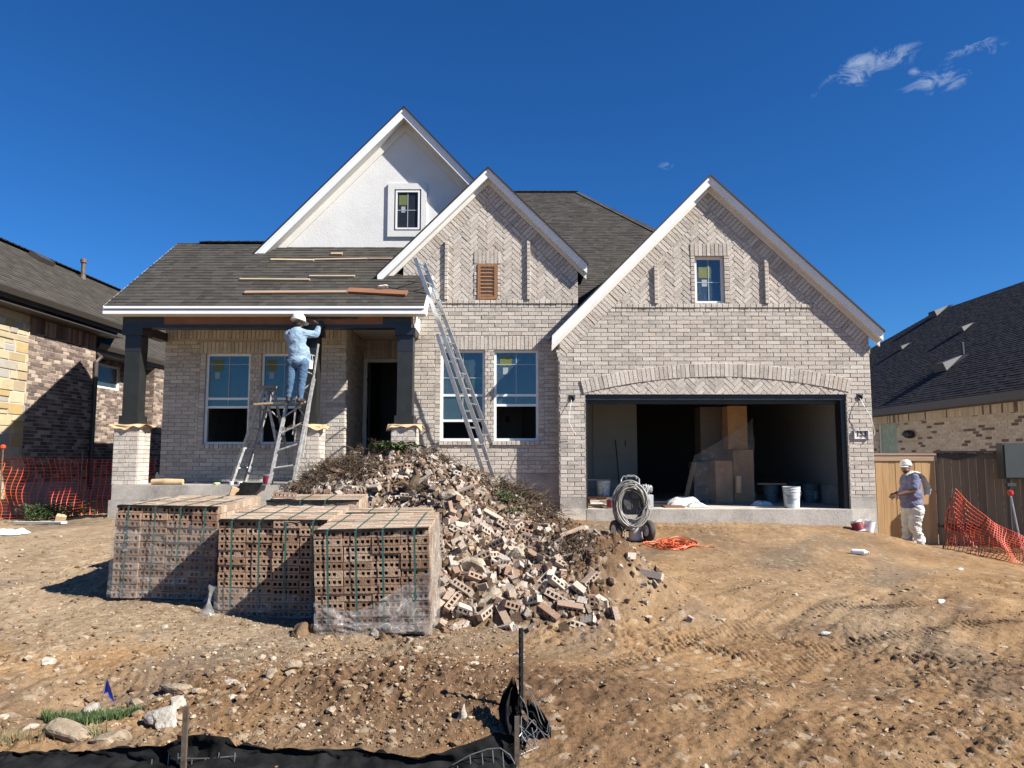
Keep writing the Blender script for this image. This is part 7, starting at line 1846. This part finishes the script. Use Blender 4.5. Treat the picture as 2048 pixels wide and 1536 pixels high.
def blades(mb, n, cx, cy, sx, sy, h):
    for _ in range(n):
        r_ = math.sqrt(rg.random()); a = rg.uniform(0, 2*PI); x, y = cx+sx*r_*math.cos(a), cy+sy*r_*math.sin(a); z = gz(x, y); b = rg.uniform(0, 2*PI); hh = h*rg.uniform(.4, 1.2); w_ = rg.uniform(.0018, .0035); lean = rg.uniform(.1, .7)*hh
        dx, dy = math.cos(b), math.sin(b)
        mb.add([(x-dy*w_, y+dx*w_, z-.005), (x+dy*w_, y-dx*w_, z-.005), (x+dx*lean*.4+dy*w_*.8, y+dy*lean*.4-dx*w_*.8, z+hh*.6), (x+dx*lean*.4-dy*w_*.8, y+dy*lean*.4+dx*w_*.8, z+hh*.6), (x+dx*lean, y+dy*lean, z+hh)], [(0, 1, 2, 3), (3, 2, 4)])
c = hit(185, 1446); blades(m, 3800, c.x, c.y, .31, .12, .06)
o = m.build('grass', M_grass); o['kind'] = 'stuff'
m = MB(); c = hit(45, 1478); blades(m, 160, c.x, c.y, .2, .1, .06); c = hit(195, 1478); blades(m, 80, c.x, c.y, .06, .04, .08); o = m.build('dry_grass', simple('straw_grass', (.17, .15, .07), .8, var=.3, sc=9)); o['kind'] = 'stuff'
m = MB(); c = hit(2000, 1105, 8); blades(m, 500, c.x, c.y, .6, .2, .12); o = m.build('grass', M_grass); o['kind'] = 'stuff'
# ---- litter
P = hit(1720, 1110, 6); m = MB(); Rm = Euler((R(90), 0, R(60))).to_matrix(); m.lathe([(.04, -.12), (.045, -.1), (.045, .06), (.018, .11), (.018, .13)], P+Vector((0, 0, .04)), 14, Rm); props(m.build('bottle', M_white_pl), 'white plastic bottle lying on bare soil in front of the paint cans', 'bottle')
for k, (px_, py_, lb) in enumerate(((1880, 1206, 'white crumpled paper on the bare soil right of centre'), (1650, 1271, 'small white paper scrap on the tracked soil'), (1920, 1140, 'grey-white scrap on soil before the right netting'))):
    P = hit(px_, py_); m = MB(); m.rock(P+Vector((0, 0, .012)), (.05, .035, .022), 5+k, rough=.8, sub=2); props(m.build('paper_scrap', M_towel), lb, 'litter')
P = hit(12, 1068, 6); crumple((P.x, P.y, P.z), .28, .2, .07, 12, 'torn white plastic sheet heaped at the left edge', 'plastic_sheet', M_white_pl, 'plastic sheet')
a_, b_ = hit(30, 1050, 6), hit(128, 1049, 6); m = MB(); m.bar(a_+Vector((0, 0, .04)), b_+Vector((0, 0, .03)), .1, .03, (0, 0, 1)); props(m.build('board', M_white), 'whitewashed board on the ground below the left netting', 'board')
P = hit(122, 1042, 6); m = MB(); m.box(P+Vector((0, 0, .05)), (.16, .12, .11), Euler((.3, .2, .4)).to_matrix()); props(m.build('wood_block', M_pine), 'tan block on the end of the white board', 'block')
# gravel
rgv = random.Random(77); m = MB()
for q_ in range(20000):
    y = 3.5+7.5*rgv.random()**1.6; x = rgv.uniform(-.75, .78)*y*.95
    if rgv.random() < .62: x = -abs(x)*rgv.uniform(.3, 1)
    if math.hypot(x+1.5, y-8) < 1.2 or (y < 4.2 and x < .3 and rgv.random() < .93): continue
    s = (.0068 if x < -.6 else .0058)*math.exp(rgv.gauss(0, .6)); s = min(s, .034); c_ = (x, y, gz(x, y)+s*.2); a_ = (rgv.random(), rgv.random(), rgv.random())
    if s < .011: m.box(c_, (s*rgv.uniform(1.6, 3), s*1.8, s*1.1), Euler((rgv.uniform(-.5, .5), rgv.uniform(-.5, .5), rgv.uniform(0, 6))).to_matrix(), 0, a_, taper=rgv.uniform(.4, .8))
    else: m.rock(c_, (s*rgv.uniform(.8, 1.5), s, s*.65), rgv.randint(0, 999), 0, a_, rough=.5, sub=1, rot=Euler((0, 0, rgv.uniform(0, 6))).to_matrix())
for q_ in range(420):
    y = rgv.uniform(4.3, 9.5); x = -rgv.uniform(.12, .74)*y if q_ < 330 else rgv.uniform(-.2, .7)*y
    if math.hypot(x+1.5, y-8) < 1.3 or (-4.1 < x < -.6 and 6.5 < y < 8.6): continue
    s = rgv.uniform(.012, .038); m.rock((x, y, gz(x, y)+s*.15), (s*rgv.uniform(1, 1.9), s*1.1, s*.6), rgv.randint(0, 999), 0, (rgv.uniform(.55, 1), rgv.random(), .5), rough=.7, sub=1, rot=Euler((0, 0, rgv.uniform(0, 6))).to_matrix())
M_grav = brickmat('gravel_stone', [(0, (.11, .065, .034)), (.45, (.19, .12, .066)), (.75, (.27, .19, .115)), (.93, (.36, .28, .195)), (1, (.48, .41, .32))], (.17, .11, .06), .4, sc=30)
o = m.build('gravel', M_grav); o['kind'] = 'stuff'
# ================================================================= camera, sun, sky
cam = bpy.data.cameras.new('Camera'); co = bpy.data.objects.new('Camera', cam); COL.objects.link(co)
cam.sensor_width = 36; cam.lens = 36*FPX/2048; cam.clip_start = .05; cam.clip_end = 3000
co.location = (0, 0, CZ); co.rotation_euler = (PI/2+TH, 0, 0)
SC.camera = co
SUN = Vector((2.1, -1.0, 1.85)).normalized()
el = math.asin(SUN.z); az = math.atan2(SUN.x, SUN.y)
sl = bpy.data.lights.new('Sun', 'SUN'); sl.energy = 5.0; sl.angle = R(.55); sl.color = (1, .955, .885)
so = bpy.data.objects.new('Sun', sl); COL.objects.link(so); so.rotation_euler = SUN.to_track_quat('Z', 'Y').to_euler()
so.location = SUN*30
w = bpy.data.worlds.new('World'); SC.world = w; w.use_nodes = True; nt = w.node_tree
bg = nt.nodes['Background']
sk = nt.nodes.new('ShaderNodeTexSky'); sk.sky_type = 'NISHITA'; sk.sun_disc = False; sk.sun_elevation = el; sk.sun_rotation = az
sk.altitude = 1200; sk.air_density = 1.0; sk.dust_density = .25; sk.ozone_density = 3.5
hs = nt.nodes.new('ShaderNodeHueSaturation'); hs.inputs['Saturation'].default_value = 1.2; hs.inputs['Value'].default_value = 1.0
nt.links.new(sk.outputs[0], hs.inputs['Color'])
# small wispy clouds: fixed directions in the sky
tc = nt.nodes.new('ShaderNodeTexCoord').outputs['Generated']
nr = nt.nodes.new('ShaderNodeVectorMath'); nr.operation = 'NORMALIZE'; nt.links.new(tc, nr.inputs[0]); D = nr.outputs[0]
n1 = noise(nt, 34, 12, .72, mapping(nt, D, (1, 1, 1.7)), .8)
tot = None
for px_, py_, rx, rz, k in ((1735, 135, .055, .022, .95), (1705, 160, .045, .015, .8), (1880, 160, .05, .018, .75), (1905, 140, .03, .014, .7), (1945, 97, .035, .012, .75), (1990, 95, .022, .012, .55), (1332, 333, .016, .011, .75), (1612, 190, .02, .014, .45), (1826, 147, .012, .009, .6), (1790, 105, .04, .014, .7)):
    d = ray(px_, py_).normalized()
    t1 = Vector((d.y, -d.x, 0)).normalized(); t2 = d.cross(t1).normalized()
    terms = []
    for tv, r_ in ((t1, rx), (t2, rz)):
        dt = nt.nodes.new('ShaderNodeVectorMath'); dt.operation = 'DOT_PRODUCT'; nt.links.new(D, dt.inputs[0]); dt.inputs[1].default_value = tv/r_
        terms.append(math_(nt, 'MULTIPLY', dt.outputs['Value'], dt.outputs['Value']))
    fd = nt.nodes.new('ShaderNodeVectorMath'); fd.operation = 'DOT_PRODUCT'; nt.links.new(D, fd.inputs[0]); fd.inputs[1].default_value = d
    fall = math_(nt, 'MULTIPLY', math_(nt, 'SUBTRACT', 1.0, math_(nt, 'ADD', *terms), True), k)
    fall = math_(nt, 'MULTIPLY', fall, math_(nt, 'GREATER_THAN', fd.outputs['Value'], .5))
    tot = fall if tot is None else math_(nt, 'MAXIMUM', tot, fall)
cl = math_(nt, 'SUBTRACT', math_(nt, 'ADD', math_(nt, 'MULTIPLY', n1, 1.7), math_(nt, 'MULTIPLY', tot, .5)), 1.12)
cl = math_(nt, 'MULTIPLY', math_(nt, 'MULTIPLY', cl, 1.6, True), math_(nt, 'MULTIPLY', tot, 1.5, True), True)
cl = math_(nt, 'MULTIPLY', cl, .62)
tint = mixc(nt, 1.0, hs.outputs[0], (.36, .70, 1.0), 'MULTIPLY')
mx = mixc(nt, cl, tint, (6.0, 6.9, 7.8))
nt.links.new(mx, bg.inputs['Color']); bg.inputs['Strength'].default_value = .063
SC.view_settings.view_transform = 'Standard'; SC.view_settings.look = 'None'; SC.view_settings.gamma = 1; SC.view_settings.exposure = 1.0
SC.view_settings.use_curve_mapping = False
SC.cycles.max_bounces = 6; SC.cycles.diffuse_bounces = 3; SC.cycles.transparent_max_bounces = 12
SC.cycles.use_denoising = True; SC.cycles.denoiser = 'OPENIMAGEDENOISE'; SC.cycles.denoising_prefilter = 'ACCURATE'; SC.cycles.denoising_input_passes = 'RGB_ALBEDO_NORMAL'; SC.cycles.sample_clamp_indirect = 2.0
